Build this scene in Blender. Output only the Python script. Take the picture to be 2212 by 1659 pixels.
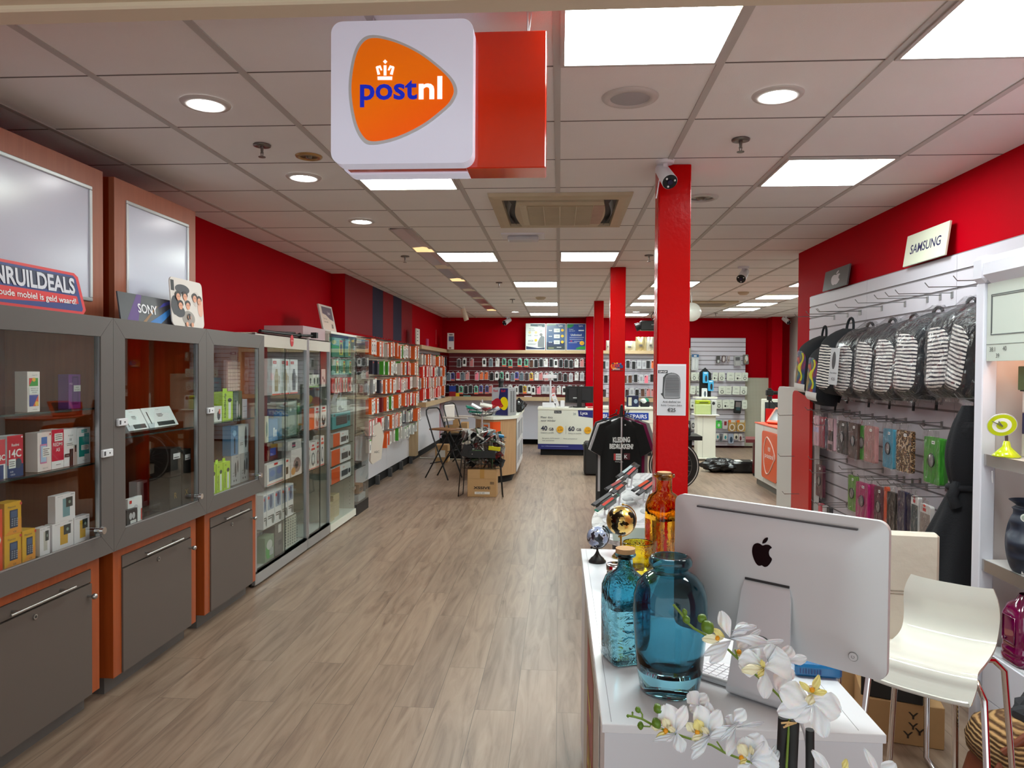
import bpy, math, random
from mathutils import Matrix, Vector
for _o in list(bpy.data.objects): bpy.data.objects.remove(_o, do_unlink=True)
SC = bpy.context.scene
PI = math.pi
R = math.radians
# ---------------------------------------------------------------- camera (eye 1.6 m above the floor, looking along +Y)
FOC, YAW, PIT, ROL, EYE = 1565.6, 0.06515, 0.01933, 0.006666, 1.6
_F = Vector((-math.sin(YAW)*math.cos(PIT), math.cos(YAW)*math.cos(PIT), -math.sin(PIT)))
_R0 = Vector((math.cos(YAW), math.sin(YAW), 0)); _U0 = _R0.cross(_F)
_A = _R0*math.cos(ROL) + _U0*math.sin(ROL); _B = -_R0*math.sin(ROL) + _U0*math.cos(ROL)
cam = bpy.data.cameras.new('camera'); camo = bpy.data.objects.new('camera', cam)
SC.collection.objects.link(camo)
cam.sensor_width = 36; cam.lens = FOC*36/2212; cam.clip_start = 0.02; cam.clip_end = 100
M = Matrix.Identity(4)
for i in range(3):
    M[i][0] = _A[i]; M[i][1] = _B[i]; M[i][2] = -_F[i]
M[2][3] = EYE
camo.matrix_world = M
SC.camera = camo
# ---------------------------------------------------------------- world, exposure
W = bpy.data.worlds.new('mall_daylight'); SC.world = W; W.use_nodes = True
W.node_tree.nodes['Background'].inputs[0].default_value = (0.93, 1.0, 1.0, 1)
W.node_tree.nodes['Background'].inputs[1].default_value = 1.0
SC.view_settings.view_transform = 'Standard'; SC.view_settings.look = 'None'
SC.view_settings.gamma = 1; SC.view_settings.use_curve_mapping = False
SC.view_settings.exposure = 0.55
try:
    SC.cycles.use_denoising = True; SC.cycles.max_bounces = 10; SC.cycles.transparent_max_bounces = 24
    SC.cycles.caustics_reflective = False; SC.cycles.caustics_refractive = False
    SC.cycles.sample_clamp_indirect = 4
except Exception: pass
PANEL_E, DOWN_E = 19.0, 40.0      # emission of the ceiling panels and downlights

def W3(px, py, X=None, Y=None, Z=None):
    """world point seen at photo pixel (px,py) on the plane X=, Y= or Z= (Z above floor)"""
    d = _F + _A*((px-1106)/FOC) - _B*((py-829.5)/FOC)
    if X is not None: t = X/d.x
    elif Y is not None: t = Y/d.y
    else: t = (Z-EYE)/d.z
    return Vector((d.x*t, d.y*t, EYE+d.z*t))
def YX(px, X):   # depth at which column px meets the vertical plane X
    return W3(px, 799, X=X).y
def XY(px, Y): return W3(px, 799, Y=Y).x
def ZY(py, Y, px=1209): return W3(px, py, Y=Y).z
def ZX(px, py, X): return W3(px, py, X=X).z
# ---------------------------------------------------------------- materials
def lin(c):
    return tuple(((x/255.)/12.92 if x/255. <= .04045 else ((x/255.+.055)/1.055)**2.4) for x in c[:3]) + (1,)
_MC = {}
def mat(col, rough=.5, metal=0., name=None, spec=.5, bump=0, bscale=60, emit=0, coat=0, trans=0, noise=0, nscale=8, alpha=1, sub=0, sheen=0):
    key = (tuple(col), rough, metal, spec, bump, bscale, emit, coat, trans, noise, nscale, alpha, sub)
    if key in _MC: return _MC[key]
    m = bpy.data.materials.new(name or 'paint_%02x%02x%02x' % tuple(int(c) for c in col)); m.use_nodes = True
    nt = m.node_tree; b = nt.nodes['Principled BSDF']
    b.inputs['Base Color'].default_value = lin(col); b.inputs['Roughness'].default_value = rough
    b.inputs['Metallic'].default_value = metal; b.inputs['Specular IOR Level'].default_value = spec
    if coat: b.inputs['Coat Weight'].default_value = coat; b.inputs['Coat Roughness'].default_value = .08
    if trans: b.inputs['Transmission Weight'].default_value = trans; b.inputs['IOR'].default_value = 1.45
    if alpha < 1: b.inputs['Alpha'].default_value = alpha
    if sub: b.inputs['Subsurface Weight'].default_value = sub; b.inputs['Subsurface Scale'].default_value = .01
    if sheen: b.inputs['Sheen Weight'].default_value = sheen
    if emit:
        b.inputs['Emission Color'].default_value = lin(col); b.inputs['Emission Strength'].default_value = emit
    if bump or noise:
        tc = nt.nodes.new('ShaderNodeTexCoord')
        if bump:
            n = nt.nodes.new('ShaderNodeTexNoise'); n.inputs['Scale'].default_value = bscale; n.inputs['Detail'].default_value = 4
            nt.links.new(tc.outputs['Object'], n.inputs['Vector'])
            bp = nt.nodes.new('ShaderNodeBump'); bp.inputs['Strength'].default_value = bump; bp.inputs['Distance'].default_value = .01
            nt.links.new(n.outputs['Fac'], bp.inputs['Height']); nt.links.new(bp.outputs['Normal'], b.inputs['Normal'])
        if noise:
            n = nt.nodes.new('ShaderNodeTexNoise'); n.inputs['Scale'].default_value = nscale; n.inputs['Detail'].default_value = 5
            nt.links.new(tc.outputs['Object'], n.inputs['Vector'])
            mx = nt.nodes.new('ShaderNodeMix'); mx.data_type = 'RGBA'
            c = lin(col); k = 1-noise
            mx.inputs['A'].default_value = (c[0]*k, c[1]*k, c[2]*k, 1); mx.inputs['B'].default_value = tuple(min(1, x*(1+noise*.5)) for x in c[:3])+(1,)
            nt.links.new(n.outputs['Fac'], mx.inputs['Factor']); nt.links.new(mx.outputs['Result'], b.inputs['Base Color'])
    _MC[key] = m; return m
def nodemat(name, build):
    if name in _MC: return _MC[name]
    m = bpy.data.materials.new(name); m.use_nodes = True
    nt = m.node_tree; b = nt.nodes['Principled BSDF']; build(nt, b, nt.nodes.new, nt.links.new); _MC[name] = m; return m
def ramp(new, stops, interp='LINEAR'):
    r = new('ShaderNodeValToRGB'); r.color_ramp.interpolation = interp
    e = r.color_ramp.elements
    while len(e) < len(stops): e.new(.5)
    for i, (p, c) in enumerate(stops): e[i].position = p; e[i].color = lin(c)
    return r
def wood(name, c1, c2, axis='Z', rough=.4, scale=1.0, spec=.5):
    def f(nt, b, new, link):
        tc = new('ShaderNodeTexCoord'); mp = new('ShaderNodeMapping'); link(tc.outputs['Object'], mp.inputs['Vector'])
        s = [22*scale]*3; s['XYZ'.index(axis)] = 1.1*scale; mp.inputs['Scale'].default_value = s
        n = new('ShaderNodeTexNoise'); n.inputs['Scale'].default_value = 2; n.inputs['Detail'].default_value = 8; n.inputs['Roughness'].default_value = .65
        link(mp.outputs[0], n.inputs['Vector']); r = ramp(new, [(.25, c1), (.75, c2)]); link(n.outputs['Fac'], r.inputs[0])
        link(r.outputs[0], b.inputs['Base Color']); b.inputs['Roughness'].default_value = rough; b.inputs['Specular IOR Level'].default_value = spec
    return nodemat(name, f)
def pane(name, tint=(.96, .985, .975), rough=.0, ior=1.5, k=1.0):
    def f(nt, b, new, link):
        nt.nodes.remove(b); out = [n for n in nt.nodes if n.type == 'OUTPUT_MATERIAL'][0]
        t = new('ShaderNodeBsdfTransparent'); t.inputs[0].default_value = tint+(1,)
        g = new('ShaderNodeBsdfGlossy'); g.inputs['Roughness'].default_value = rough
        fr = new('ShaderNodeLayerWeight'); fr.inputs[0].default_value = .5
        pw = new('ShaderNodeMath'); pw.operation = 'POWER'; pw.inputs[1].default_value = 5; link(fr.outputs['Facing'], pw.inputs[0])
        mm = new('ShaderNodeMath'); mm.operation = 'MULTIPLY_ADD'; mm.inputs[1].default_value = .96; mm.inputs[2].default_value = .04*k; mm.use_clamp = True; link(pw.outputs[0], mm.inputs[0])
        mx = new('ShaderNodeMixShader'); link(mm.outputs[0], mx.inputs[0]); link(t.outputs[0], mx.inputs[1]); link(g.outputs[0], mx.inputs[2])
        link(mx.outputs[0], out.inputs['Surface'])
    return nodemat(name, f)
GLASS = pane('clear_glass')
EDGE = mat((120, 150, 140), .15, name='glass_edge', alpha=.75)
def fl_(nt, b, new, link):
    tc = new('ShaderNodeTexCoord'); sp = new('ShaderNodeSeparateXYZ'); link(tc.outputs['Object'], sp.inputs[0])
    cb = new('ShaderNodeCombineXYZ'); link(sp.outputs['Y'], cb.inputs['X']); link(sp.outputs['X'], cb.inputs['Y'])
    br = new('ShaderNodeTexBrick'); br.inputs['Scale'].default_value = 1; br.inputs['Brick Width'].default_value = 1.28; br.inputs['Row Height'].default_value = .193
    br.inputs['Mortar Size'].default_value = .0014; br.inputs['Mortar Smooth'].default_value = .1; br.offset = .37; br.offset_frequency = 2
    br.inputs['Color1'].default_value = (0, 0, 0, 1); br.inputs['Color2'].default_value = (1, 1, 1, 1); br.inputs['Mortar'].default_value = (.5, .5, .5, 1)
    link(cb.outputs[0], br.inputs['Vector'])
    mp = new('ShaderNodeMapping'); mp.inputs['Scale'].default_value = (1.0, 10, 1); link(cb.outputs[0], mp.inputs['Vector'])
    ad = new('ShaderNodeVectorMath'); ad.operation = 'MULTIPLY_ADD'; ad.inputs[1].default_value = (1, 1, 1)
    link(mp.outputs[0], ad.inputs[0]); sc = new('ShaderNodeVectorMath'); sc.operation = 'SCALE'; sc.inputs['Scale'].default_value = 23
    link(br.outputs['Color'], sc.inputs[0]); link(sc.outputs[0], ad.inputs[2])
    n = new('ShaderNodeTexNoise'); n.inputs['Scale'].default_value = 1.5; n.inputs['Detail'].default_value = 9; n.inputs['Roughness'].default_value = .58; n.inputs['Distortion'].default_value = 1.3
    link(ad.outputs[0], n.inputs['Vector'])
    r = ramp(new, [(.24, (84, 66, 54)), (.34, (130, 108, 92)), (.5, (154, 131, 113)), (.72, (170, 148, 129))]); link(n.outputs['Fac'], r.inputs[0])
    hs = new('ShaderNodeMix'); hs.data_type = 'RGBA'; hs.blend_type = 'MULTIPLY'; hs.inputs['Factor'].default_value = 1
    rr = ramp(new, [(0, (236, 234, 233)), (.5, (246, 244, 242)), (1, (255, 253, 250))]); link(br.outputs['Color'], rr.inputs[0])
    link(r.outputs[0], hs.inputs['A']); link(rr.outputs[0], hs.inputs['B'])
    m2 = new('ShaderNodeMix'); m2.data_type = 'RGBA'; link(br.outputs['Fac'], m2.inputs['Factor']); link(hs.outputs['Result'], m2.inputs['A']); m2.inputs['B'].default_value = lin((98, 82, 70))
    link(m2.outputs['Result'], b.inputs['Base Color'])
    b.inputs['Roughness'].default_value = .36
    bp = new('ShaderNodeBump'); bp.inputs['Strength'].default_value = .12; bp.inputs['Distance'].default_value = .002; link(n.outputs['Fac'], bp.inputs['Height']); link(bp.outputs[0], b.inputs['Normal'])
FLOOR = nodemat('oak_laminate', fl_)
RED = mat((178, 0, 20), .6, spec=.04, name='red_wall_paint', bump=.05, bscale=90)
REDC = mat((184, 0, 2), .22, spec=.12, name='red_gloss_paint', bump=.12, bscale=45)
WHITE = mat((226, 224, 230), .35, name='white_laminate')
CREAM = mat((226, 226, 214), .4, name='cream_laminate')
GREYW = mat((205, 200, 196), .8, name='grey_white_wall')
TILE = mat((238, 236, 235), .9, name='ceiling_tile', bump=.15, bscale=250, noise=.05, nscale=3)
RAIL = mat((186, 182, 178), .55, name='ceiling_rail')
BLACK = mat((14, 14, 16), .45, name='black'); MBLK = mat((10, 10, 12), .85, name='matt_black')
CHROME = mat((225, 225, 228), .12, 1, name='chrome'); STEEL = mat((190, 188, 186), .3, 1, name='brushed_steel')
ALU = mat((186, 188, 192), .32, .85, name='aluminium'); WIRE = mat((150, 150, 152), .3, .9, name='wire')
GREYM = mat((98, 93, 90), .45, name='grey_laminate'); GREYD = mat((96, 86, 80), .5, name='taupe_laminate')
ORW = wood('cherry_veneer', (150, 66, 22), (176, 84, 34), 'Z', .35)
ORD = wood('dark_cherry_veneer', (112, 30, 6), (134, 42, 10), 'Z', .4)
OAK = wood('light_oak', (176, 148, 112), (206, 180, 144), 'X', .5)
OAKV = wood('light_oak_upright', (166, 138, 102), (204, 176, 138), 'Z', .5)
CARD = mat((186, 146, 100), .8, name='cardboard', noise=.08, nscale=30)
PAPER = mat((238, 238, 238), .7, name='paper')
# ---------------------------------------------------------------- mesh builder
_TC = {}
def _txt(s, bold):
    k = (s, bold)
    if k in _TC: return _TC[k]
    c = bpy.data.curves.new('t', 'FONT'); c.body = s; c.size = 1; c.offset = bold; c.resolution_u = 3
    o = bpy.data.objects.new('t', c); me = o.to_mesh()
    v = [tuple(x.co) for x in me.vertices]; f = [tuple(p.vertices) for p in me.polygons]
    o.to_mesh_clear(); bpy.data.objects.remove(o); bpy.data.curves.remove(c)
    _TC[k] = (v, f); return _TC[k]
class MB:
    def __init__(s, T=None): s.v = []; s.f = []; s.m = []; s.s = []; s.mats = []; s.T = T; s.k = 0
    def add(s, vs, fs, m, smooth=False):
        if m not in s.mats: s.mats.append(m)
        i = s.mats.index(m); n = len(s.v)
        s.v += [tuple(s.T @ Vector(v)) for v in vs] if s.T else [tuple(v) for v in vs]
        for f in fs: s.f.append(tuple(n+a for a in f)); s.m.append(i); s.s.append(smooth)
        return s
    def box(s, x0, x1, y0, y1, z0, z1, m, b=0):
        if b:
            b = min(b, (x1-x0)*.49, (y1-y0)*.49, (z1-z0)*.49)
            vs = []; 
            for (x, sx) in ((x0, 1), (x1, -1)):
                for (y, sy) in ((y0, 1), (y1, -1)):
                    for (z, sz) in ((z0, 1), (z1, -1)):
                        vs += [(x, y+sy*b, z+sz*b), (x+sx*b, y, z+sz*b), (x+sx*b, y+sy*b, z)]
            def id(i, j, k, a): return ((i*2+j)*2+k)*3+a
            fs = [(id(0,0,0,0), id(0,0,1,0), id(0,1,1,0), id(0,1,0,0)), (id(1,0,0,0), id(1,1,0,0), id(1,1,1,0), id(1,0,1,0)),
                  (id(0,0,0,1), id(1,0,0,1), id(1,0,1,1), id(0,0,1,1)), (id(0,1,0,1), id(0,1,1,1), id(1,1,1,1), id(1,1,0,1)),
                  (id(0,0,0,2), id(0,1,0,2), id(1,1,0,2), id(1,0,0,2)), (id(0,0,1,2), id(1,0,1,2), id(1,1,1,2), id(0,1,1,2))]
            for k in (0, 1):
                for j in (0, 1): q = (id(0,j,k,2), id(1,j,k,2), id(1,j,k,1), id(0,j,k,1)); fs.append(q if (j+k) % 2 == 0 else q[::-1])
                for i in (0, 1): q = (id(i,0,k,2), id(i,1,k,2), id(i,1,k,0), id(i,0,k,0)); fs.append(q if (i+k) % 2 else q[::-1])
            for i in (0, 1):
                for j in (0, 1): q = (id(i,j,0,0), id(i,j,1,0), id(i,j,1,1), id(i,j,0,1)); fs.append(q if (i+j) % 2 == 0 else q[::-1])
                for j in (0, 1):
                    for k in (0, 1): q = (id(i,j,k,0), id(i,j,k,1), id(i,j,k,2)); fs.append(q if (i+j+k) % 2 else q[::-1])
            return s.add(vs, fs, m)
        vs = [(x0,y0,z0),(x1,y0,z0),(x1,y1,z0),(x0,y1,z0),(x0,y0,z1),(x1,y0,z1),(x1,y1,z1),(x0,y1,z1)]
        return s.add(vs, [(0,3,2,1),(4,5,6,7),(0,1,5,4),(1,2,6,5),(2,3,7,6),(3,0,4,7)], m)
    def prism(s, pts, y0, y1, m, side=None, plane='xz'):
        """outline pts counter-clockwise seen from -y, extruded y0(front)..y1"""
        n = len(pts)
        g = (lambda p, y: (p[0], y, p[1])) if plane == 'xz' else ((lambda p, y: (p[0], p[1], y)) if plane == 'xy' else (lambda p, y: (y, p[0], p[1])))
        vs = [g(p, y0) for p in pts]+[g(p, y1) for p in pts]
        s.add(vs, [tuple(range(n)), tuple(range(2*n-1, n-1, -1))], m)
        s.add(vs, [(i, i+n, (i+1) % n+n, (i+1) % n) for i in range(n)], side or m); return s
    def flat(s, pts, y, m): 
        return s.add([(p[0], y, p[1]) for p in pts], [tuple(range(len(pts)))], m)
    def cyl(s, a, b, r0, r1=None, m=None, n=12, caps=True, smooth=True):
        r1 = r0 if r1 is None else r1; a = Vector(a); b = Vector(b); d = (b-a)
        if d.length < 1e-9: return s
        d.normalize(); u = d.orthogonal().normalized(); w = d.cross(u)
        vs = [a+(u*math.cos(2*PI*i/n)+w*math.sin(2*PI*i/n))*r0 for i in range(n)]+[b+(u*math.cos(2*PI*i/n)+w*math.sin(2*PI*i/n))*r1 for i in range(n)]
        s.add(vs, [(i, (i+1) % n, (i+1) % n+n, i+n) for i in range(n)], m, smooth)
        if caps: s.add(vs, [tuple(range(n-1, -1, -1)), tuple(range(n, 2*n))], m)
        return s
    def tube(s, pts, r, m, n=8, closed=False, rr=None):
        P = [Vector(p) for p in pts]; N = len(P); vs = []; u = None
        for i, p in enumerate(P):
            a = P[(i-1) % N] if (closed or i) else p; b = P[(i+1) % N] if (closed or i < N-1) else p
            d = (b-a).normalized()
            if u is None: u = d.orthogonal().normalized()
            u = (u-d*u.dot(d)); u = u.normalized() if u.length > 1e-6 else d.orthogonal().normalized()
            w = d.cross(u); q = rr[i] if rr else r
            vs += [p+(u*math.cos(2*PI*j/n)+w*math.sin(2*PI*j/n))*q for j in range(n)]
        fs = [(i*n+j, i*n+(j+1) % n, ((i+1) % N)*n+(j+1) % n, ((i+1) % N)*n+j) for i in range(N if closed else N-1) for j in range(n)]
        s.add(vs, fs, m, True)
        if not closed: s.add(vs, [tuple(range(n-1, -1, -1)), tuple(range((N-1)*n, N*n))], m)
        return s
    def lathe(s, prof, m, n=32, c=(0, 0, 0), sq=0, closed=False, rot=0):
        vs = []; rm = max(p[0] for p in prof)
        for r, z in prof:
            for j in range(n):
                a = 2*PI*j/n+rot; k = 1
                if sq and r > .78*rm:
                    ca, sa = abs(math.cos(a-rot)), abs(math.sin(a-rot)); k = (ca**sq+sa**sq)**(-1./sq)
                vs.append((c[0]+r*k*math.cos(a), c[1]+r*k*math.sin(a), c[2]+z))
        N = len(prof)
        fs = [(i*n+j, i*n+(j+1) % n, ((i+1) % N)*n+(j+1) % n, ((i+1) % N)*n+j) for i in range(N if closed else N-1) for j in range(n)]
        return s.add(vs, fs, m, True)
    def ball(s, c, r, m, n=16, sc=(1, 1, 1)):
        vs = []; fs = []; h = n//2
        for i in range(h+1):
            t = PI*i/h
            for j in range(n):
                a = 2*PI*j/n; vs.append((c[0]+r*sc[0]*math.sin(t)*math.cos(a), c[1]+r*sc[1]*math.sin(t)*math.sin(a), c[2]-r*sc[2]*math.cos(t)))
        for i in range(h):
            for j in range(n): fs.append((i*n+j, i*n+(j+1) % n, (i+1)*n+(j+1) % n, (i+1)*n+j))
        return s.add(vs, fs, m, True)
    def grid(s, fn, nu, nv, m, smooth=True, th=0):
        vs = [fn(i/nu, j/nv) for i in range(nu+1) for j in range(nv+1)]
        q = lambda i, j: i*(nv+1)+j
        return s.add(vs, [(q(i,j), q(i+1,j), q(i+1,j+1), q(i,j+1)) for i in range(nu) for j in range(nv)], m, smooth)
    def text(s, t, x, z, h, m, y=0, al='c', bold=0, maxw=None, fit=None, sx=1, rot=0):
        """flat lettering of cap height h on the plane y, centred (al c) or left (l) at x, baseline z"""
        v, f = _txt(t, bold)
        if not v: return s
        x0 = min(p[0] for p in v); x1 = max(p[0] for p in v); k = h/.73; w = (x1-x0)*k*sx
        if fit: sx *= fit/w; w = fit
        if maxw and w > maxw: sx *= maxw/w; w = maxw
        ox = x-w/2 if al == 'c' else (x if al == 'l' else x-w)
        c, sn = math.cos(rot), math.sin(rot); out = []
        for p in v:
            a = ox+(p[0]-x0)*k*sx-x; b = p[1]*k
            out.append((x+a*c-b*sn, y, z+a*sn+b*c))
        s.add(out, f, m)
        return s
    def art(s, w, h, cmds, y=0, x0=0, z0=0, st=.0004):
        for c in cmds:
            s.k += 1; yy = y-st*s.k; k = c[0]
            if k == 'r': s.flat([(x0+c[1]*w, z0+c[2]*h), (x0+c[3]*w, z0+c[2]*h), (x0+c[3]*w, z0+c[4]*h), (x0+c[1]*w, z0+c[4]*h)], yy, c[5] if not isinstance(c[5], tuple) else mat(c[5], .45))
            elif k == 'e': s.flat([(x0+(c[1]+c[3]*math.cos(2*PI*i/24))*w, z0+(c[2]+c[4]*math.sin(2*PI*i/24))*h) for i in range(24)], yy, mat(c[5], .45))
            elif k == 'p': s.flat([(x0+a*w, z0+b*h) for a, b in c[1]], yy, mat(c[2], .45))
            elif k == 't': s.text(c[1], x0+c[2]*w, z0+c[3]*h, c[4]*h, mat(c[5], .45), yy, c[6] if len(c) > 6 else 'c', c[7] if len(c) > 7 else 0, (c[8]*w if len(c) > 8 else .94*w))
        return s
    def build(s, name, parent=None, loc=None, rz=0, label=None):
        me = bpy.data.meshes.new(name); me.from_pydata(s.v, [], s.f)
        for m in s.mats: me.materials.append(m)
        me.polygons.foreach_set('material_index', s.m); me.polygons.foreach_set('use_smooth', s.s); me.update()
        o = bpy.data.objects.new(name, me); SC.collection.objects.link(o)
        if loc is not None: o.location = loc
        if rz: o.rotation_euler = (0, 0, rz)
        if parent: o.parent = parent
        if label: o['label'] = label
        return o
def tag(o, label=None, cat=None, group=None, kind=None):
    if label: o['label'] = label
    if cat: o['category'] = cat
    if group: o['group'] = group
    if kind: o['kind'] = kind
    return o
FACE = {'S': 0, 'E': PI/2, 'W': -PI/2, 'N': PI}
def thing(name, label, cat, loc=(0, 0, 0), rz=0, group=None, rot=None):
    o = bpy.data.objects.new(name, None); SC.collection.objects.link(o); o.empty_display_size = .05
    o.location = loc; o.rotation_euler = rot if rot else (0, 0, rz)
    return tag(o, label, cat, group)
def dup(root, loc, rz=None, label=None, group=None, rot=None):
    r = root.copy(); SC.collection.objects.link(r); r.location = loc
    if rz is not None: r.rotation_euler = (0, 0, rz)
    if rot is not None: r.rotation_euler = rot
    if label: r['label'] = label
    if group: r['group'] = group
    for ch in [c for c in SC.collection.objects if c.parent == root]:
        c = ch.copy(); SC.collection.objects.link(c); c.parent = r
        for g in [q for q in SC.collection.objects if q.parent == ch]:
            d = g.copy(); SC.collection.objects.link(d); d.parent = c
    return r
def struct(o): o['kind'] = 'structure'; return o
def rrect(x0, x1, z0, z1, r, n=5):
    pts = []
    for cx, cz, a0 in ((x1-r, z0+r, -90), (x1-r, z1-r, 0), (x0+r, z1-r, 90), (x0+r, z0+r, 180)):
        for i in range(n+1):
            a = R(a0+90*i/n); pts.append((cx+r*math.cos(a), cz+r*math.sin(a)))
    return pts
ORD_ = ['first','second','third','fourth','fifth','sixth','seventh','eighth','ninth','tenth','eleventh','twelfth','thirteenth','fourteenth','fifteenth','sixteenth','seventeenth','eighteenth','nineteenth','twentieth']
def nth(i):
    if i < 20: return ORD_[i]
    n = i+1; return '%d%s' % (n, {1: 'st', 2: 'nd', 3: 'rd'}.get(n % 10, 'th') if n % 100 not in (11, 12, 13) else 'th')
rnd = random.Random(7)
# ================================================================ the room
CZ = 2.734; GX0 = -.018; GY0 = 2.729
XL, XR, YB = -2.72, 2.28, 15.72
def S(name, mb): return struct(mb.build(name))
S('floor', MB().box(XL-.1, 5.0, -2.0, YB+.1, -.1, 0, FLOOR))
m = MB().box(XL-.1, 5.0, 1.5, YB+.1, CZ, CZ+.08, TILE)
for k in range(-5, 9): 
    x = GX0+.6*k; m.box(x-.014, x+.014, 1.5, YB, CZ-.006, CZ+.001, RAIL)
SEAM = mat((112, 106, 102), .8, name='tile_seam')
for j in range(-2, 22):
    y = GY0+.6*j; m.box(XL, 4.86, y-.004, y+.004, CZ-.0015, CZ+.001, SEAM)
S('ceiling', m)
S('wall_left', MB().box(XL-.1, XL, -.5, YB+.1, 0, CZ, RED))
S('wall_right', MB().box(XR, XR+.14, .2, YX(1722, 2.28), 0, CZ, RED))
S('wall_far_right', MB().box(4.86, 4.98, 7.0, YB+.1, 0, CZ, GREYW))
S('wall_corridor', MB().box(XR+.14, 4.98, 6.98, 7.06, 0, CZ, GREYW))
m = MB().box(XL, 4.9, YB, YB+.1, 0, CZ, RED)
S('wall_back', m)
# furred-out wall section along the left with its coloured panels
FX = -2.555
yb = [YX(745, FX), YX(804.5, FX), YX(827, FX), YX(849, FX), YX(867, FX), YX(890, FX)]
PR = mat((140, 22, 34), .6, spec=.15, name='matt_red_panel'); PB = mat((40, 38, 66), .6, spec=.15, name='blue_grey_panel')
m = MB().box(XL, FX-.004, yb[0], YB, 0, CZ, RED); S('wall_left_furring', m)
for i, (a, b, c) in enumerate(zip(yb[:-1], yb[1:], (PR, PB, PR, PB, PR))):
    S('trim_%d' % (i+1), MB().box(FX-.004, FX, a+.002, b-.002, 2.05, CZ-.001, c))
S('trim_6', MB().box(FX-.004, FX-.001, yb[5]+.002, YB, 2.05, CZ-.001, RED))
# entrance header just above the viewer
HD = mat((214, 200, 176), .45, name='cream_header')
hz = W3(900, 33, Y=1.5).z
m = MB().box(-2.3, 3.4, -1.2, 1.44, hz+.012, hz+.06, HD).box(-2.3, 3.4, 1.44, 1.5, hz, hz+.03, HD, .004).box(-2.3, 3.4, 1.40, 1.5, hz+.02, CZ+.1, HD)
m.box(-.268, -.264, -1.2, 1.45, hz+.0085, hz+.013, mat((120, 105, 90), .6))
S('trim_7', m)
S('baseboard_left', MB().box(FX-.004, FX+.002, yb[0]+.01, YB-.04, 0, .13, MBLK))
# black skirting on the back wall, red pilasters
S('baseboard_back', MB().box(FX, 2.7, YB-.03, YB, 0, .12, MBLK))
x0 = XY(1265, 15.5); x1 = XY(1284, 15.5)
S('trim_8', MB().box(x0, x1, 15.3, YB, 0, CZ, RED))
S('trim_9', MB().box(XY(1667, 15.3), XY(1689, 15.3), 15.3, YB, 0, CZ, RED))
# columns
def column(x0, x1, y, ybot, label):
    m = MB().box(x0, x1, y, y+.17, 0, CZ-.002, REDC, .004)
    # thin painted flange lines as on a boxed steel column
    m.box(x0-.004, x0+.01, y+.02, y+.15, 0, CZ-.002, REDC)
    o = m.build('column'); return tag(o, label, 'column', 'red columns')
column(.541, .712, 4.04, 0, 'nearest and widest red column, with the bag poster taped to it')
column(.556, .717, 8.0, 0, 'middle red column with a small colourful printing logo sticker')
column(XY(1283, 11.85), XY(1303, 11.85), 11.85, 0, 'farthest and thinnest red column beside the data offer counter')
# ---------------------------------------------------------------- ceiling lights
def panel_mat():
    def f(nt, b, new, link):
        tc = new('ShaderNodeTexCoord'); n = new('ShaderNodeTexNoise'); n.inputs['Scale'].default_value = 3.2; n.inputs['Detail'].default_value = 1
        oi = new('ShaderNodeObjectInfo'); ad = new('ShaderNodeVectorMath'); link(tc.outputs['Object'], ad.inputs[0]); sc = new('ShaderNodeVectorMath'); sc.operation = 'SCALE'
        link(oi.outputs['Location'], sc.inputs[0]); sc.inputs['Scale'].default_value = 3.3; link(sc.outputs[0], ad.inputs[1]); link(ad.outputs[0], n.inputs['Vector'])
        r = ramp(new, [(.5, (236, 252, 255)), (.68, (240, 240, 200))]); link(n.outputs['Fac'], r.inputs[0])
        link(r.outputs[0], b.inputs['Emission Color']); b.inputs['Emission Strength'].default_value = PANEL_E; b.inputs['Base Color'].default_value = (.8, .8, .8, 1)
    return nodemat('lit_diffuser', f)
PM = panel_mat()
def ceil_panel(k, j, label):
    x = GX0+.6*k+.3; y = GY0+.6*j+.3
    t = thing('ceiling_light', label, 'ceiling light', (x, y, CZ), 0, 'square ceiling light panels')
    f = MB(); a = .288; b = .272
    for (q0, q1, r0, r1) in ((-a, a, -a, -b), (-a, a, b, a), (-a, -b, -b, b), (b, a, -b, b)): f.box(q0, q1, r0, r1, -.012, -.0005, RAIL)
    f.build('frame', t); MB().box(-b, b, -b, b, -.008, -.0005, PM).build('diffuser', t)
for k, j, l in [(0, -1, 'large lit ceiling panel just right of the hanging orange sign'), (2, -1, 'lit ceiling panel cut by the right top corner of the view'),
    (2, 2, 'lit ceiling panel right of the nearest red column, yellowish inside'), (-2, 2, 'lit ceiling panel half hidden behind the bottom of the hanging sign'),
    (-2, 7, 'lit ceiling panel beside the row of mirrored strip lights'), (0, 7, 'lit ceiling panel in front of the middle red column'),
    (-1, 10.85, 'small lit ceiling panel behind the air conditioner, nearer of three in line'), (-1, 15.6, 'small lit ceiling panel, middle of three in line towards the posters'), (-1, 19.3, 'farthest lit ceiling panel above the back wall posters'),
    (2, 10.85, 'lit ceiling panel crossing behind the top of the nearest column, nearest of its line'), (2, 13.6, 'lit ceiling panel left of the nearest column, second of its line'), (2, 15.6, 'lit ceiling panel left of the nearest column, third of its line'), (2, 19.5, 'farthest lit ceiling panel, beside the spotlight projector'),
    (5, 10.85, 'sliver of lit ceiling panel beside the end of the right red wall'), (5, 13.6, 'yellowish lit ceiling panel at far right, largest of its line'), (5, 15.6, 'lit ceiling panel at far right, second of its line'), (5, 17.3, 'lit ceiling panel at far right, farthest of its line')]:
    ceil_panel(k, j, l)
LIT = mat((255, 255, 252), .5, name='lit_downlight', emit=DOWN_E)
RING = mat((200, 196, 192), .4, name='lamp_ring')
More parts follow.
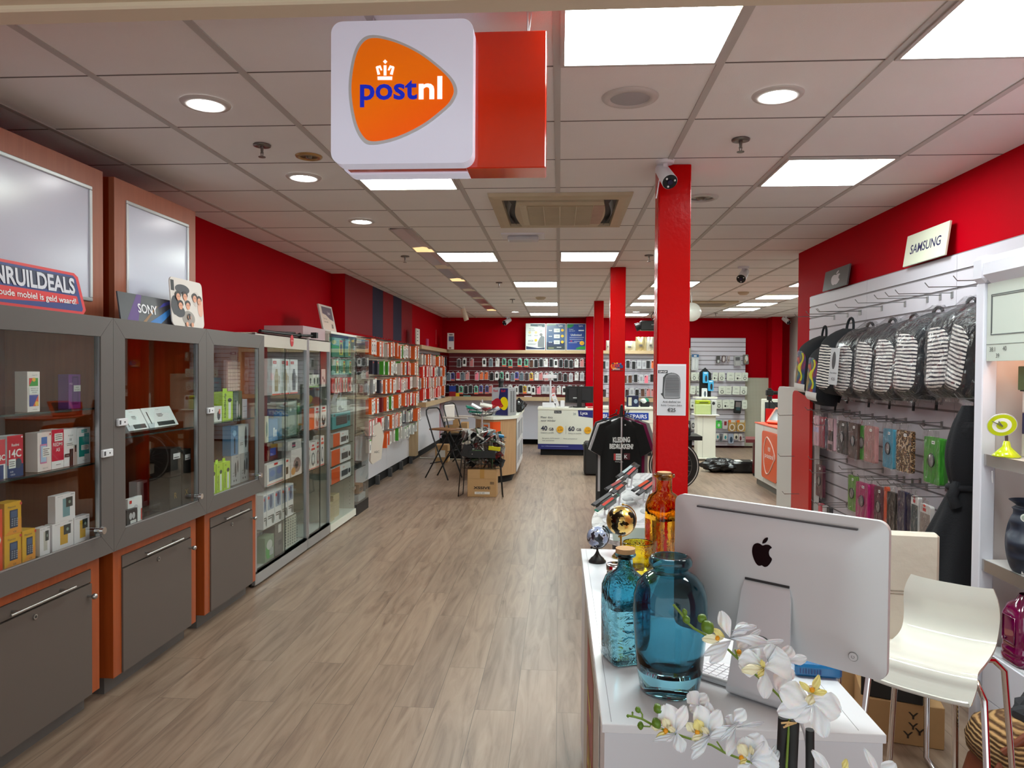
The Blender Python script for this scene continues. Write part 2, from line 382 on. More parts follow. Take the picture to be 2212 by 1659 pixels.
def downlight(px, py, r, label, kind='lit'):
    p = W3(px, py, Z=CZ); t = thing('downlight', label, 'downlight', (p.x, p.y, CZ), 0, 'round ceiling downlights')
    MB().lathe([(r*.8, -.002), (r*.84, -.012), (r*1.12, -.008), (r*1.18, -.001)], RING if kind != 'brass' else mat((176, 140, 90), .3, .7), 36).build('trim_ring', t)
    if kind == 'lit': MB().lathe([(0, -.006), (r*.82, -.004)], LIT, 32).build('lens', t)
    elif kind == 'grille': MB().lathe([(0, -.009), (r*.5, -.009), (r*.84, -.005)], mat((168, 166, 168), .6), 32).build('grille', t)
    else: MB().lathe([(0, -.014), (r*.25, -.014), (r*.3, -.002), (r*.45, -.004), (r*.5, -.002), (r*.82, -.003)], mat((120, 110, 100), .2, .8), 32).build('reflector', t)
for a in [(444, 223, .088, 'nearest lit round downlight at the upper left'), (656, 382, .088, 'lit round downlight left of the hanging sign, second of the left line'), (781, 477, .088, 'lit round downlight below left of the hanging sign, third of the left line'),
    (1680, 204, .088, 'lit round downlight on the right between two light panels'), (1113, 673, .085, 'tiny lit round downlight far away over the back left'), (1374, 673, .085, 'tiny lit round downlight far away right of the middle column')]: downlight(*a)
downlight(1361, 210, .1, 'round grey unlit ceiling speaker right of the hanging sign', 'grille')
downlight(1515, 427, .095, 'unlit round downlight behind the top of the nearest column', 'dark')
downlight(667, 337, .06, 'small unlit brass downlight near a sprinkler at the left', 'brass')
def sprinkler(px, py, label, s=1):
    p = W3(px, py, Z=CZ); t = thing('sprinkler', label, 'sprinkler', (p.x, p.y, CZ), 0, 'ceiling sprinklers')
    m = mat((120, 116, 112), .3, .9, name='sprinkler_metal')
    MB().lathe([(0, -.001), (.012, -.012), (.042, -.010), (.044, -.003), (.04, 0)], m, 24).build('rosette', t)
    b = MB().cyl((0, 0, -.004), (0, 0, -.045), .009, .006, m).cyl((0, 0, -.062), (0, 0, -.065), .018, .018, m, 16)
    b.cyl((-.007, 0, -.04), (-.003, 0, -.063), .002, .002, m, 6).cyl((.007, 0, -.04), (.003, 0, -.063), .002, .002, m, 6)
    b.build('head', t)
for a in [(566, 312, 'fire sprinkler at the left beside the brass downlight'), (1600, 300, 'fire sprinkler at the right above the lit panel'), (875, 553, 'fire sprinkler left of the mirrored strip lights'), (1402, 551, 'fire sprinkler between middle and nearest column'),
    (1078, 610, 'small far sprinkler above the counter with the drinks fridge'), (1107, 646, 'tiny sprinkler near the far left downlight'), (1546, 676, 'tiny far sprinkler above the white slatwall at the right')]: sprinkler(*a)
# speakers / detectors far away
for px, py, l in [(1168, 642, 'round beige smoke detector between two far light panels'), (1606, 631, 'flat round detector on the far right ceiling')]:
    p = W3(px, py, Z=CZ); o = MB().lathe([(0, -.045), (.05, -.04), (.075, -.02), (.08, 0)], mat((190, 176, 150), .5), 24).build('smoke_detector', loc=(p.x, p.y, CZ)); tag(o, l, 'detector')
# ---------------------------------------------------------------- air conditioner
ac = thing('air_conditioner', 'square yellowed air conditioner cassette set in the ceiling', 'air conditioner', (-.005, 5.17, CZ))
BG = mat((192, 176, 146), .5, name='yellowed_plastic', noise=.18, nscale=6); PK = mat((178, 146, 124), .5, name='stained_plastic', noise=.25, nscale=10)
a, b = .465, .52; f = MB()
def ringxy(f, a0, b0, a1, b1, z0, z1, m):
    P = lambda a, b, z: [(-a, -b, z), (a, -b, z), (a, b, z), (-a, b, z)]
    v = P(a0, b0, z0)+P(a1, b1, z1); f.add(v, [(i, i+4, (i+1) % 4+4, (i+1) % 4) for i in range(4)], m)
ringxy(f, a, b, a-.004, b-.004, -.001, -.022, BG); ringxy(f, a-.004, b-.004, a-.035, b-.035, -.022, -.028, BG); ringxy(f, a-.035, b-.035, a-.085, b-.085, -.028, -.03, BG); ringxy(f, a-.085, b-.085, a-.09, b-.09, -.03, -.004, BG)
f.build('frame', ac)
MB().box(-.378, .378, -.435, .435, -.006, -.003, mat((58, 56, 58), .6)).build('air_slot', ac)
for s in (-1, 1):
    n = 12; pts = []
    g = MB().grid(lambda u, v: (s*(.34+.035*math.sin(PI*u)-.02*v), -.36+.72*u, -.008-.03*v), n, 2, mat((120, 128, 128), .5)); g.build('flap', ac)
g = MB()
def bow(u): return .285+.03*math.sin(PI*u)
pts = [(-bow(i/12), -.40+.8*i/12) for i in range(13)][::-1]; pts = [(bow(i/12), -.40+.8*i/12) for i in range(13)]+pts
g.prism(pts, -.036, -.006, BG, plane='xy'); g.build('grille_body', ac)
g = MB().box(-.22, .22, -.3, .32, -.040, -.036, mat((168, 150, 118), .6))
for i in range(31): g.box(-.218, .218, -.295+.02*i, -.29+.02*i, -.044, -.040, BG)
for x in (-.11, 0, .11): g.box(x-.003, x+.003, -.3, .32, -.046, -.040, mat((205, 192, 165), .5))
g.build('intake_grille', ac); MB().box(.225, .3, -.3, .3, -.0385, -.036, PK).build('stained_edge', ac)
MB().box(-.27, -.225, -.32, .32, -.039, -.036, mat((200, 190, 165), .6)).build('inner_edge', ac)
# second, far cassette and emergency light
p = W3(1528, 655, Z=CZ); o = MB().box(-.42, .42, -.42, .42, -.03, 0, BG, .01).box(-.25, .25, -.25, .25, -.036, -.03, mat((140, 126, 104), .6)).build('air_conditioner', loc=(p.x, p.y, CZ)); tag(o, 'small far air conditioner cassette over the right back area', 'air conditioner')
p0 = W3(1082, 503, Z=CZ); p1 = W3(1177, 515, Z=CZ)
t = thing('emergency_light', 'slim white emergency light fitting behind the big air conditioner', 'emergency light', (p0.x, p0.y, CZ))
MB().box(0, p1.x-p0.x, 0, .24, -.012, 0, WHITE).build('back_plate', t); MB().box(.05, p1.x-p0.x-.05, .05, .17, -.05, -.012, mat((200, 200, 206), .3), .01).build('cover', t)
# ---------------------------------------------------------------- mirrored strip lights
MIR = mat((200, 200, 204), .28, 1, name='mirror_reflector'); WR = mat((236, 226, 205), .4, name='pale_reflector')
ys = [5.78+1.14*i for i in range(7)]
for i, y in enumerate(ys):
    t = thing('strip_light', 'recessed mirrored strip light, %s counted from the nearest' % nth(i), 'strip light', (-1.285, y, CZ), 0, 'row of mirrored strip lights')
    L = 1.12; w = .085
    MB().box(-w-.012, -w, 0, L, -.012, 0, RAIL).box(w, w+.012, 0, L, -.012, 0, RAIL).build('housing', t)
    MB().add([(-w, 0, -.010), (-w, L*.78, -.010), (w*.2, L*.78, -.0015), (w*.2, 0, -.0015), (w, 0, -.010), (w, L*.78, -.010)], [(0, 1, 2, 3), (3, 2, 5, 4)], MIR).build('mirror', t)
    MB().add([(-w, L*.99, -.012), (w, L*.99, -.012), (0, L*.78, -.0018), (w, L*.8, -.0018), (-w, L*.8, -.0018)], [(0, 1, 2), (1, 3, 2), (0, 2, 4)], mat((255, 214, 150), .4, emit=.75, name='warm_lamp_end') if i in (0, 2, 6) else WR).build('end_reflector', t)
# ---------------------------------------------------------------- surveillance cameras and spots
def bullet(px, py, s, rz, label, Z=CZ, tilt=35):
    p = W3(px, py, Z=Z); t = thing('security_camera', label, 'security camera', (p.x, p.y, Z))
    MB().cyl((0, 0, 0), (0, 0, -.018*s), .05*s, .045*s, WHITE, 20).cyl((0, 0, -.018*s), (0, 0, -.06*s), .014*s, .014*s, WHITE).build('mount', t)
    T = Matrix.Translation((0, 0, -.075*s)) @ Matrix.Rotation(rz, 4, 'Z') @ Matrix.Rotation(R(tilt), 4, 'X')
    b = MB(T).cyl((0, .07*s, 0), (0, -.085*s, 0), .036*s, .042*s, WHITE, 24); b.build('body', t)
    l = MB(T).cyl((0, -.085*s, 0), (0, -.088*s, 0), .04*s, .04*s, mat((20, 20, 22), .2), 24).cyl((0, -.088*s, 0), (0, -.095*s, 0), .016*s, .014*s, mat((40, 30, 60), .05, .3), 16)
    for k in range(3): a = k*2.1+.4; l.ball((.027*s*math.cos(a), -.088*s, .027*s*math.sin(a)), .006*s, mat((230, 230, 230), .2), 8)
    l.build('lens', t); return t
t = bullet(1437, 347, 1.0, .25, 'white bullet security camera on the ceiling in front of the nearest column', tilt=40)
MB().tube([(-.01, 0, -.02), (-.03, 0, -.1), (-.045, .01, -.2)], .003, WHITE, 6).build('cable', t)
bullet(1606, 576, 1.2, -.5, 'white bullet security camera with black face on the far right ceiling', tilt=30)
bullet(1096, 684, 1.3, -.6, 'small security camera on the ceiling edge at the back wall', tilt=25)
bullet(1698, 682, 1.2, .4, 'tiny security camera at the far right corner of the back area', tilt=30)
p = W3(1002, 660, Z=CZ); t = thing('spotlight', 'small white spotlight cylinder on the left ceiling', 'spotlight', (p.x, p.y, CZ))
MB().cyl((0, 0, 0), (0, 0, -.07), .008, .008, WHITE).build('stem', t); MB().cyl((-.02, 0, -.06), (.05, 0, -.26), .045, .045, mat((220, 200, 180), .4), 16).build('shade', t)
p = W3(1412, 674, Z=CZ); t = thing('projector_lamp', 'black ceiling projector lamp hanging beside the nearest column', 'projector', (p.x, p.y, CZ))
MB().tube([(0, 0, 0), (.03, 0, -.1), (0, 0, -.16)], .012, BLACK, 6).tube([(0, 0, 0), (-.05, 0, -.08), (-.02, 0, -.16)], .008, BLACK, 6).build('bracket', t)
MB().box(-.26, .2, -.12, .12, -.36, -.17, BLACK, .02).cyl((-.26, 0, -.27), (-.34, 0, -.30), .07, .08, BLACK, 16).text('auto link', .02, -.26, .03, mat((200, 200, 200)), -.1205).build('body', t)
p = W3(1494, 674, Y=10.6); o = MB().ball((0, 0, 0), .135, mat((214, 216, 206), .2, emit=.12, name='milk_glass'), 32).cyl((0, 0, .13), (0, 0, CZ-p.z), .006, .006, WHITE, 6).build('globe_lamp', loc=p); tag(o, 'round milky globe lamp hanging behind the nearest column', 'globe lamp')
# ---------------------------------------------------------------- hanging illuminated sign
SY = 2.2
x0 = XY(714, SY)+.02; 
L = W3(715, 200, Y=SY).x; Rr = W3(1022, 200, Y=SY).x; T_ = W3(870, 43, Y=SY).z; B_ = W3(870, 353, Y=SY).z
sg = thing('hanging_sign', 'square lit white sign with orange logo and red side board, hanging from ceiling', 'sign', (0, SY, 0))
LB_ = mat((206, 208, 226), .25, name='sign_white', emit=.26)
MB().prism(rrect(L, Rr, B_, T_, .036, 8), 0, .062, LB_).build('front_light_panel', sg)
MB().prism(rrect(L, Rr, B_, T_, .036, 8), .118, .185, LB_).build('rear_light_panel', sg)
SR = mat((188, 34, 4), .12, name='sign_red', emit=.06, coat=.6)
RX = W3(1180, 200, Y=SY+.07).x
MB().box(L+.03, RX, .068, .112, B_+.004, T_-.012, SR).build('core_board', sg)
MB().box(Rr-.03, RX, .062, .185, B_, T_-.012, SR, .003).build('side_board', sg)
m = MB()
def s2(px, py): q = W3(px, py, Y=SY); return (q.x, q.z)
def spl(pts, n=8):
    out = []; N = len(pts)
    for i in range(N):
        p0, p1, p2, p3 = [pts[(i+k-1) % N] for k in range(4)]
        for j in range(n):
            t = j/n; out.append(tuple(.5*((2*p1[a])+(-p0[a]+p2[a])*t+(2*p0[a]-5*p1[a]+4*p2[a]-p3[a])*t*t+(-p0[a]+3*p1[a]-3*p2[a]+p3[a])*t**3) for a in (0, 1)))
    return out
Z = lambda x, y: s2(680+x/3.95, y/3.95)
out = [Z(500, 302), Z(395, 345), Z(325, 490), Z(290, 760), Z(325, 1030), Z(395, 1190), Z(490, 1238), Z(700, 1195), Z(930, 1085), Z(1120, 940), Z(1190, 860), Z(1217, 770), Z(1165, 660), Z(1010, 520), Z(860, 420), Z(680, 340)]
c = (sum(p[0] for p in out)/len(out), sum(p[1] for p in out)/len(out))
m.prism(spl(out), -.003, 0, mat((178, 180, 184), .4, emit=.15))
inn = [(p[0]+(c[0]-p[0])*.062, p[1]+(c[1]-p[1])*.062) for p in out]
def og(nt, b, new, link):
    tc = new('ShaderNodeTexCoord'); sp = new('ShaderNodeSeparateXYZ'); link(tc.outputs['Object'], sp.inputs[0])
    a = new('ShaderNodeMath'); a.operation = 'MULTIPLY_ADD'; a.inputs[1].default_value = -2.4; a.inputs[2].default_value = 2.43*2.4; link(sp.outputs['Z'], a.inputs[0])
    a2 = new('ShaderNodeMath'); a2.operation = 'MULTIPLY_ADD'; a2.inputs[1].default_value = 1.3; link(sp.outputs['X'], a2.inputs[0]); link(a.outputs[0], a2.inputs[2])
    a3 = new('ShaderNodeMath'); a3.operation = 'ADD'; a3.inputs[1].default_value = .95; link(a2.outputs[0], a3.inputs[0])
    r = ramp(new, [(.2, (255, 122, 0)), (.6, (255, 98, 0)), (.95, (255, 50, 0))]); link(a3.outputs[0], r.inputs[0])
    link(r.outputs[0], b.inputs['Base Color']); link(r.outputs[0], b.inputs['Emission Color']); b.inputs['Emission Strength'].default_value = .2; b.inputs['Roughness'].default_value = .3
OG = nodemat('logo_orange', og)
m.prism(spl(inn), -.005, -.003, OG); m.build('logo_shape', sg)
m = MB(); LW = mat((240, 240, 240), .4, emit=.6); LBU = mat((10, 40, 205), .4, emit=.25)
q = Z(390, 855); q2 = Z(876, 855); q3 = Z(1090, 862); hh = Z(0, 720)[1]-q[1]
m.text('post', (q[0]+q2[0])/2, q[1], hh*1.37, LBU, -.0062, bold=.022, fit=(q2[0]-q[0]))
m.text('nl', (Z(893, 0)[0]+q3[0])/2, q[1]-.001, hh*1.37, LW, -.0062, bold=.022, fit=(q3[0]-Z(893, 0)[0]))
m.build('lettering', sg)
m = MB()
def quad(*pp): m.prism([Z(*p) for p in pp][::-1], -.007, -.005, LW)
quad((540, 660), (665, 660), (663, 688), (541, 688)); quad((592, 565), (615, 565), (615, 650), (592, 650)); quad((604, 515), (622, 533), (604, 552), (587, 533))
quad((525, 580), (540, 572), (562, 640), (540, 645)); quad((530, 575), (565, 565), (580, 605), (566, 608), (556, 585), (535, 592)); quad((683, 580), (668, 572), (645, 640), (668, 645)); quad((678, 575), (645, 565), (626, 605), (640, 608), (652, 585), (675, 592))
m.build('crown', sg)
m = MB(); px = W3(1140, 45, Y=SY+.12).x
m.cyl((px, .12, T_-.02), (px, .12, CZ), .003, .003, WHITE, 6).cyl((px, .12, T_-.02), (px+.012, .12, CZ), .002, .002, WHITE, 6)
m.build('hanging_wire', sg); MB().cyl((L+.1, .12, T_-.02), (L+.1, .12, CZ), .003, .003, WHITE, 6).build('hanging_wire', sg)
# ================================================================ left side: grey glass cabinets
BLKGAP = mat((8, 7, 7), .9)
def cabinet(Y0, Y1, label, s0=.07, zsh=(1.252,), lit=False):
    Wd = Y1-Y0; t = thing('display_cabinet', label, 'display cabinet', (-2.10, Y0, 0), PI/2, 'grey display cabinets along the left wall')
    z0, z1, fw = .726, 1.833, .093
    m = MB().box(.004, Wd-.004, .52, .55, z0+.02, z1-.02, ORD).box(.004, .022, .034, .52, z0+.02, z1-.02, ORW).box(Wd-.022, Wd-.004, .034, .52, z0+.02, z1-.02, ORW)
    m.box(0, Wd, .034, .55, z1-.025, z1, GREYM).box(.022, Wd-.022, .034, .52, z0+.01, z0+.078, mat((60, 48, 46), .3))
    m.build('upper_case', t)
    g = .0012; m = MB()
    m.prism([(g, z0), (Wd-g, z0), (Wd-fw-g, z0+fw-g), (fw+g, z0+fw-g)], 0, .032, GREYM); m.prism([(fw+g, z1-fw+g), (Wd-fw-g, z1-fw+g), (Wd-g, z1), (g, z1)], 0, .032, GREYM)
    m.prism([(.001, z0+g), (fw, z0+fw), (fw, z1-fw), (.001, z1-g)], 0, .032, GREYM); m.prism([(Wd-.001, z0+g), (Wd-.001, z1-g), (Wd-fw, z1-fw), (Wd-fw, z0+fw)], 0, .032, GREYM)
    m.box(.003, Wd-.003, .026, .033, z0+.003, z0+fw-.005, BLKGAP).box(.003, Wd-.003, .026, .033, z1-fw+.005, z1-.003, BLKGAP)
    m.build('door_frame', t)
    d = MB().box(fw-.004, Wd-fw+.004, .010, .015, z0+fw-.004, z1-fw+.004, GLASS).build('glass_door', t)
    m = MB().box(fw, fw+.006, .006, .024, z0+fw, z1-fw, ALU).box(Wd-fw-.006, Wd-fw, .006, .024, z0+fw, z1-fw, ALU).box(fw, Wd-fw, .004, .01, z0+fw, z0+fw+.005, ALU)
    m.build('edge_profile', d)
    m = MB(); kx = Wd-fw-.03 if s0 < 0 else Wd-fw-.03
    m.cyl((kx, .008, z0+fw+.035), (kx, -.02, z0+fw+.035), .014, .014, CHROME, 16).cyl((kx, -.02, z0+fw+.035), (kx, -.034, z0+fw+.035), .019, .016, CHROME, 20)
    m.build('lock', d)
    for z in zsh:
        MB().box(.026, Wd-.026, .065, .50, z-.008, z, GLASS).box(.026, Wd-.026, .062, .066, z-.008, z, mat((30, 42, 40), .2)).build('shelf', t)
    a, b = (.07 if s0 >= 0 else .03), Wd-.04
    m = MB().box(a, b, .07, .5, .09, z0, ORD); st = .063
    m.box(a, a+st, .048, .071, .09, z0, ORW).box(b-st, b, .048, .071, .09, z0, ORW).box(a+st, b-st, .048, .071, .672, z0, ORW); m.box(a-.004, a, .0485, .5, .09, z0, ORW)
    m.build('lower_case', t)
    m = MB().box(a+.02, b-.02, .11, .14, 0, .09, GREYM); m.box(a+.02, a+.04, .14, .48, 0, .09, GREYD); m.build('plinth', t)
    dr = MB().box(a+st+.002, b-st-.002, .044, .06, .612, .670, GREYD).build('drawer', t)
    hw = (b-a)*.23; c = (a+b)/2
    MB().cyl((c-hw, .008, .637), (c+hw, .008, .637), .0055, .0055, STEEL, 12).cyl((c-hw+.05, .044, .637), (c-hw+.05, .008, .637), .005, .005, STEEL, 8).cyl((c+hw-.05, .044, .637), (c+hw-.05, .008, .637), .005, .005, STEEL, 8).build('handle', dr)
    do = MB().box(a+st+.002, b-st-.002, .040, .06, .092, .606, GREYD).build('door', t)
    MB().cyl((b-st-.03, .04, .555), (b-st-.03, .018, .555), .006, .006, STEEL, 10).ball((b-st-.03, .008, .555), .0135, STEEL, 16).build('knob', do)
    MB().cyl((c-.02, .04, .575), (c-.02, .034, .575), .011, .011, STEEL, 16).cyl((c-.02, .034, .575), (c-.02, .0325, .575), .006, .006, mat((90, 90, 90), .4, .8), 10).build('keyhole', do)
    return t
cabinet(2.36, 3.29, 'nearest grey glass cabinet full of phone boxes, cut by the left edge', .07, (1.154, 1.411))
cabinet(3.29, 4.195, 'middle grey glass cabinet, nearly empty, with two slanted white boxes', .07)
cabinet(4.195, 5.044, 'grey glass cabinet with green trimmer boxes, next to the aluminium showcases', .05)
# small white alarm sensors stuck across the door seams
for px, py, l in [(231, 979, 'small white alarm sensor on the seam of the nearest cabinet'), (264, 912, 'small white alarm sensor on the second cabinet door'), (455, 887, 'small white alarm sensor on the third cabinet door')]:
    y = YX(px, -2.09); z = ZX(px, py, -2.09)
    o = MB().box(-.035, .04, -.001, .014, -.018, .018, mat((224, 226, 230), .35), .003).cyl((.012, -.001, 0), (.012, -.0022, 0), .004, .004, BLACK, 10).box(-.03, -.018, -.0015, 0, -.01, .01, mat((60, 60, 64), .5)).build('alarm_sensor', loc=(-2.115, y, z), rz=PI/2)
    o.location.x = -2.0858+.0; tag(o, l, 'alarm sensor', 'white door alarm sensors')
# ---- wooden light boxes above
def lightbox(Y0, Y1, label):
    Wd = Y1-Y0; t = thing('light_box', label, 'light box', (-2.3, Y0, 1.835), PI/2, 'cherry framed light boxes above the grey cabinets')
    V = wood('cherry_frame', (150, 84, 60), (166, 98, 72), 'Z', .4)
    H = .748; a, b, c, d = .10, Wd-.091, .088, .651
    m = MB().box(0, a, 0, .03, 0, H, V).box(b, Wd, 0, .03, 0, H, V).box(a, b, 0, .03, 0, c, V).box(a, b, 0, .03, d, H, V).box(0, .02, .03, .385, 0, H, ORD).box(Wd-.02, Wd, .03, .385, 0, H, ORD).box(.02, Wd-.02, .03, .385, H-.02, H, ORD)
    m.build('case', t)
    m = MB()
    for (x0, x1, z0, z1) in ((a, b, c, c+.018), (a, b, d-.018, d), (a, a+.018, c+.018, d-.018), (b-.018, b, c+.018, d-.018)): m.box(x0, x1, -.008, .012, z0, z1, mat((200, 204, 206), .3, .4), .003)
    m.build('snap_frame', t)
    MB().box(a+.01, b-.01, .002, .02, c+.01, d-.01, mat((206, 208, 224), .2, name='white_acrylic')).build('white_panel', t)
lightbox(2.40, 3.523, 'big cherry framed white light box at the left edge')
lightbox(3.616, 4.453, 'narrower cherry framed white light box behind the band picture')
# ---- signs standing on the cabinets
t = MB(); DB = mat((28, 48, 120), .4); RD = mat((220, 34, 44), .4)
t.prism([(0, 0), (.60, 0), (.62, .02), (.585, .165), (.56, .18), (0, .18)], 0, .006, RD); 
t.art(1, 1, [('p', [(0, .012), (.592, .012), (.60, .024), (.568, .155), (.552, .168), (0, .168)], (40, 56, 130)), ('p', [(0, .018), (.574, .045), (.566, .078), (0, .078)], (222, 36, 44)), ('p', [(0, .09), (.562, .09), (.55, .158), (0, .158)], (38, 44, 78))])
_y0 = YX(187, -2.125)-.62; _xn = YX(0, -2.125)-_y0; _x1 = YX(166, -2.125)-_y0
t.text('INRUILDEALS', _xn-.04, .088, .068, mat((222, 226, 238), .4), -.003, 'l', .03, fit=_x1-_xn+.04)
t.text('je oude mobiel is geld waard!', _xn-.045, .041, .026, mat((240, 240, 240), .4), -.003, 'l', .015, fit=_x1-_xn+.045)
o = t.build('trade_in_sign', loc=(-2.125, YX(187, -2.125)-.62, 1.835), rz=PI/2); o.rotation_euler = (R(-5), 0, PI/2); tag(o, 'red and blue trade-in deals sign standing on the nearest cabinet', 'sign')
t = MB().box(0, .49, 0, .008, 0, .142, mat((60, 60, 66), .35), .001)
t.art(.49, .142, [('p', [(.1, 0), (.3, 0), (.42, 1), (.33, 1)], (92, 58, 130)), ('p', [(.38, 0), (.44, 0), (.72, .7), (.66, .62)], (150, 110, 70)), ('p', [(.5, 0), (.72, 0), (1, .52), (1, .72), (.8, .42)], (50, 120, 190)), ('p', [(.72, .6), (1, .86), (1, .98), (.84, .84)], (60, 60, 150)), ('t', 'SONY', .5, .34, .34, (235, 235, 240), 'c', .02, .5)])
o = t.build('logo_board', loc=(-2.15, YX(262, -2.15), 1.835)); o.rotation_euler = (R(-8), 0, PI/2); tag(o, 'dark board with white SONY lettering standing on the second cabinet', 'sign')
t = MB().prism(rrect(0, .36, 0, .27, .03), 0, .006, mat((214, 206, 200), .5))
SK, HR, DK = (214, 150, 120), (40, 30, 28), (60, 60, 66)
c = [('r', .02, .72, .12, .94, (30, 30, 34))]
for (u, v, a, b_, cl) in ((.5, .18, .2, .16, (150, 142, 136)), (.24, .3, .16, .12, DK), (.36, .78, .22, .1, DK), (.78, .62, .14, .16, (200, 190, 184)), (.1, .42, .1, .2, DK), (.9, .45, .09, .2, (222, 170, 150))): c.append(('e', u, v, a, b_, cl))
for (u, v) in ((.5, .44), (.27, .42), (.42, .62), (.72, .62), (.86, .58), (.2, .6)): c += [('e', u, v+.05, .085, .075, HR), ('e', u, v, .06, .075, SK), ('e', u-.02, v+.012, .008, .008, HR), ('e', u+.02, v+.012, .008, .008, HR)]
c += [('e', .5, .2, .05, .05, SK), ('r', .47, .16, .53, .28, (25, 25, 30)), ('e', .42, .05, .04, .05, SK), ('e', .58, .05, .04, .05, SK)]
t.art(.36, .27, c, st=.0002)
o = t.build('picture_card', loc=(-2.125, YX(373, -2.125), 1.835)); o.rotation_euler = (R(-4), 0, PI/2); tag(o, 'white picture card of young people lying together with phones, on the cabinet', 'picture card')
# ================================================================ goods helper: front face spans photo columns a..b on the plane Xf
def goods(name, label, cat, Xf, a, b, h, d, z, col, cmds=(), front=None, group=None, y0=None, w=None, rot=0, rough=.4):
    Y0 = YX(a, Xf) if y0 is None else y0; w = (YX(b, Xf)-Y0) if w is None else w
    m = MB().box(0, w, 0, d, 0, h, mat(col, rough), .0008)
    if front: m.art(w, h, [('r', .01, .005, .99, .995, front)])
    m.art(w, h, list(cmds))
    o = m.build(name, loc=(Xf, Y0, z), rz=PI/2+rot); tag(o, label, cat, group); return o
PX = -2.19
phone = lambda c, s: [('r', .28, .1, .76, .9, c), ('r', .33, .14, .71, .86, s)]
lab = [('r', .22, .44, .92, .62, (236, 236, 234)), ('r', .28, .56, .8, .575, (60, 60, 60)), ('r', .28, .51, .74, .525, (60, 60, 60)), ('r', .28, .465, .66, .48, (60, 60, 60))]
PB_ = 'phone boxes in the nearest cabinet'
goods('phone_box', 'white phone box with red, green and blue screen picture alone on the top shelf', 'phone box', PX, 59, 86, .168, .055, 1.412, (236, 226, 222), [('r', .12, .64, .84, .84, (40, 150, 40)), ('p', [(.12, .64), (.45, .84), (.12, .84)], (220, 40, 50)), ('e', .5, .8, .14, .05, (240, 180, 40)), ('r', .12, .14, .84, .42, (40, 50, 150)), ('p', [(.4, .14), (.84, .14), (.84, .42)], (225, 80, 40)), ('e', .7, .2, .14, .06, (240, 190, 60))]+[('r', .1, .45, .92, .62, (238, 238, 236)), ('t', 'SAMSUNG M21', .5, .57, .03, (50, 50, 50)), ('t', 'NIEUW 64GB', .5, .52, .03, (50, 50, 50)), ('t', '100 EURO', .5, .47, .03, (50, 50, 50)), ('t', 'Galaxy M21', .5, .9, .028, (60, 60, 60)), ('t', 'SAMSUNG', .5, .05, .025, (60, 60, 60))], group=PB_)
goods('phone_box', 'purple phone box alone at the right of the top shelf', 'phone box', PX, 148, 174, .155, .05, 1.412, (112, 52, 130), [('r', .3, .12, .8, .94, (70, 34, 96)), ('r', .36, .16, .74, .9, (98, 50, 122)), ('r', .4, .5, .98, .68, (226, 226, 226)), ('t', '64GB', .68, .6, .04, (60, 60, 60)), ('t', '100 EURO', .68, .53, .04, (60, 60, 60)), ('t', 'WIKO', .16, .7, .06, (200, 170, 210), 'c', 0, .28)], group=PB_)
sh2 = 1.155
goods('phone_box', 'red 14C phone box cut by the left edge of the view', 'phone box', PX, -32, 10, .158, .05, sh2, (236, 236, 240), [('r', 0, .38, 1, 1, (200, 16, 50)), ('r', .1, 0, .9, .36, (40, 60, 120)), ('t', '14C', .75, .48, .14, (240, 240, 240), 'c', .02)], group=PB_)
goods('phone_box', 'red Redmi 14C phone box, whole, leftmost on the middle shelf', 'phone box', PX, 14, 48.5, .168, .05, sh2, (236, 236, 240), [('r', 0, .3, 1, 1, (200, 16, 50)), ('r', 0, 0, 1, .3, (30, 54, 110)), ('t', 'Redmi', .5, .74, .07, (240, 240, 240), 'c', .01), ('t', '14C', .48, .48, .19, (240, 240, 240), 'c', .02), ('e', .68, .32, .2, .12, (60, 70, 90)), ('r', .06, .22, .5, .44, (236, 236, 234)), ('r', .1, .37, .44, .385, (50, 50, 50)), ('r', .1, .32, .4, .335, (50, 50, 50)), ('r', .1, .27, .44, .285, (50, 50, 50)), ('e', .88, .95, .05, .02, (240, 240, 240)), ('t', '8GB', .22, .12, .04, (220, 220, 230)), ('t', '128GB', .28, .05, .04, (220, 220, 230))], group=PB_)
goods('phone_box', 'white phone box with a blue phone picture, second cluster on the middle shelf', 'phone box', PX, 80, 109.5, .166, .055, sh2, (236, 220, 218), [('r', .28, .5, .7, .88, (60, 120, 190)), ('r', .18, .2, .66, .7, (210, 130, 170)), ('r', .22, .24, .62, .66, (170, 200, 230)), ('r', .34, .36, .9, .62, (236, 236, 234)), ('r', .38, .56, .84, .575, (50, 50, 50)), ('r', .38, .51, .7, .525, (50, 50, 50)), ('r', .38, .46, .76, .475, (50, 50, 50)), ('r', .38, .41, .8, .425, (50, 50, 50)), ('e', .88, .94, .06, .025, (200, 60, 50)), ('t', 'Redmi 12C', .5, .07, .03, (90, 90, 90))], group=PB_)
goods('phone_box', 'crimson and white REDMI A5 phone box on the middle shelf', 'phone box', PX, 110.5, 136.5, .172, .055, sh2, (236, 236, 238), [('r', 0, .2, 1, 1, (196, 16, 62)), ('t', 'REDMI', .5, .58, .09, (240, 240, 240), 'c', .01), ('t', 'A5', .5, .44, .09, (240, 240, 240), 'c', .01), ('r', .22, .7, .9, .9, (236, 236, 234)), ('r', .28, .85, .8, .865, (50, 50, 50)), ('r', .28, .8, .84, .815, (50, 50, 50)), ('r', .28, .75, .8, .765, (50, 50, 50)), ('r', .3, .1, .7, .112, (90, 90, 90))], group=PB_)
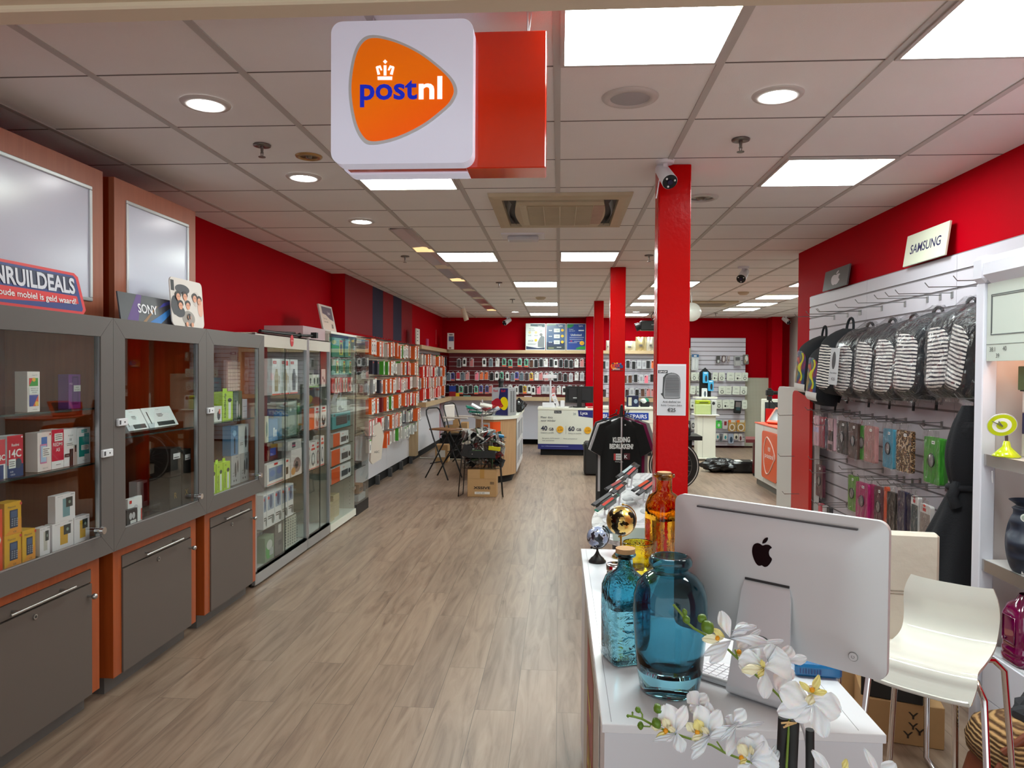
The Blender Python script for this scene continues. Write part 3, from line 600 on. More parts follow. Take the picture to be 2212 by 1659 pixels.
goods('phone_box', 'white phone box with black and silver phones, beside the crimson one', 'phone box', PX, 137.5, 165.5, .168, .055, sh2, (236, 236, 240), [('t', 'W I K O', .5, .8, .04, (60, 60, 60)), ('t', '10', .5, .68, .07, (60, 60, 60)), ('r', .4, 0, .68, .46, (30, 30, 34)), ('r', .72, 0, .98, .56, (190, 184, 180)), ('r', .8, .36, .92, .54, (40, 40, 44)), ('r', .12, .5, .72, .64, (236, 236, 234)), ('r', .16, .6, .6, .612, (50, 50, 50)), ('r', .16, .56, .66, .572, (50, 50, 50)), ('r', .0, .26, .38, .35, (34, 34, 38)), ('t', '10 PRO', .2, .285, .03, (230, 230, 230), 'c', 0, .34)], group=PB_)
goods('phone_box', 'white phone box with teal phones, rightmost on the middle shelf', 'phone box', PX, 166.5, 194.5, .166, .055, sh2, (236, 236, 240), [('r', .3, .86, .74, .95, (90, 180, 180)), ('t', 'WIKO T10', .52, .885, .03, (240, 240, 240), 'c', 0, .4), ('r', .1, .2, .52, .76, (20, 130, 124)), ('r', .5, .26, .88, .84, (60, 170, 180)), ('r', .26, .38, .84, .52, (236, 236, 234)), ('r', .3, .48, .78, .492, (50, 50, 50)), ('r', .3, .44, .8, .452, (50, 50, 50)), ('r', .3, .4, .66, .412, (50, 50, 50)), ('t', 'WIKO T10', .5, .08, .03, (110, 110, 110))], group=PB_)
z0 = .806; X2 = -2.16
max_ = [('p', [(0, 0), (1, 0), (1, .5)], (232, 150, 40)), ('r', .3, .2, .78, .76, (44, 54, 84)), ('r', .36, .52, .72, .72, (70, 90, 130))]+[('r', .38+.12*i, .26+.065*j, .47+.12*i, .3+.065*j, (140, 150, 170)) for i in range(3) for j in range(4)]+[('t', 'Maxcom', .34, .84, .07, (60, 60, 60)), ('t', 'V20', .5, .06, .06, (50, 50, 50)), ('e', .88, .92, .07, .05, (200, 60, 50))]
MXG = 'yellow phone boxes in the bottom of the nearest cabinet'
def yb_(a, b, z, l): goods('phone_box', l, 'phone box', X2, a, b, .128, .06, z, (226, 170, 30), max_, group=MXG)
yb_(7, 43, z0, 'yellow phone box, lower left of three stacked'); yb_(7.5, 44, z0+.1285, 'yellow phone box lying on top of the stack of yellow ones'); yb_(46, 74, z0, 'yellow phone box standing beside the stack of yellow ones')
goods('phone_box', 'tall orange box cut by the left edge, bottom of the nearest cabinet', 'box', X2, -30, 3, .24, .05, z0, (226, 74, 20), [('p', [(.3, .1), (.9, .5), (.4, .9)], (240, 220, 200))])
def nokia(a, b, z, c, l, n='Nokia 110 4G'):
    goods('phone_box', l, 'phone box', X2, a, b, .118, .035, z, (234, 226, 230), [('r', .36, .16, .72, .84, c), ('r', .52, .5, .86, .86, (34, 40, 40)), ('e', .7, .68, .06, .06, (130, 150, 140)), ('t', 'NOKIA', .84, .93, .045, (50, 50, 60), 'c', .01, .26), ('t', n, .22, .93, .035, (110, 110, 120), 'c', 0, .4)], group='white phone boxes in the bottom of the nearest cabinet')
nokia(84, 106, z0, (200, 190, 180), 'white phone box mostly hidden behind the other white ones'); 
nokia(111, 157, z0, (214, 160, 40), 'white phone box with yellow phone picture under the leaning one'); nokia(158.5, 192, z0, (206, 160, 50), 'white phone box with yellow phone and price label at the right'); nokia(118, 161, z0+.1185, (110, 150, 160), 'white phone box with a grey-blue phone standing on top of the others')
# ---- second cabinet
def easel(Xf, a, z, wd, label):
    y = YX(a, Xf); AC = pane('acrylic', (.93, .95, .97), .03, 1.49)
    o = MB().box(0, wd, .0, .003, 0, .05, AC).box(0, wd, 0, .07, 0, .003, AC).add([(0, .04, 0), (wd, .04, 0), (wd, .075, .08), (0, .075, .08)], [(0, 1, 2, 3)], AC).build('acrylic_stand', loc=(Xf, y, z), rz=PI/2); tag(o, label, 'stand', 'clear acrylic stands in the middle cabinet')
wb = [('t', 'SMART BAND', .5, .86, .03, (90, 90, 90), 'c', 0, .3), ('r', .3, .06, .9, .26, (40, 44, 44)), ('r', .1, .2, .13, .8, (60, 60, 64)), ('r', .4, .64, .6, .66, (80, 80, 80)), ('r', .4, .58, .62, .6, (80, 80, 80)), ('r', .42, .52, .58, .54, (80, 80, 80))]
for a, b, l, r_ in ((266, 311, 'slanted flat white box on a stand at the left of the middle cabinet', .0), (313, 375, 'slanted flat white box with dark band picture on a stand', .0)):
    y = YX(a, -2.22); w = YX(b, -2.22)-y
    m = MB().box(0, w, 0, .03, 0, .12, mat((232, 236, 238), .35), .001); m.art(w, .12, wb); o = m.build('accessory_box', loc=(-2.19, y, 1.274)); o.rotation_euler = (R(-28), 0, PI/2); tag(o, l, 'box', 'white boxes on stands in the middle cabinet')
    easel(-2.185, a+8, 1.253, .06, 'clear acrylic stand under the '+('left' if a < 300 else 'right')+' slanted white box')
goods('earphone_box', 'tilted white earphone box with red mark, bottom left of the middle cabinet', 'box', -2.16, 275, 306, .13, .02, .806, (236, 236, 238), [('e', .5, .42, .2, .13, (210, 210, 214)), ('e', .55, .62, .14, .09, (200, 200, 206)), ('r', .1, .8, .26, .92, (210, 60, 50)), ('r', .9, .05, .97, .5, (210, 60, 50))])
goods('earphone_box', 'small black earphone box at the left bottom of the middle cabinet', 'box', -2.13, 273, 296, .085, .02, .806, (44, 44, 50), [('e', .35, .6, .14, .2, (190, 190, 196)), ('e', .62, .6, .14, .2, (190, 190, 196)), ('r', .3, .16, .86, .34, (220, 220, 220))])
goods('watch_box', 'white box behind the earphone boxes in the middle cabinet', 'box', -2.36, 296, 318, .15, .05, .806, (214, 210, 208), [('r', .6, .2, .95, .9, (60, 60, 66))])
bx = [('r', .25, .6, .9, .8, (220, 220, 224)), ('r', .3, .64, .8, .67, (70, 70, 70))]
for k, (a, b, z, l) in enumerate([(366, 391, .806, 'black gift box with golden sign, lower left, middle cabinet'), (368, 391, .986, 'black gift box, upper one with white label, middle cabinet'), (393, 412, .806, 'black gift box, lower right one, middle cabinet'), (395, 412, .966, 'black gift box, upper right one, middle cabinet')]):
    goods('gift_box', l, 'box', -2.17, a, b, .175 if k % 2 == 0 else .16, .12, z, (30, 28, 26), bx if k % 2 else [('t', 'R' if k == 0 else 'X', .5, .3, .2, (150, 120, 40))], group='black gift boxes in the middle cabinet')
for a, l in ((312, 'empty acrylic stand right of the earphone boxes'), (330, 'empty acrylic stand farthest right in the middle cabinet')):
    easel(-2.19, a, .807, .07, l)
# ---- third cabinet
X3 = -2.20; z3 = 1.253
goods('puzzle_box', 'light blue box with red base at the left of the third cabinet', 'box', -2.38, 455, 478, .26, .04, z3+.02, (120, 160, 180), [('r', 0, 0, 1, .16, (200, 30, 40)), ('t', 'BUTTERFLY', .5, .84, .05, (200, 60, 60), 'c', .01), ('t', 'Speaker', .4, .72, .06, (40, 50, 60), 'c', 0, .5), ('t', 'GENIE', .5, .62, .06, (40, 50, 60), 'c', 0, .5), ('r', .1, .2, .6, .4, (60, 66, 66)), ('e', .5, .48, .35, .09, (220, 170, 150))])
kb = goods('keyboard', 'pink keyboard standing upright in the third cabinet', 'keyboard', -2.27, 489, 514, .40, .02, z3, (176, 128, 122))
for i in range(6):
    for j in range(15):
        if j in (8, 11) : continue
kbm = MB()
for i in range(6):
    for j in range(15): kbm.box(.02+.036*i, .05+.036*i, -.004, 0, .012+.0255*j, .034+.0255*j, mat((240, 206, 196), .5))
kbm.build('keys', kb); kb.scale = (1, 1, 1)
ob = [('r', .12, .1, .4, .9, (150, 190, 20)), ('t', 'OneBlade', .3, .12, .5, (30, 40, 30))]
def blade(a, b, X, z, l, h=.16):
    Y0 = YX(a, X); w = YX(b, X)-Y0; m = MB().box(0, w, 0, .06, 0, h, mat((176, 212, 24), .4), .0008).box(w*.3, w*.7, .02, .022, h, h+.022, mat((176, 212, 24), .4))
    m.text('OneBlade', .3*w, .1*h, w*.2, mat((30, 50, 30)), -.001, 'l', .01, rot=PI/2); m.art(w, h, [('r', .55, .05, .8, .62, (225, 228, 228)), ('e', .68, .7, .2, .07, (40, 44, 44)), ('t', '360', .3, .86, .06, (40, 50, 30), 'c', 0, .4)])
    o = m.build('trimmer_box', loc=(X, Y0, z), rz=PI/2); tag(o, l, 'trimmer box', 'lime green trimmer boxes')
blade(481, 503, -2.2, z3, 'lime green trimmer box standing on the glass shelf', .19)
goods('shaver_box', 'dark green box with silver clippers right of the lime trimmer box', 'box', X3, 505, 523, .19, .05, z3, (60, 84, 72), [('e', .4, .35, .1, .3, (200, 200, 200)), ('e', .65, .3, .08, .25, (200, 200, 200))])
goods('charger_box', 'small white box at the right end of the third cabinet shelf', 'box', X3, 524, 534, .13, .04, z3, (220, 214, 226), [('r', .1, .6, .9, .62, (90, 90, 110)), ('r', .1, .35, .9, .37, (90, 90, 110))])
goods('earphone_box', 'small white and black box left of the lime trimmer box', 'box', -2.2, 462, 479, .1, .05, z3, (228, 226, 224), [('e', .6, .4, .2, .3, (50, 50, 54)), ('r', .6, .5, .8, .8, (230, 110, 80))])
for a, b, l in ((452, 466, 'lime green trimmer box, leftmost of three in the bottom'), (467.5, 481, 'lime green trimmer box, middle of three in the bottom'), (482.5, 497, 'lime green trimmer box, rightmost of three in the bottom')): blade(a, b, -2.16, .806, l, .185)
cl = [('e', .45, .5, .1, .26, (60, 62, 66)), ('e', .7, .6, .07, .22, (60, 62, 66)), ('t', 'Adler', .6, .9, .05, (60, 60, 60), 'c', 0, .5), ('e', .25, .14, .06, .04, (70, 70, 74)), ('e', .5, .14, .06, .04, (70, 70, 74)), ('r', .1, .3, .3, .32, (110, 110, 110)), ('r', .1, .4, .28, .42, (110, 110, 110))]
goods('clipper_box', 'grey clipper box, left of two under the blue box', 'box', X3, 500, 519, .20, .06, .806, (172, 174, 178), cl, group='grey clipper boxes'); goods('clipper_box', 'grey clipper box, right of two under the white box', 'box', X3, 520, 538, .20, .06, .806, (172, 174, 178), cl, group='grey clipper boxes')
goods('toothbrush_box', 'tall blue box with a black wand on the grey boxes', 'box', X3, 499, 514, .2, .06, 1.007, (86, 128, 168), [('r', .45, .05, .6, .6, (20, 20, 24)), ('e', .5, .75, .25, .1, (150, 190, 220))])
goods('shaver_box', 'tall white shaver box on the grey boxes', 'box', X3, 516, 537, .2, .05, 1.007, (214, 222, 226), [('e', .7, .55, .12, .38, (50, 54, 58)), ('r', .1, .3, .4, .32, (110, 110, 110)), ('r', .1, .36, .4, .38, (110, 110, 110))])
# lamp under the third cabinet top
p = YX(497, -2.22); o = MB().lathe([(0, -.008), (.03, -.008), (.034, 0)], mat((255, 250, 235), .4, emit=12), 20).build('cabinet_spotlight', loc=(-2.25, p, 1.806)); tag(o, 'small lit spotlight under the top of the third cabinet', 'lamp')
# ================================================================ aluminium and glass showcases
def showcase(name, Y0, Y1, top, shelves, label, style='alu', back=(150, 132, 142), Xf=-2.19, dep=.44):
    Wd = Y1-Y0-.004; t = thing('showcase', label, 'showcase', (Xf, Y0+.002, 0), PI/2, 'glass showcases along the left wall')
    if style == 'alu':
        m = MB(); p = .028
        for x in (0, Wd-p):
            for y in (0, dep-p): m.box(x, x+p, y, y+p, .02, top, ALU, .003)
        m.box(p, Wd-p, 0, .028, .02, .12, ALU).box(0, Wd, 0, dep, .10, .12, mat((190, 196, 192), .4)).box(p, Wd-p, 0, .02, top-.10, top, mat((206, 200, 188), .45)).box(0, Wd, .0, dep, top-.008, top, mat((206, 200, 188), .45))
        for x in (.05, Wd-.05): m.cyl((x, .05, 0), (x, .05, .02), .02, .018, BLACK, 10).cyl((x, dep-.05, 0), (x, dep-.05, .02), .02, .018, BLACK, 10)
        m.build('frame', t)
        MB().box(p, Wd-p, dep-.02, dep-.012, .12, top-.01, mat(back, .3, name='showcase_back')).build('back_panel', t)
        MB().box(p, Wd*.53, .004, .009, .12, top-.10, GLASS).box(Wd*.53-.002, Wd*.53+.002, .002, .009, .12, top-.1, mat((30, 40, 38), .2)).build('sliding_door', t)
        MB().box(Wd*.5, Wd-p, .014, .019, .12, top-.10, GLASS).build('sliding_door', t)
        MB().box(.002, .007, p, dep-p, .12, top-.01, GLASS).build('side_glass', t); MB().box(Wd-.007, Wd-.002, p, dep-p, .12, top-.01, GLASS).build('side_glass', t)
    elif style == 'white':
        m = MB().box(0, Wd, 0, dep, .02, .09, CREAM).box(0, Wd, 0, dep, top-.02, top, CREAM).box(Wd-.02, Wd, .02, dep, .09, top-.02, mat((196, 192, 180), .5)).box(0, .015, .02, dep, .09, top-.02, mat((196, 192, 180), .5)).box(.015, Wd-.02, dep-.015, dep, .09, top-.02, mat(back, .4))
        for k in range(44): 
            for y in (.06, dep-.09): m.box(Wd-.0215, Wd-.02, y, y+.006, .14+.04*k, .146+.04*k, BLACK)
        m.build('case', t)
        MB().box(.002, Wd*.5-.001, .004, .009, .085, top-.01, GLASS).build('glass_door', t); MB().box(Wd*.5+.001, Wd-.002, .004, .009, .085, top-.01, GLASS).build('glass_door', t)
        MB().box(Wd-.06, Wd-.005, .0, .02, top-.16, top-.12, CHROME).box(Wd-.06, Wd-.005, 0, .02, .3, .33, CHROME).build('hinges', t)
    else:
        m = MB().box(0, Wd, 0, dep, 0, .12, BLACK); m.build('base', t); MB().box(0, Wd, 0, dep, top-.01, top, EDGE).build('glass_top', t)
        MB().box(0, .006, 0, dep, .12, top-.01, GLASS).build('side_glass', t); MB().box(Wd-.006, Wd, 0, dep, .12, top-.01, GLASS).build('side_glass', t); MB().box(.006, Wd-.006, 0, .005, .12, top-.01, GLASS).build('glass_door', t)
    for z in shelves:
        MB().box(.03, Wd-.03, .03, dep-.03, z-.007, z-.001, GLASS).box(.03, Wd-.03, .028, .0305, z-.007, z-.001, mat((40, 56, 52), .2)).build('shelf', t)
    return t
_g = [YX(p_, -2.19) for p_ in (551, 665.5, 714.5, 770, 797)]; G1, G2, G3, G4 = [(max(5.05, a_)+.003, b_-.003) for a_, b_ in zip(_g[:-1], _g[1:])]
showcase('a', *G1, 1.86, (.38, .695, 1.035, 1.39), 'aluminium showcase with sliding glass doors and steel jugs inside')
showcase('b', *G2, 1.86, (.69, 1.05, 1.43), 'narrow aluminium showcase with an empty white bottom')
showcase('c', *G3, 1.96, (.463, .64, .825, 1.0, 1.166, 1.36, 1.54, 1.72), 'white framed glass showcase with eight shelves of boxes', 'white', (150, 160, 150))
showcase('d', *G4, 1.93, (.5, .9, 1.3), 'see-through glass showcase on a black base', 'black')
GX = -2.215
def gb(cat, l, a, b, h, d, z, col, cmds=(), grp=None, X=GX, name=None): return goods(name or cat.replace(' ', '_'), l, cat, X, a, b, h, d, z, col, cmds, group=grp)
jug = lambda c: [('r', 0, 0, 1, .04, (214, 60, 40)), ('r', .08, .86, .5, .94, (200, 30, 40)), ('p', [(.3, .1), (.7, .1), (.74, .5), (.6, .72), (.4, .72), (.26, .5)], c), ('p', [(.74, .55), (.9, .5), (.86, .3), (.8, .3), (.82, .48)], c), ('t', 'HOGE', .3, .88, .04, (240, 240, 240), 'c', 0, .34)]
gb('jug box', 'white box with golden jug picture, left of three', 588, 606, .285, .1, 1.391, (232, 234, 236), jug((170, 156, 120)), 'boxes of vacuum jugs')
gb('jug box', 'white box with golden jug picture and a red sticker, middle of three', 607, 625, .285, .1, 1.391, (232, 234, 236), jug((170, 160, 126))+[('r', .56, .82, .8, .95, (240, 60, 60))], 'boxes of vacuum jugs')
gb('jug box', 'white box with dark steel jug picture, right of three', 626.5, 643, .285, .1, 1.391, (232, 234, 236), jug((74, 82, 88)), 'boxes of vacuum jugs')
gb('accessory box', 'pale green box with teal brush in the sliding door showcase', 573, 580, .2, .06, 1.036, (206, 214, 196), [('e', .5, .5, .2, .3, (40, 120, 120))])
gb('accessory box', 'blue box of small bottles, left on the second shelf', 580.5, 600, .17, .06, 1.036, (70, 130, 180), [('r', .5, .2, .66, .6, (220, 230, 235)), ('r', .7, .2, .86, .5, (220, 230, 235))])
gb('accessory box', 'light blue box behind the small bottles', 604, 620, .2, .05, 1.036, (90, 150, 190), [('r', .3, .1, .5, .6, (230, 236, 240))], X=-2.3)
gb('accessory box', 'large grey-green box on the second shelf', 622, 641, .29, .1, 1.036, (120, 144, 132), [('e', .3, .75, .1, .05, (200, 210, 200))], X=-2.25)
gb('accessory box', 'slim green box beside the grey-green box', 643, 648, .26, .06, 1.036, (120, 170, 110), [('r', .2, .1, .7, .6, (210, 224, 190))], X=-2.3)
gb('controller box', 'white box with two blue game controllers', 577, 613, .165, .06, .696, (236, 232, 230), [('r', .1, .2, .94, .82, (90, 124, 160)), ('e', .3, .55, .15, .16, (50, 100, 170)), ('e', .72, .58, .15, .16, (50, 100, 170)), ('r', .4, .9, .62, 1, (220, 50, 40)), ('r', 0, .05, 1, .08, (220, 60, 50))])
gb('controller box', 'white box with a black adapter picture next to the controllers', 615, 626, .165, .05, .696, (236, 226, 220), [('r', .25, .25, .7, .6, (40, 40, 40)), ('r', .3, .85, .7, .95, (220, 60, 40))])
gb('headphone box', 'white box with pink headphones at the right of the third shelf', 629, 652, .225, .08, .696, (226, 216, 214), [('e', .55, .4, .36, .28, (150, 120, 116)), ('e', .2, .2, .2, .14, (200, 140, 80)), ('e', .5, .4, .14, .14, (60, 50, 50))])
gb('radio', 'silver radio box on top of the headphone box', 622, 651, .075, .12, .923, (196, 192, 190), [('r', .3, .2, .55, .8, (70, 60, 70)), ('r', .3, .4, .55, .5, (220, 60, 120))])
gb('accessory box', 'dark red box with blue label on the third shelf', 579, 600, .12, .08, .863, (96, 24, 30), [('r', .2, .3, .8, .8, (40, 70, 170))], X=-2.3)
bp = [('r', .08, .5, .92, .96, (150, 166, 190)), ('e', .5, .74, .2, .2, (60, 80, 120)), ('e', .2, .86, .12, .05, (210, 50, 50)), ('r', .1, .3, .7, .33, (60, 60, 60)), ('r', .1, .24, .6, .27, (60, 60, 60)), ('e', .78, .2, .16, .14, (110, 116, 116))]
for i, (a, b, l) in enumerate([(569, 576, 'first'), (577, 593, 'second'), (594, 608, 'third'), (609, 621, 'fourth'), (622, 634, 'fifth')]): gb('headset box', 'white box with blue picture, %s from the left on the fourth shelf' % l, a, b, .262, .1, .381, (230, 230, 232), bp, 'white and blue boxes on the fourth shelf')
gb('tool set', 'green and clear set standing in the bottom of the sliding door showcase', 572, 592, .19, .08, .121, (116, 140, 112), [('e', .4, .4, .3, .3, (60, 160, 60)), ('e', .5, .65, .3, .2, (200, 206, 200)), ('r', .5, .2, .9, .5, (170, 176, 176))])
gb('accessory box', 'tall dark grey box in the bottom of the sliding door showcase', 594, 612, .25, .1, .121, (92, 90, 88), [('r', .4, .7, .75, .96, (220, 220, 216)), ('r', .4, .3, .8, .45, (60, 56, 60))])
gb('sticker card', 'pale card covered in rows of tiny prints in the bottom of the showcase', 614, 640, .255, .02, .121, (206, 210, 196), [('r', .08+.15*i, .06+.09*j, .16+.15*i, .11+.09*j, (90, 100, 96)) for i in range(6) for j in range(10)], X=-2.23)
# narrow showcase
for i, (a, b, l) in enumerate([(667, 674.5, 'left'), (675.5, 682.5, 'middle'), (683.5, 689, 'right')]): gb('charger box', 'small white and green charger box, %s of three' % l, a, b, .115, .05, 1.431, (226, 228, 214), [('r', 0, 0, 1, .12, (150, 190, 90)), ('e', .5, .5, .22, .26, (40, 44, 40))], 'small charger boxes')
gb('charger box', 'tall dark and white box on the top shelf of the narrow showcase', 689.5, 694, .16, .05, 1.431, (40, 46, 60)); gb('charger box', 'tall white box with black cable picture, narrow showcase', 694.5, 703, .165, .05, 1.431, (232, 222, 214), [('e', .35, .5, .12, .1, (20, 20, 20)), ('e', .65, .35, .12, .1, (20, 20, 20))])
sp = lambda c: [('r', .3, .86, .75, .94, (210, 40, 40)), ('r', .2, .72, .85, .8, (230, 90, 60)), ('e', .5, .35, .3, .26, c), ('e', .5, .5, .16, .18, (236, 220, 214)), ('r', 0, .04, 1, .06, (220, 120, 90))]
gb('speaker box', 'orange box end at the left of the middle shelf, narrow showcase', 666, 679, .19, .06, 1.051, (222, 96, 30)); gb('speaker box', 'white box with pink speaker picture, narrow showcase', 679.5, 691.5, .2, .06, 1.051, (236, 218, 210), sp((190, 140, 130))); gb('speaker box', 'white box with black padlock shaped speaker picture', 692.5, 705.5, .2, .06, 1.051, (238, 222, 214), sp((30, 30, 32)))
hp = lambda c: [('r', .3, .86, .7, .93, (220, 50, 40)), ('r', .15, .72, .85, .8, (230, 80, 60)), ('e', .5, .38, .32, .26, c), ('e', .5, .4, .2, .18, (238, 232, 228)), ('r', 0, .02, 1, .05, (220, 60, 50))]
for i, (a, b, c_, h_) in enumerate([(662, 670, (40, 44, 50), .26), (671, 682, (120, 120, 124), .24), (683, 691, (150, 50, 80), .25), (692.5, 700.5, (90, 110, 130), .28)]): gb('headphone box', 'white and red headphone box, %s on the lower shelf of the narrow showcase' % nth(i), a, b, h_, .07, .691, (238, 230, 226), hp(c_), 'headphone boxes')
# white showcase
gk = lambda: [('r', 0, 0, 1, 1, (30, 132, 108)), ('p', [(.1, .6), (.9, .6), (.8, .98), (.2, .95)], (140, 190, 176)), ('r', .62, .1, .92, .9, (200, 196, 60)), ('r', .66, .78, .9, .88, (200, 60, 40)), ('e', .77, .42, .1, .28, (60, 56, 50))]
for i, (a, b, z) in enumerate([(717, 742, 1.721), (745, 757, 1.721)]): gb('cable pack', 'green pack with yellow card, %s on the top shelf' % ('left' if i == 0 else 'right'), a, b, .19, .05, z, (60, 150, 120), gk(), 'green cable packs')
for i, (a, b) in enumerate([(717, 732), (733, 746), (747.5, 759)]): gb('cable pack', 'green pack with yellow card, %s on the second shelf' % nth(i), a, b, .155, .05, 1.541, (40, 140, 114), gk(), 'green cable packs')
for i in range(8):
    a = 717+5.7*i; gb('cable pack', 'slim white and red hanging pack, %s on the third shelf' % nth(i), a, a+5, .15, .03, 1.361, (232, 222, 206) if i % 3 else (210, 50, 40), [('r', 0, 0, .3, 1, (214, 50, 40)), ('e', .65, .45, .18, .26, (90, 76, 66)), ('e', .5, .98, .2, .03, (230, 70, 60))], 'slim red and white packs')
gb('cable bag', 'clear bag of coiled grey cables on the fourth shelf', 728, 750, .14, .05, 1.167, (176, 184, 176), [('e', .4, .25, .3, .2, (70, 80, 86)), ('e', .6, .5, .25, .3, (196, 204, 200))])
gb('keyboard box', 'teal box with a black keyboard picture', 718, 757, .155, .06, 1.001, (44, 150, 156), [('r', .2, .2, .8, .82, (54, 58, 62)), ('r', .85, .35, .96, .75, (34, 60, 70)), ('r', .05, .8, .15, .95, (30, 50, 60))]+[('r', .23+.08*i, .28+.13*j, .29+.08*i, .37+.13*j, (90, 92, 96)) for i in range(7) for j in range(4)])
ok_ = [('r', .0, 0, .42, 1, (222, 86, 24)), ('r', .5, .2, .84, .62, (76, 78, 82)), ('e', .92, .42, .05, .18, (50, 50, 54)), ('t', 'MIXIE', .62, .78, .1, (220, 70, 50), 'c', .01, .3)]
for i, (a, b, z, h_) in enumerate([(720, 753, .826, .13), (716.5, 758, .641, .155), (716.5, 758, .464, .15)]): gb('keyboard box', 'orange and white keyboard set box, %s of three shelves' % ['upper', 'middle', 'lower'][i], a, b, h_, .07, z, (226, 226, 226), ok_, 'orange and white keyboard boxes')
tan = (176, 160, 120)
for i in range(11):
    y0 = G3[0]+.06; o = goods('flat_case', 'flat tan case in the front left stack, %s from the bottom' % nth(i), 'case', -2.235, 0, 0, .015, .13, .091+.0165*i, tan, y0=y0+.01*rnd.random(), w=.2, group='stacks of flat tan cases'); 
for i in range(14):
    o = goods('flat_case', 'flat tan case in the rear right stack, %s from the bottom' % nth(i), 'case', -2.26, 0, 0, .015, .14, .091+.0165*i, (186, 170, 130), y0=G3[0]+.30+.012*rnd.random(), w=.2, group='stacks of flat tan cases')
for i in range(9): goods('flat_case', 'flat dark-edged case in the black stack, %s from the bottom' % nth(i), 'case', -2.45, 0, 0, .022, .13, .091+.034*i, (70, 62, 52), y0=G3[0]+.05, w=.2, group='stacks of flat black cases')
# glass tower
z = .121
gb('pouch', 'crumpled clear and black pouches in the bottom of the glass tower', 775, 790, .07, .12, .125, (176, 178, 180), name='pouch'); gb('carton', 'open tan carton in the glass tower', 776, 785, .1, .12, .21, (150, 110, 76), [('r', .1, .2, .9, .6, (60, 40, 30))])
gb('hinge pouch', 'black coiled cable lying in the glass tower', 772, 782, .06, .1, .505, (44, 48, 50), name='cable_coil')
# things on top of the showcases
t = thing('boom_arm', 'folded black microphone boom arm lying on the aluminium showcase', 'boom arm', (-2.25, YX(562, -2.25), 1.872), 0)
MB().cyl((0, 0, .01), (.03, .75, .01), .012, .012, BLACK, 10).cyl((-.03, .05, .01), (0, .72, .03), .008, .008, BLACK, 10).build('tube', t)
MB().ball((.03, .75, .012), .022, BLACK, 12).cyl((.03, .75, .012), (.06, 1.02, .02), .01, .012, BLACK, 10).box(.04, .09, 1.0, 1.05, 0, .05, BLACK).build('joint', t)
y0 = YX(652, -2.3); goods('carton', 'long pinkish flat box on top of the narrow showcase', 'box', -2.24, 0, 0, .115, .35, 1.861, (190, 160, 164), y0=G2[0]+.01, w=.6)
o = MB().lathe([(0, -.003), (.045, -.003), (.045, 0)], mat((206, 20, 40), .3), 28).text('op=op', 0, -.008, .02, PAPER, 0).build('round_sticker', loc=(-2.186, YX(630, -2.186), 1.815)); 
bpy.data.objects.remove(o)
m = MB().prism([(.035*math.cos(2*PI*i/28), .048*math.sin(2*PI*i/28)) for i in range(28)], -.002, 0, mat((206, 20, 40), .3)).text('op=op', 0, -.006, .014, PAPER, -.0025); o = m.build('round_sticker', loc=(-2.188, YX(630, -2.19), 1.828), rz=PI/2); tag(o, 'round red sticker on the header of the sliding door showcase', 'sticker')
t = thing('framed_card', 'tilted framed offer card standing on the white showcase', 'framed card', (-2.32, YX(692, -2.32)+.1, 1.978), PI/2, rot=(R(-12), 0, PI/2))
m = MB().box(0, .42, 0, .015, 0, .27, mat((196, 180, 172), .4)); m.art(.42, .27, [('r', .08, .06, .92, .93, (206, 180, 164)), ('p', [(.16, .93), (.92, .93), (.92, .42), (.66, .48), (.4, .62), (.16, .66)], (86, 64, 80)), ('t', 'Lyca', .64, .66, .12, (220, 200, 200), 'c', .01, .3), ('t', 'Meer data', .3, .44, .07, (90, 66, 60), 'c', 0, .4), ('t', 'voor minder', .32, .32, .07, (90, 66, 60), 'c', 0, .44), ('t', '20', .74, .14, .16, (80, 60, 60), 'c', .01, .2)])
m.build('card', t)
# ================================================================ left slatwall with hanging packs
def slat(m, x0, x1, z0, z1, col, pitch=.1, y0=0, gz=.012, back=None):
    n = max(1, round((z1-z0)/pitch)); p = (z1-z0)/n
    m.box(x0, x1, y0+.006, y0+.018, z0, z1, back or mat((96, 88, 88), .8))
    for i in range(n): m.box(x0, x1, y0, y0+.007, z0+i*p+gz/2, z0+(i+1)*p-gz/2, col)
def hook(m, x, z, L=.2, y=0, th=.0028):
    m.tube([(x, y, z), (x, y-L, z-.006), (x, y-L-.02, z+.018)], th, WIRE, 6); m.box(x-.012, x+.012, y-.004, y, z-.03, z+.008, WIRE)
IV = mat((206, 196, 176), .5, name='ivory_slat'); LG = mat((204, 200, 212), .45, name='pale_slat')
SX = -2.53; SY0, SY1 = YX(770, -2.53), YX(888, -2.5)
t = thing('slatwall', 'ivory slatwall full of orange and white hanging packs on the left', 'slatwall', (SX, SY0, 0), PI/2)
Ls = SY1-SY0
m = MB(); slat(m, 0, Ls, .76, 2.02, IV, .05, gz=.006, back=mat((150, 140, 125), .8)); m.build('slat_panel', t)
m = MB().box(0, Ls*.5-.002, 0, .018, .13, .755, WHITE).box(Ls*.5+.002, Ls, 0, .018, .13, .755, WHITE); m.build('lower_panel', t)
m = MB()
for k in range(5): MB().box(.2+.75*k, .26+.75*k, -.05, .0, 0, .13, mat((90, 90, 92), .5, .5)).build('foot', t)
MB().box(Ls, Ls+.19, -.12, .018, .13, 2.02, OAKV).build('end_post', t)
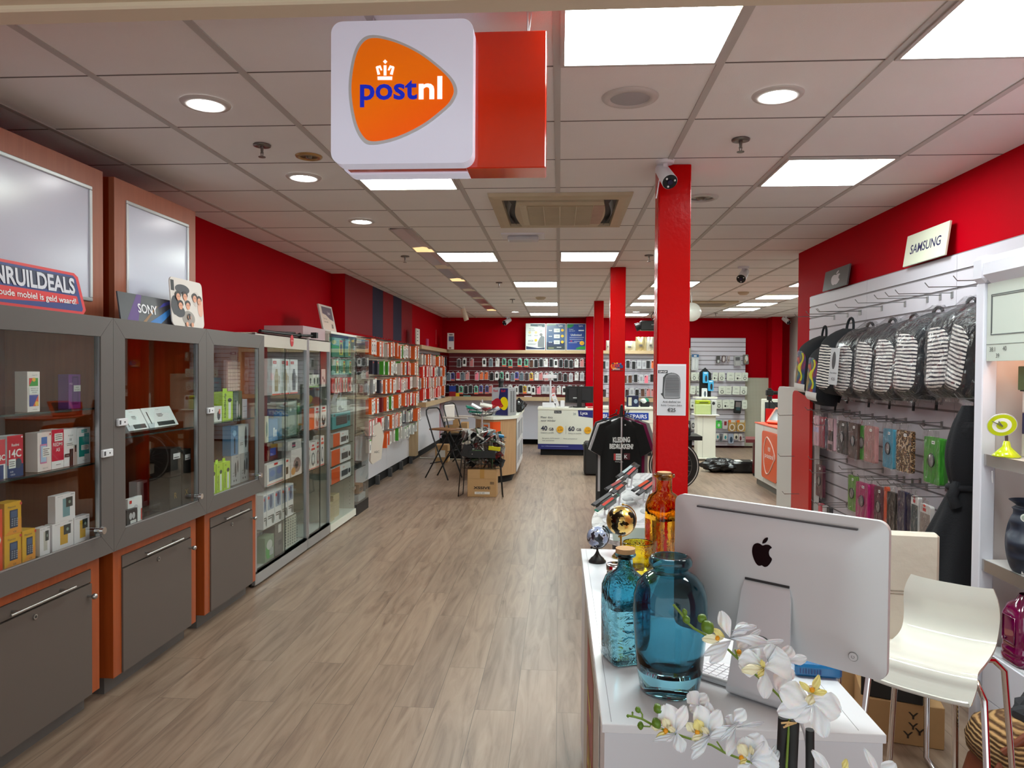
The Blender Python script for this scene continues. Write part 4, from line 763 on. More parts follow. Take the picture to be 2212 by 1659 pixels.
# pack prototypes (box x width along wall, y depth)
def pk(name, w, h, d, side, cmds, top=None, cap=None):
    m = MB().box(-w/2, w/2, -d, 0, -h, 0, mat(side, .45), .0006)
    if top: m.box(-w/2, w/2, -d, -d+.002, -.012, .012, mat(top, .5))
    m.art(w, h, [('r', 0, 0, 1, 1, (240, 236, 230))]+cmds, y=-d, x0=-w/2, z0=-h)
    return m
ORN, RDD = (244, 104, 34), (206, 38, 34)
PV = [('cable_box', 'orange cable box', pk('', .10, .19, .08, ORN, [('e', .5, .42, .3, .26, (60, 50, 50)), ('e', .5, .42, .2, .18, (236, 228, 220)), ('r', .2, .82, .8, .9, (220, 80, 30))], ORN)),
      ('cable_box', 'orange and white box', pk('', .10, .19, .07, (236, 96, 30), [('r', .0, 0, .5, 1, (232, 84, 24)), ('r', .62, .2, .78, .7, (50, 46, 46))], ORN)),
      ('cable_box', 'white and red box', pk('', .09, .18, .06, (220, 206, 196), [('r', 0, 0, .25, 1, RDD), ('e', .6, .4, .22, .28, (110, 104, 104)), ('e', .6, .4, .14, .2, (236, 228, 220))], (232, 60, 40))),
      ('blister_pack', 'grey pack', pk('', .09, .18, .04, (150, 150, 152), [('r', .1, .1, .9, .7, (160, 164, 168)), ('r', .35, .2, .65, .55, (34, 34, 36))])),
      ('blister_pack', 'green pack', pk('', .09, .18, .06, (70, 160, 40), [('r', 0, 0, .24, 1, (70, 160, 40)), ('e', .6, .45, .2, .26, (110, 110, 110))], (70, 160, 40))),
      ('blister_pack', 'dark blue pack', pk('', .09, .18, .05, (40, 42, 56), [('r', 0, 0, 1, 1, (50, 54, 76)), ('r', .3, .2, .7, .7, (20, 20, 24)), ('r', .2, .8, .8, .9, (200, 80, 50))])),
      ('blister_pack', 'beige pack', pk('', .08, .17, .05, (206, 196, 186), [('r', .3, .15, .7, .7, (130, 112, 100))], (216, 90, 60))),
      ('cable_box', 'bright red box', pk('', .10, .19, .06, (228, 42, 28), [('r', .0, 0, .4, 1, (228, 42, 28)), ('r', .6, .2, .8, .7, (120, 110, 110))], (240, 60, 40))),
      ('blister_pack', 'dark red pack', pk('', .09, .2, .05, (120, 20, 34), [('r', 0, 0, 1, 1, (126, 22, 38)), ('e', .5, .5, .2, .3, (60, 20, 30))])),
      ('blister_pack', 'white green-topped pack', pk('', .09, .17, .05, (214, 214, 208), [('r', .3, .2, .7, .6, (120, 124, 124)), ('r', 0, .9, 1, 1, (80, 160, 60))]))]
_pm = {}
def place_pack(v, loc, face, label, group, jz=0):
    nm, ds, mb = PV[v]
    if v not in _pm:
        _pm[v] = o = mb.build(nm)
    else:
        o = _pm[v].copy(); SC.collection.objects.link(o)
    o.location = loc; o.rotation_euler = (0, jz, FACE[face]); return tag(o, ds+' '+label, 'pack', group)
rowsL = [(2.0, .0, 1, '001013120130104000210020'), (1.745, .25, 2, '5535440260924057130402'), (1.50, .08, 3, '3366530020202702027022020'), (1.25, .12, 4, '000288034040666027027020'), (.985, .0, 5, '222276663022204435935300'), (.75, .1, 6, '9555311664469939999')]
hk = MB(); gaps = {(1, 9), (1, 10)}
for zt, st, ri, seq in rowsL:
    n = len(seq); L = Ls-st-.12; dx = L/(n-1)
    for i, c in enumerate(seq):
        y = SY0+st+.06+dx*i+rnd.uniform(-.02, .02)
        if rnd.random() < .1: continue
        place_pack(int(c), (-2.43+rnd.uniform(-.03, .02), y, zt-.02-rnd.uniform(0, .035)), 'E', 'hanging %s from left in %s row of the ivory slatwall' % (nth(i), nth(ri-1)), 'hanging packs on the ivory slatwall', rnd.uniform(-.02, .02))
        hk.tube([(y-SY0, 0, zt), (y-SY0, -.2, zt-.005), (y-SY0, -.215, zt+.01)], .003, WIRE, 5)
h = hk.build('peg_hooks', t); h['kind'] = 'stuff'
# grey bag hanging high and cream sock-like cover hanging low
def bagball(c, r, m, mb, seed=1, sc=(1, 1, 1), n=20, amp=.25):
    q = random.Random(seed); vs = []; fs = []; h = n//2; ph = [(q.uniform(1, 4), q.uniform(0, 6), q.uniform(2, 6), q.uniform(0, 6)) for _ in range(5)]
    for i in range(h+1):
        t_ = PI*i/h
        for j in range(n):
            a = 2*PI*j/n; k = 1+amp*sum(math.sin(round(p[0]*2)*a+p[1])*math.sin(p[2]*t_+p[3]) for p in ph)/3+q.uniform(-.06, .06)*amp*3
            vs.append((c[0]+r*sc[0]*k*math.sin(t_)*math.cos(a), c[1]+r*sc[1]*k*math.sin(t_)*math.sin(a), c[2]-r*sc[2]*k*math.cos(t_)))
    for i in range(h):
        for j in range(n): fs.append((i*n+j, i*n+(j+1) % n, (i+1)*n+(j+1) % n, (i+1)*n+j))
    return mb.add(vs, fs, m, False)
y = G4[1]+.17; m = MB(); bagball((0, 0, 0), .13, mat((70, 72, 74), .35), m, 3, (1.0, 1.1, .75), 22, .3); bagball((0, 0, .03), .15, pane('plastic_film', (.93, .93, .94), .12, 1.5, 1.8), m, 5, (1, 1, .8), 22, .25)
o = m.build('bagged_sponge', loc=(-2.39, y, ZX(792, 789, -2.39))); tag(o, 'grey crumpled thing in clear plastic hanging high on the ivory slatwall', 'bag')
p = W3(815, 945, X=-2.36); m = MB().prism([(-.06, .15), (.03, .2), (.09, .02), (.07, -.1), (.05, -.28), (-.08, -.34), (-.11, -.3), (-.1, -.12)], -.02, .02, mat((222, 210, 196), .85, name='cream_cotton')).text('ABC', -.02, -.2, .03, BLACK, -.021)
o = m.build('cotton_bag', loc=(p.x, p.y, p.z), rz=PI/4); tag(o, 'cream cotton cover hanging below the packs on the ivory slatwall', 'bag')
# white pack of cardboard + loose things under the slatwall
o = MB().box(-.01, .01, -.03, .03, 0, .004, mat((230, 60, 40))).build('scrap', loc=(W3(845, 1028, Z=0).x, W3(845, 1028, Z=0).y, 0)); tag(o, 'small red scrap lying on the floor near the slatwall', 'scrap')
# ================================================================ far left gondola (white slats in oak frame)
GY0_, GY1_ = SY1+.2, 15.25; t = thing('shelf_wall', 'oak framed pale slatwall in the far left corner with hanging packs', 'slatwall', (SX, GY0_, 0), PI/2); Lg = GY1_-GY0_
m = MB(); slat(m, 0, Lg, 1.03, 1.955, LG, .1); m.build('slat_panel', t)
MB().box(0, Lg, -.17, .018, 1.955, 2.022, OAK).build('top_shelf', t); MB().box(0, Lg, -.25, .018, .95, 1.03, OAK).build('lower_shelf', t)
MB().box(0, Lg*.55, 0, .018, .12, .95, WHITE).box(Lg*.55+.004, Lg, 0, .018, .12, .95, WHITE).build('lower_panel', t)
hk = MB()
rowsG = [(1.87, '66600722904200335'), (1.665, '7272272276663360035'), (1.46, '30072220072700336'), (1.27, '7272727227777360338')]
for ri, (zt, seq) in enumerate(rowsG):
    n = len(seq)
    for i, c in enumerate(seq):
        y = GY0_+.1+(Lg-.25)*i/(n-1)
        place_pack(int(c), (-2.42+rnd.uniform(-.03, .02), y, zt-rnd.uniform(0, .03)), 'E', 'hanging %s from left in %s row of the oak framed slatwall' % (nth(i), nth(ri)), 'hanging packs on the oak framed slatwall')
        hk.tube([(y-GY0_, 0, zt+.01), (y-GY0_, -.2, zt+.01)], .003, WIRE, 5)
h = hk.build('peg_hooks', t); h['kind'] = 'stuff'
for i in range(12):
    y = GY0_+.15+i*.2; o = MB().box(-.05, .05, -.03, .03, 0, .02+.01*(i % 3), mat([(220, 220, 224), (190, 190, 196), (60, 60, 64), (226, 222, 214)][i % 4], .4)).build('small_accessory', loc=(-2.36-.02*(i % 2), y, 1.031), rz=rnd.uniform(0, 3)); tag(o, 'small loose accessory lying on the left oak shelf, %s from the left' % nth(i), 'accessory', 'loose accessories on the left oak shelf')
for px, w_, h_, c_, l in [(899, .3, .26, (226, 214, 206), 'white cards standing on the far left oak shelf'), (922, .18, .13, (190, 60, 110), 'small pink card standing on the far left oak shelf')]:
    y = YX(px, -2.38); o = MB().box(0, w_, 0, .02, 0, h_, mat(c_, .5)).art(w_, h_, [('r', .2, .2+.2*k, .5, .26+.2*k, (60, 50, 50)) for k in range(4)]).build('offer_card', loc=(-2.38, y, 2.023), rz=PI/2); tag(o, l, 'card')
y = YX(946, -2.5); o = MB().box(-.004, .004, -.004, .0, 2.12, 2.42, mat((210, 150, 150))).build('wall_clip', loc=(-2.545, y, 0), rz=PI/2); tag(o, 'thin pale strip stuck upright on the far left red wall', 'strip')
p = W3(974, 755, Y=15.0); m = MB().box(-.07, .07, 0, .2, 0, .34, mat((120, 30, 36), .4)); m.art(.14, .34, [('r', 0, 0, 1, 1, (226, 220, 220)), ('r', .2, .5, .95, .8, (70, 84, 130)), ('r', .25, .86, .8, .92, (60, 50, 50)), ('e', .4, .08, .2, .05, (150, 90, 60))], x0=-.07)
o = m.build('toy_box', loc=(XY(973, 15.0), 15.02, 2.023), rz=.15); tag(o, 'tall white and dark red box standing in the corner on the oak shelf', 'box')
# ================================================================ back wall display
DR = mat((112, 4, 20), .4, name='dark_red_slat'); SIL = mat((196, 190, 192), .3, .7, name='silver_rail')
YW = 15.3
def ledge(x0, x1, label, slatc, rail, zlow=.95, post=False, red=True):
    t = thing('shelf_wall', label, 'slatwall', (x0, YW, 0), 0); w = x1-x0
    m = MB()
    if rail:
        m.box(0, w, .17, .19, 1.03, 1.955, slatc)
        for k in range(9): m.box(0, w, .164, .172, 1.098+.0955*k, 1.106+.0955*k, SIL)
    else: slat(m, 0, w, 1.03, 1.955, slatc, .0955, y0=.17)
    m.build('slat_panel', t)
    q = w*.78
    MB().box(0, q-.002, 0, .40, 1.955, 2.022, OAK).box(q+.002, w, 0, .40, 1.955, 2.022, OAK).build('top_shelf', t)
    MB().box(0, w, 0, .40, .95, 1.03, OAK).build('lower_shelf', t)
    MB().box(0, w, .2, .22, .12, .95, mat((206, 208, 222), .4)).build('lower_panel', t)
    if post: MB().box(w, w+.06, 0, .40, .12, 2.08, OAKV).build('end_post', t)
    return t
XL0 = XY(967, 15.3); XP0 = XY(1265, 15.3); XP1 = XY(1284, 15.3); XE = XY(1485, 15.3)
t1 = ledge(XL0, XP0, 'dark red back wall display with three rows of phone cases under oak shelf', DR, True)
t2 = ledge(XP1, XE, 'pale slatwall with phone cases on the back wall between the red columns', LG, False, post=True)
S('trim_10', MB().box(FX, XL0, 15.48, 15.5, .12, .95, mat((206, 208, 222), .4)))
def casepack(c, cam=True, band=None, win=None):
    w, h, d = .09, .18, .03; m = MB()
    m.box(-w/2, w/2, -d+.004, 0, -h, 0, mat((196, 196, 200), .25, name='clear_pack'), .002).box(-.012, .012, -.006, -.004, 0, .016, mat((210, 210, 212), .3))
    m.prism(rrect(-.036, .036, -h+.012, -.012, .010, 3), -d, -d+.005, mat(c, .35))
    m.k = 0; cm = []
    if band: cm.append(('r', .06, .03, .94, .2, band))
    if win: cm.append(('r', .24, .3, .76, .8, win))
    if cam: m.prism(rrect(-.03, -.006, -.044, -.02, .005, 2), -d-.002, -d, mat((24, 24, 26), .2))
    if cm: m.art(w, h, cm, y=-d, x0=-w/2, z0=-h)
    return m
CS = {'k': ('black', casepack((26, 26, 28))), 'w': ('white', casepack((230, 228, 226), True, None, (206, 200, 196))), 'n': ('white-framed', casepack((236, 234, 232), False, None, (30, 28, 28))), 'g': ('green shimmering', casepack((92, 200, 160), True, (236, 96, 70), (50, 60, 60))), 'b': ('blue-grey', casepack((100, 112, 124))),
      'r': ('rose', casepack((206, 130, 130))), 'p': ('pink', casepack((236, 120, 140))), 'o': ('orange', casepack((226, 110, 60))), 'm': ('brown', casepack((92, 58, 44))), 'y': ('yellow patterned', casepack((226, 190, 40), True, (236, 96, 70), (120, 80, 60))), 'v': ('violet', casepack((96, 92, 190), True, (230, 120, 100), (60, 60, 90))),
      'R': ('red', casepack((190, 20, 50), False, (220, 220, 220))), 'c': ('clear', casepack((190, 190, 194), False, None, (150, 150, 156))), 'd': ('dark brown', casepack((62, 44, 44)))}
_cm = {}
def place_case(c, loc, label, group):
    nm, mb = CS[c]
    if c not in _cm: o = _cm[c] = mb.build('phone_case')
    else: o = _cm[c].copy(); SC.collection.objects.link(o)
    o.location = loc; o.rotation_euler = (0, rnd.uniform(-.03, .03), rnd.uniform(-.12, .12)); return tag(o, nm+' phone case pack, '+label, 'phone case', group)
q = lambda s: [940+int(v)/6.144 for v in s.split()]
q2 = lambda s: [1240+int(v)/4.424 for v in s.split()]
rowsB = [(1.85, q('313 387 483 648 735 826 911 995 1123 1210 1280 1338 1405 1467 1540 1602 1670 1740 1803 1875 1950'), 'dnrnbwggggmkkwknkkkwr'),
         (1.565, q('177 235 305 365 427 553 615 680 750 815 880 957 1025 1085 1150 1215 1275 1345 1405 1475 1540 1600 1660 1728 1800 1880 1952'), 'bvRbrpookngnbvbdywrrwkdkcwc'),
         (1.285, q('163 220 285 345 408 470 540 610 685 740 885 940 1000 1078 1135 1190 1250 1305 1378 1440 1500 1570 1645 1712 1790 1870 1945'), 'kdkgkkgvvrpdnnkynnpccrwnkRc')]
for ri, (zt, xs, cs) in enumerate(rowsB):
    b_ = MB()
    for i, (px, c) in enumerate(zip(xs, cs)):
        X = XY(px, YW+.05); place_case(c, (X, YW+.09+rnd.uniform(-.03, .03), zt-rnd.uniform(0, .03)), '%s from left in %s row on red back wall' % (nth(i), nth(ri)), 'phone cases on the dark red back wall')
        b_.tube([(X-XL0, .17, zt+.012), (X-XL0, .0, zt+.012)], .003, WIRE, 5)
    h = b_.build('peg_hooks', t1); h['kind'] = 'stuff'
rowsC = [(1.83, q2('290 318 515 570 625 670 712 755 1090'), 'kckkcckoc'), (1.54, q2('305 487 537 590 643 692 745 1090'), 'kmmkcpkc'), (1.24, q2('290 508 555 605 660 715 755 1090'), 'ddckmrrc')]
for ri, (zt, xs, cs) in enumerate(rowsC):
    b_ = MB()
    for i, (px, c) in enumerate(zip(xs, cs)):
        X = XY(px, YW+.05)
        if X > XE-.05: X = XE-.08
        place_case(c, (X, YW+.09+rnd.uniform(-.03, .03), zt-rnd.uniform(0, .03)), '%s from left in %s row on pale back wall' % (nth(i), nth(ri)), 'phone cases on the pale back wall')
        b_.tube([(X-XP1, .17, zt+.012), (X-XP1, .0, zt+.012)], .003, WIRE, 5)
    h = b_.build('peg_hooks', t2); h['kind'] = 'stuff'
# posters
def poster(a, b, cmds, label, face):
    x0, x1 = XY(a, 15.38), XY(b, 15.38); w = x1-x0; h = .57
    t = thing('poster', label, 'poster', (x0, 15.38, 2.0235), rot=(R(-4), 0, 0), group='framed phone plan posters')
    MB().box(0, w, .002, .016, 0, h, mat((206, 210, 206), .3, .3)).build('frame', t)
    m = MB().box(.012, w-.012, 0, .004, .012, h-.012, mat(face, .3)); m.art(w, h, cmds); m.build('print', t)
NV = (36, 50, 84); YL = (236, 184, 40); GL = (226, 230, 226)
def plan(y, a, b): return [('t', a, .22, y, .04, GL, 'c', .01, .3), ('r', .4, y-.05, .7, y+.09, (206, 212, 206)), ('t', b, .55, y, .04, (60, 66, 76), 'c', 0, .26), ('e', .83, y+.03, .075, .05, YL)]
poster(1135, 1177.5, [('p', [(.03, .03), (.97, .03), (.97, .1), (.6, .08), (.03, .15)], NV), ('p', [(.24, .9), (.97, .86), (.97, .98), (.24, .98)], (90, 110, 120)), ('t', 'Lyca', .72, .88, .06, GL, 'c', .01), ('t', 'Meer data', .3, .78, .035, (60, 60, 70), 'c', 0, .4), ('t', 'voor minder', .32, .72, .035, (60, 60, 70), 'c', 0, .44), ('t', '20', .78, .68, .07, (110, 130, 130)), ('t', '10GB', .2, .53, .04, (60, 64, 76)), ('t', '40GB', .52, .53, .04, (60, 64, 76)), ('e', .2, .66, .07, .05, (216, 200, 150)), ('e', .52, .66, .07, .05, (216, 200, 150)), ('t', '60GB', .26, .32, .06, (60, 64, 76)), ('e', .52, .37, .07, .05, YL), ('p', [(.62, .12), (.95, .1), (.95, .5), (.8, .55), (.7, .44), (.62, .3)], (120, 124, 128)), ('e', .78, .58, .075, .055, (130, 126, 124)), ('r', .1, .24, .55, .25, (90, 94, 100)), ('r', .1, .2, .5, .21, (90, 94, 100))], 'white framed phone plan poster with a grey figure on the telephone', (214, 218, 216))
poster(1179, 1221.5, [('r', .04, .03, .96, .3, NV), ('p', [(.04, .92), (.5, .94), (.5, .97), (.04, .97)], (150, 180, 150)), ('t', 'Lyca', .74, .89, .06, GL, 'c', .01)]+plan(.72, '10GB', '15GB')+plan(.5, '20GB', '30GB')+plan(.28, '40GB', '60GB')+[('r', .04, .03, .96, .16, (46, 58, 66)), ('r', .12, .07, .4, .09, (180, 184, 120)), ('r', .55, .1, .78, .12, GL)], 'blue phone plan poster with three price rows, middle of three', (74, 96, 130))
poster(1223, 1265, [('p', [(.04, .83), (.2, .84), (.35, .9), (.38, .97), (.04, .97)], (30, 130, 70)), ('t', 'Lyca', .74, .89, .06, GL, 'c', .01), ('t', 'Connect', .24, .77, .035, GL, 'c', 0, .3), ('t', 'your world', .28, .71, .035, GL, 'c', 0, .36), ('r', .62, .72, .9, .76, GL), ('t', 'Unlimited', .5, .54, .075, GL, 'c', .01, .8), ('r', .16, .48, .9, .49, GL), ('r', .16, .41, .85, .42, GL), ('r', .2, .33, .3, .36, (220, 60, 70)), ('r', .4, .33, .7, .34, GL), ('r', .12, .28, .55, .29, GL), ('e', .8, .27, .12, .08, YL), ('t', '19,99', .8, .25, .03, NV, 'c', 0, .18), ('p', [(.5, .04), (.96, .04), (.96, .16), (.7, .14), (.5, .08)], (40, 150, 60))], 'blue Unlimited phone plan poster, rightmost of three', (36, 66, 140))
# bags and boxes on the top shelf right of the posters
for a, b, y0_, col, l, metal in [(1309, 1316.5, 735, (206, 200, 186), 'pale bag standing between two red columns on the top shelf', 0), (1348, 1372.5, 736, (206, 196, 170), 'long cream box in crinkled foil on the top shelf', .2), (1373, 1396, 727, (196, 176, 128), 'gold foil pack on the top shelf, middle of the group', .5), (1396.5, 1415, 727, (206, 198, 180), 'silvery foil pack on the top shelf, right of the golden one', .4)]:
    x0, x1 = XY(a, 15.36), XY(b, 15.36); z1 = ZY(y0_, 15.36); w = x1-x0; h = z1-2.023
    m = MB(); m.grid(lambda u, v: (w*u, -.04*math.sin(PI*u)*math.sin(PI*v)-.008*math.sin(17*u+9*v)*math.sin(13*v+3*u), h*v), 12, 10, mat(col, .25, metal)); m.box(0, w, 0, .08, 0, h, mat(col, .35, metal))
    m.art(w, h, [('r', .3, .3, .6, .45, (90, 84, 80))], y=-.05); o = m.build('foil_pack', loc=(x0, 15.38, 2.023)); tag(o, l, 'pack')
# small things on the lower shelf
p = XY(985, 15.35); o = MB().box(-.075, .075, 0, .08, 0, .07, mat((232, 190, 10), .4)).cyl((-.075, .04, .035), (-.1, .04, .035), .02, .01, mat((232, 190, 10), .4)).build('box', loc=(p, 15.32, 1.031)); o.name = 'yellow_box'; tag(o, 'bright yellow box on the oak shelf under the phone cases', 'box')
p = XY(1009, 15.35); o = MB().box(-.075, .075, 0, .05, 0, .02, mat((90, 160, 160), .4)).build('teal_case', loc=(p, 15.33, 1.031)); tag(o, 'flat teal case lying on the oak shelf under the phone cases', 'case')
p = XY(1141, 15.35); o = MB().box(-.08, .08, 0, .06, 0, .02, mat((206, 190, 200), .4)).build('flat_pack', loc=(p, 15.33, 1.031)); tag(o, 'small flat pale pack lying on the oak shelf behind the fridge', 'pack')
o = MB().box(-.14, 0, 0, .1, 0, .1, mat((150, 20, 30), .4)).box(-.14, 0, 0, .1, .1, .22, mat((30, 60, 150), .4)).build('coloured_box', loc=(-2.2, 15.31, 1.031)); tag(o, 'red and blue box in the corner of the oak shelf', 'box')
# ================================================================ pale slatwall on the back right with white packs
RX0, RX1 = XY(1491.5, 15.4), XY(1610, 15.4)
t3 = thing('slatwall', 'pale grey slatwall on the back wall right of the nearest column', 'slatwall', (RX0, 15.4, 0)); m = MB(); slat(m, 0, RX1-RX0, .04, 2.30, LG, .0957, gz=.012); m.build('slat_panel', t3)
o = MB().box(0, XY(1663, 15.5)-RX1-.02, 0, .02, .03, 1.47, mat((190, 190, 172), .6)).build('pegboard', loc=(RX1+.015, 15.52, 0))
def pg(nt, b, new, link):
    tc = new('ShaderNodeTexCoord'); v = new('ShaderNodeVectorMath'); v.operation = 'MODULO'; v.inputs[1].default_value = (.03, 1, .03); link(tc.outputs['Object'], v.inputs[0])
    s = new('ShaderNodeVectorMath'); s.operation = 'DISTANCE'; s.inputs[1].default_value = (.015, 0, .015); link(v.outputs[0], s.inputs[0])
    r = ramp(new, [(.0, (96, 96, 84)), (.007, (96, 96, 84)), (.0075, (186, 186, 168))]); link(s.outputs['Value'], r.inputs[0]); link(r.outputs[0], b.inputs['Base Color']); b.inputs['Roughness'].default_value = .6
o.data.materials.clear(); o.data.materials.append(nodemat('pegboard_holes', pg)); tag(o, 'cream perforated pegboard beside the pale slatwall at the back', 'pegboard')
WP = (214, 220, 208)
def wpack(a, b, y0_, y1_, label, col=WP, cmds=None, cat='pack', grp='white packs on the back right slatwall', name='hanging_pack', tilt=None):
    x0, x1 = XY(a, 15.3), XY(b, 15.3); w = x1-x0; z1 = ZY(y0_, 15.3); h = z1-ZY(y1_, 15.3); m = MB()
    m.prism(rrect(-w/2, w/2, -h, 0, min(.02, w*.2), 3), -.035, 0, mat(col, .4)); m.cyl((0, -.02, -.008), (0, .15-.02, -.008), .003, .003, WIRE, 5)
    m.art(w, h, cmds if cmds is not None else [('t', 'xirix', .5, .62, .12, (40, 80, 60), 'c', .01, .7), ('e', .5, .32, .26, .2, (44, 52, 52)), ('e', .5, .32, .18, .13, col)], y=-.035, x0=-w/2, z0=-h)
    o = m.build(name, loc=(w/2+x0, 15.3-rnd.uniform(0, .03), z1)); o.rotation_euler = (0, rnd.uniform(-.08, .08) if tilt is None else tilt, 0); tag(o, label, cat, grp)
lines = [('t', 'xirix', .5, .62, .12, (40, 80, 60), 'c', .01, .7), ('r', .3, .2, .38, .26, (60, 60, 60)), ('r', .5, .2, .6, .26, (60, 60, 60)), ('r', .7, .2, .8, .26, (60, 60, 60))]
plug = [('t', 'xirix', .5, .62, .12, (40, 80, 60), 'c', .01, .7), ('e', .4, .3, .14, .12, (30, 30, 30)), ('r', .6, .25, .85, .3, (60, 60, 60))]
wpack(1493, 1508, 764, 798, 'clear pack of a white power strip with blue header, top left of back slatwall', (190, 194, 196), [('r', 0, .82, 1, 1, (20, 90, 140)), ('r', .3, .86, .7, .94, (220, 220, 220)), ('e', .3, .4, .16, .34, (214, 216, 216)), ('e', .7, .42, .16, .3, (206, 210, 212))])
for a, b, y0_, y1_, l, c, cm in [(1546.5, 1554.5, 767, 783, 'small dark gadget with grey screen, top row of back slatwall', (64, 60, 60), [('r', .25, .1, .8, .45, (190, 190, 190))]), (1558.5, 1566.5, 766, 781, 'small clear gadget in dark frame, top row of back slatwall', (90, 70, 70), [('e', .5, .5, .3, .38, (196, 190, 190))]),
    (1570, 1575.5, 767, 780, 'tiny pale gadget in the top row of back slatwall', (170, 160, 160), [('e', .5, .3, .3, .2, (120, 110, 110))]), (1584, 1598.5, 767, 788, 'grey calculator in a pack, top row of back slatwall', (160, 160, 160), [('r', .2, .55, .86, .88, (80, 80, 84))]+[('r', .25+.2*i, .1+.12*j, .38+.2*i, .18+.12*j, (196, 196, 196)) for i in range(3) for j in range(3)]), (1603, 1614.5, 764, 785, 'crumpled silver pack at the top right of back slatwall', (96, 92, 88), [('e', .6, .6, .3, .3, (200, 196, 186)), ('e', .35, .3, .2, .2, (150, 130, 110))])]: wpack(a, b, y0_, y1_, l, c, cm)
for ri, (y0_, y1_, xs) in enumerate([(802, 820, [(1492, 1504, 0), (1504.5, 1514.5, 0), (1539, 1550, 2), (1552, 1565, 0), (1570, 1585.5, 1), (1586.5, 1601.5, 2), (1602.5, 1615, 0)]), (831, 849, [(1491.5, 1503, 1), (1504, 1510, 2), (1552, 1566, 0), (1567, 1580, 1), (1582.5, 1598, 1), (1599, 1613, 0)]), (860, 879, [(1491, 1501, 2), (1536, 1544, 1), (1545, 1558.5, 0), (1559.5, 1574, 2), (1575, 1586, 1), (1602.5, 1613, 1)])]):
    for i, (a, b, k) in enumerate(xs): wpack(a, b, y0_, y1_, 'white cable pack, %s from left in %s white row of back slatwall' % (nth(i), nth(ri)), WP, [None, lines, plug][k])
wpack(1586.5, 1602, 862, 889, 'black boxed device hanging low on the back slatwall', (24, 24, 26), [('r', .2, .5, .9, .9, (120, 110, 110)), ('r', .3, .25, .85, .5, (40, 70, 76))])
wpack(1547, 1559.5, 904, 921, 'bright green pack low on the back slatwall', (70, 190, 76), [('e', .5, .4, .2, .2, (200, 220, 200)), ('r', .3, .85, .7, 1, (40, 90, 50))])
wpack(1561.5, 1572.5, 903, 922, 'white pack with dark red accessory low on the back slatwall', (190, 184, 186), [('r', .3, .4, .8, .85, (130, 30, 44))])
for a, b, l in ((1573.5, 1589.5, 'left golden pack with white ring, low on the back slatwall'), (1591.5, 1610, 'right golden pack with white ring, low on the back slatwall')): wpack(a, b, 903, 927, l, (176, 140, 76), [('r', 0, .8, .35, 1, (230, 110, 30)), ('r', .35, .8, .9, 1, (200, 196, 186)), ('e', .5, .36, .38, .32, (210, 204, 196)), ('e', .5, .36, .26, .22, (150, 116, 60))], tilt=0)
for i, (a, b, y1_, c, d) in enumerate([(1547, 1554.5, 944, (206, 206, 200), (50, 130, 140)), (1555, 1562, 950, (110, 112, 118), (60, 60, 66)), (1563, 1572, 945, (206, 206, 200), (50, 130, 140)), (1574, 1585.5, 953, (150, 160, 180), (36, 60, 80)), (1586, 1595, 944, (206, 200, 186), (36, 34, 30)), (1596, 1604.5, 948, (196, 190, 190), (90, 30, 40))]):
    wpack(a, b, 932, y1_, 'small accessory pack, %s from left in the lowest row of back slatwall' % nth(i), c, [('e', .55, .4, .26, .3, d)])
for i, (a, b, y0_, y1_) in enumerate([(1481.5, 1491, 905, 925), (1491.5, 1502, 905, 924), (1503, 1508, 902, 921), (1493, 1507, 930, 945)]):
    wpack(a+1.6, b, y0_, y1_, ['black and white pack', 'white pack with black ring', 'slim pack with dark print', 'grey pack with black part'][i]+' beside the white pedestal on back slatwall', [(60, 60, 60), (200, 198, 196), (206, 196, 190), (150, 150, 154)][i], [('e', .5, .45, .36, .3, (24, 24, 26)), ('e', .5, .45, .22, .18, (180, 180, 180))])
# pedestal, radio, black board stand
PY = 13.2; x0, x1 = XY(1508, PY), XY(1548, PY); t = thing('pedestal', 'white pedestal with wider base and top, carrying the green radio', 'pedestal', ((x0+x1)/2, PY, 0)); w = (x1-x0)/2
MB().box(-w, w, 0, .3, .05, .80, CREAM, .01).box(-.07, -.066, -.002, 0, .05, .8, mat((150, 150, 140))).build('body', t); MB().box(-w-.05, w+.05, -.06, .36, .80, .825, CREAM, .008).build('top', t); MB().box(-w-.04, w+.04, -.05, .35, .02, .05, CREAM, .008).box(-w, w, 0, .3, 0, .02, BLACK).build('base', t)
x0, x1 = XY(1502, PY), XY(1536, PY); t = thing('radio', 'lime and white radio with woven front on the white pedestal', 'radio', (x0, PY-.04, .826)); w = x1-x0
def wv(nt, b, new, link):
    tc = new('ShaderNodeTexCoord'); mp = new('ShaderNodeMapping'); mp.inputs['Scale'].default_value = (60, 1, 60); mp.inputs['Rotation'].default_value = (0, PI/4, 0); link(tc.outputs['Object'], mp.inputs[0]); c = new('ShaderNodeTexChecker'); c.inputs['Scale'].default_value = 1; c.inputs[1].default_value = lin((170, 196, 110)); c.inputs[2].default_value = lin((216, 224, 170)); link(mp.outputs[0], c.inputs[0]); link(c.outputs[0], b.inputs['Base Color'])
MB().box(0, w, 0, .14, 0, .185, nodemat('woven_green', wv), .012).build('front_grille', t); MB().box(.01, w-.01, 0.0, .12, .187, .255, mat((168, 186, 30), .4), .01).box(.07, w-.05, -.003, 0, .205, .225, mat((90, 100, 30))).build('top_cover', t)
o = MB().box(0, .09, 0, .12, 0, .25, mat((196, 198, 196), .4), .004).art(.09, .25, [('e', .4, .8, .3, .12, (40, 40, 44))]).build('small_box', loc=(XY(1538, PY), PY, .826)); tag(o, 'grey-white box beside the green radio on the pedestal', 'box')
BY = 13.75; xc = XY(1527, BY); t = thing('board_stand', 'black pointed board with product packs behind the green radio', 'display stand', (xc, BY, 0))
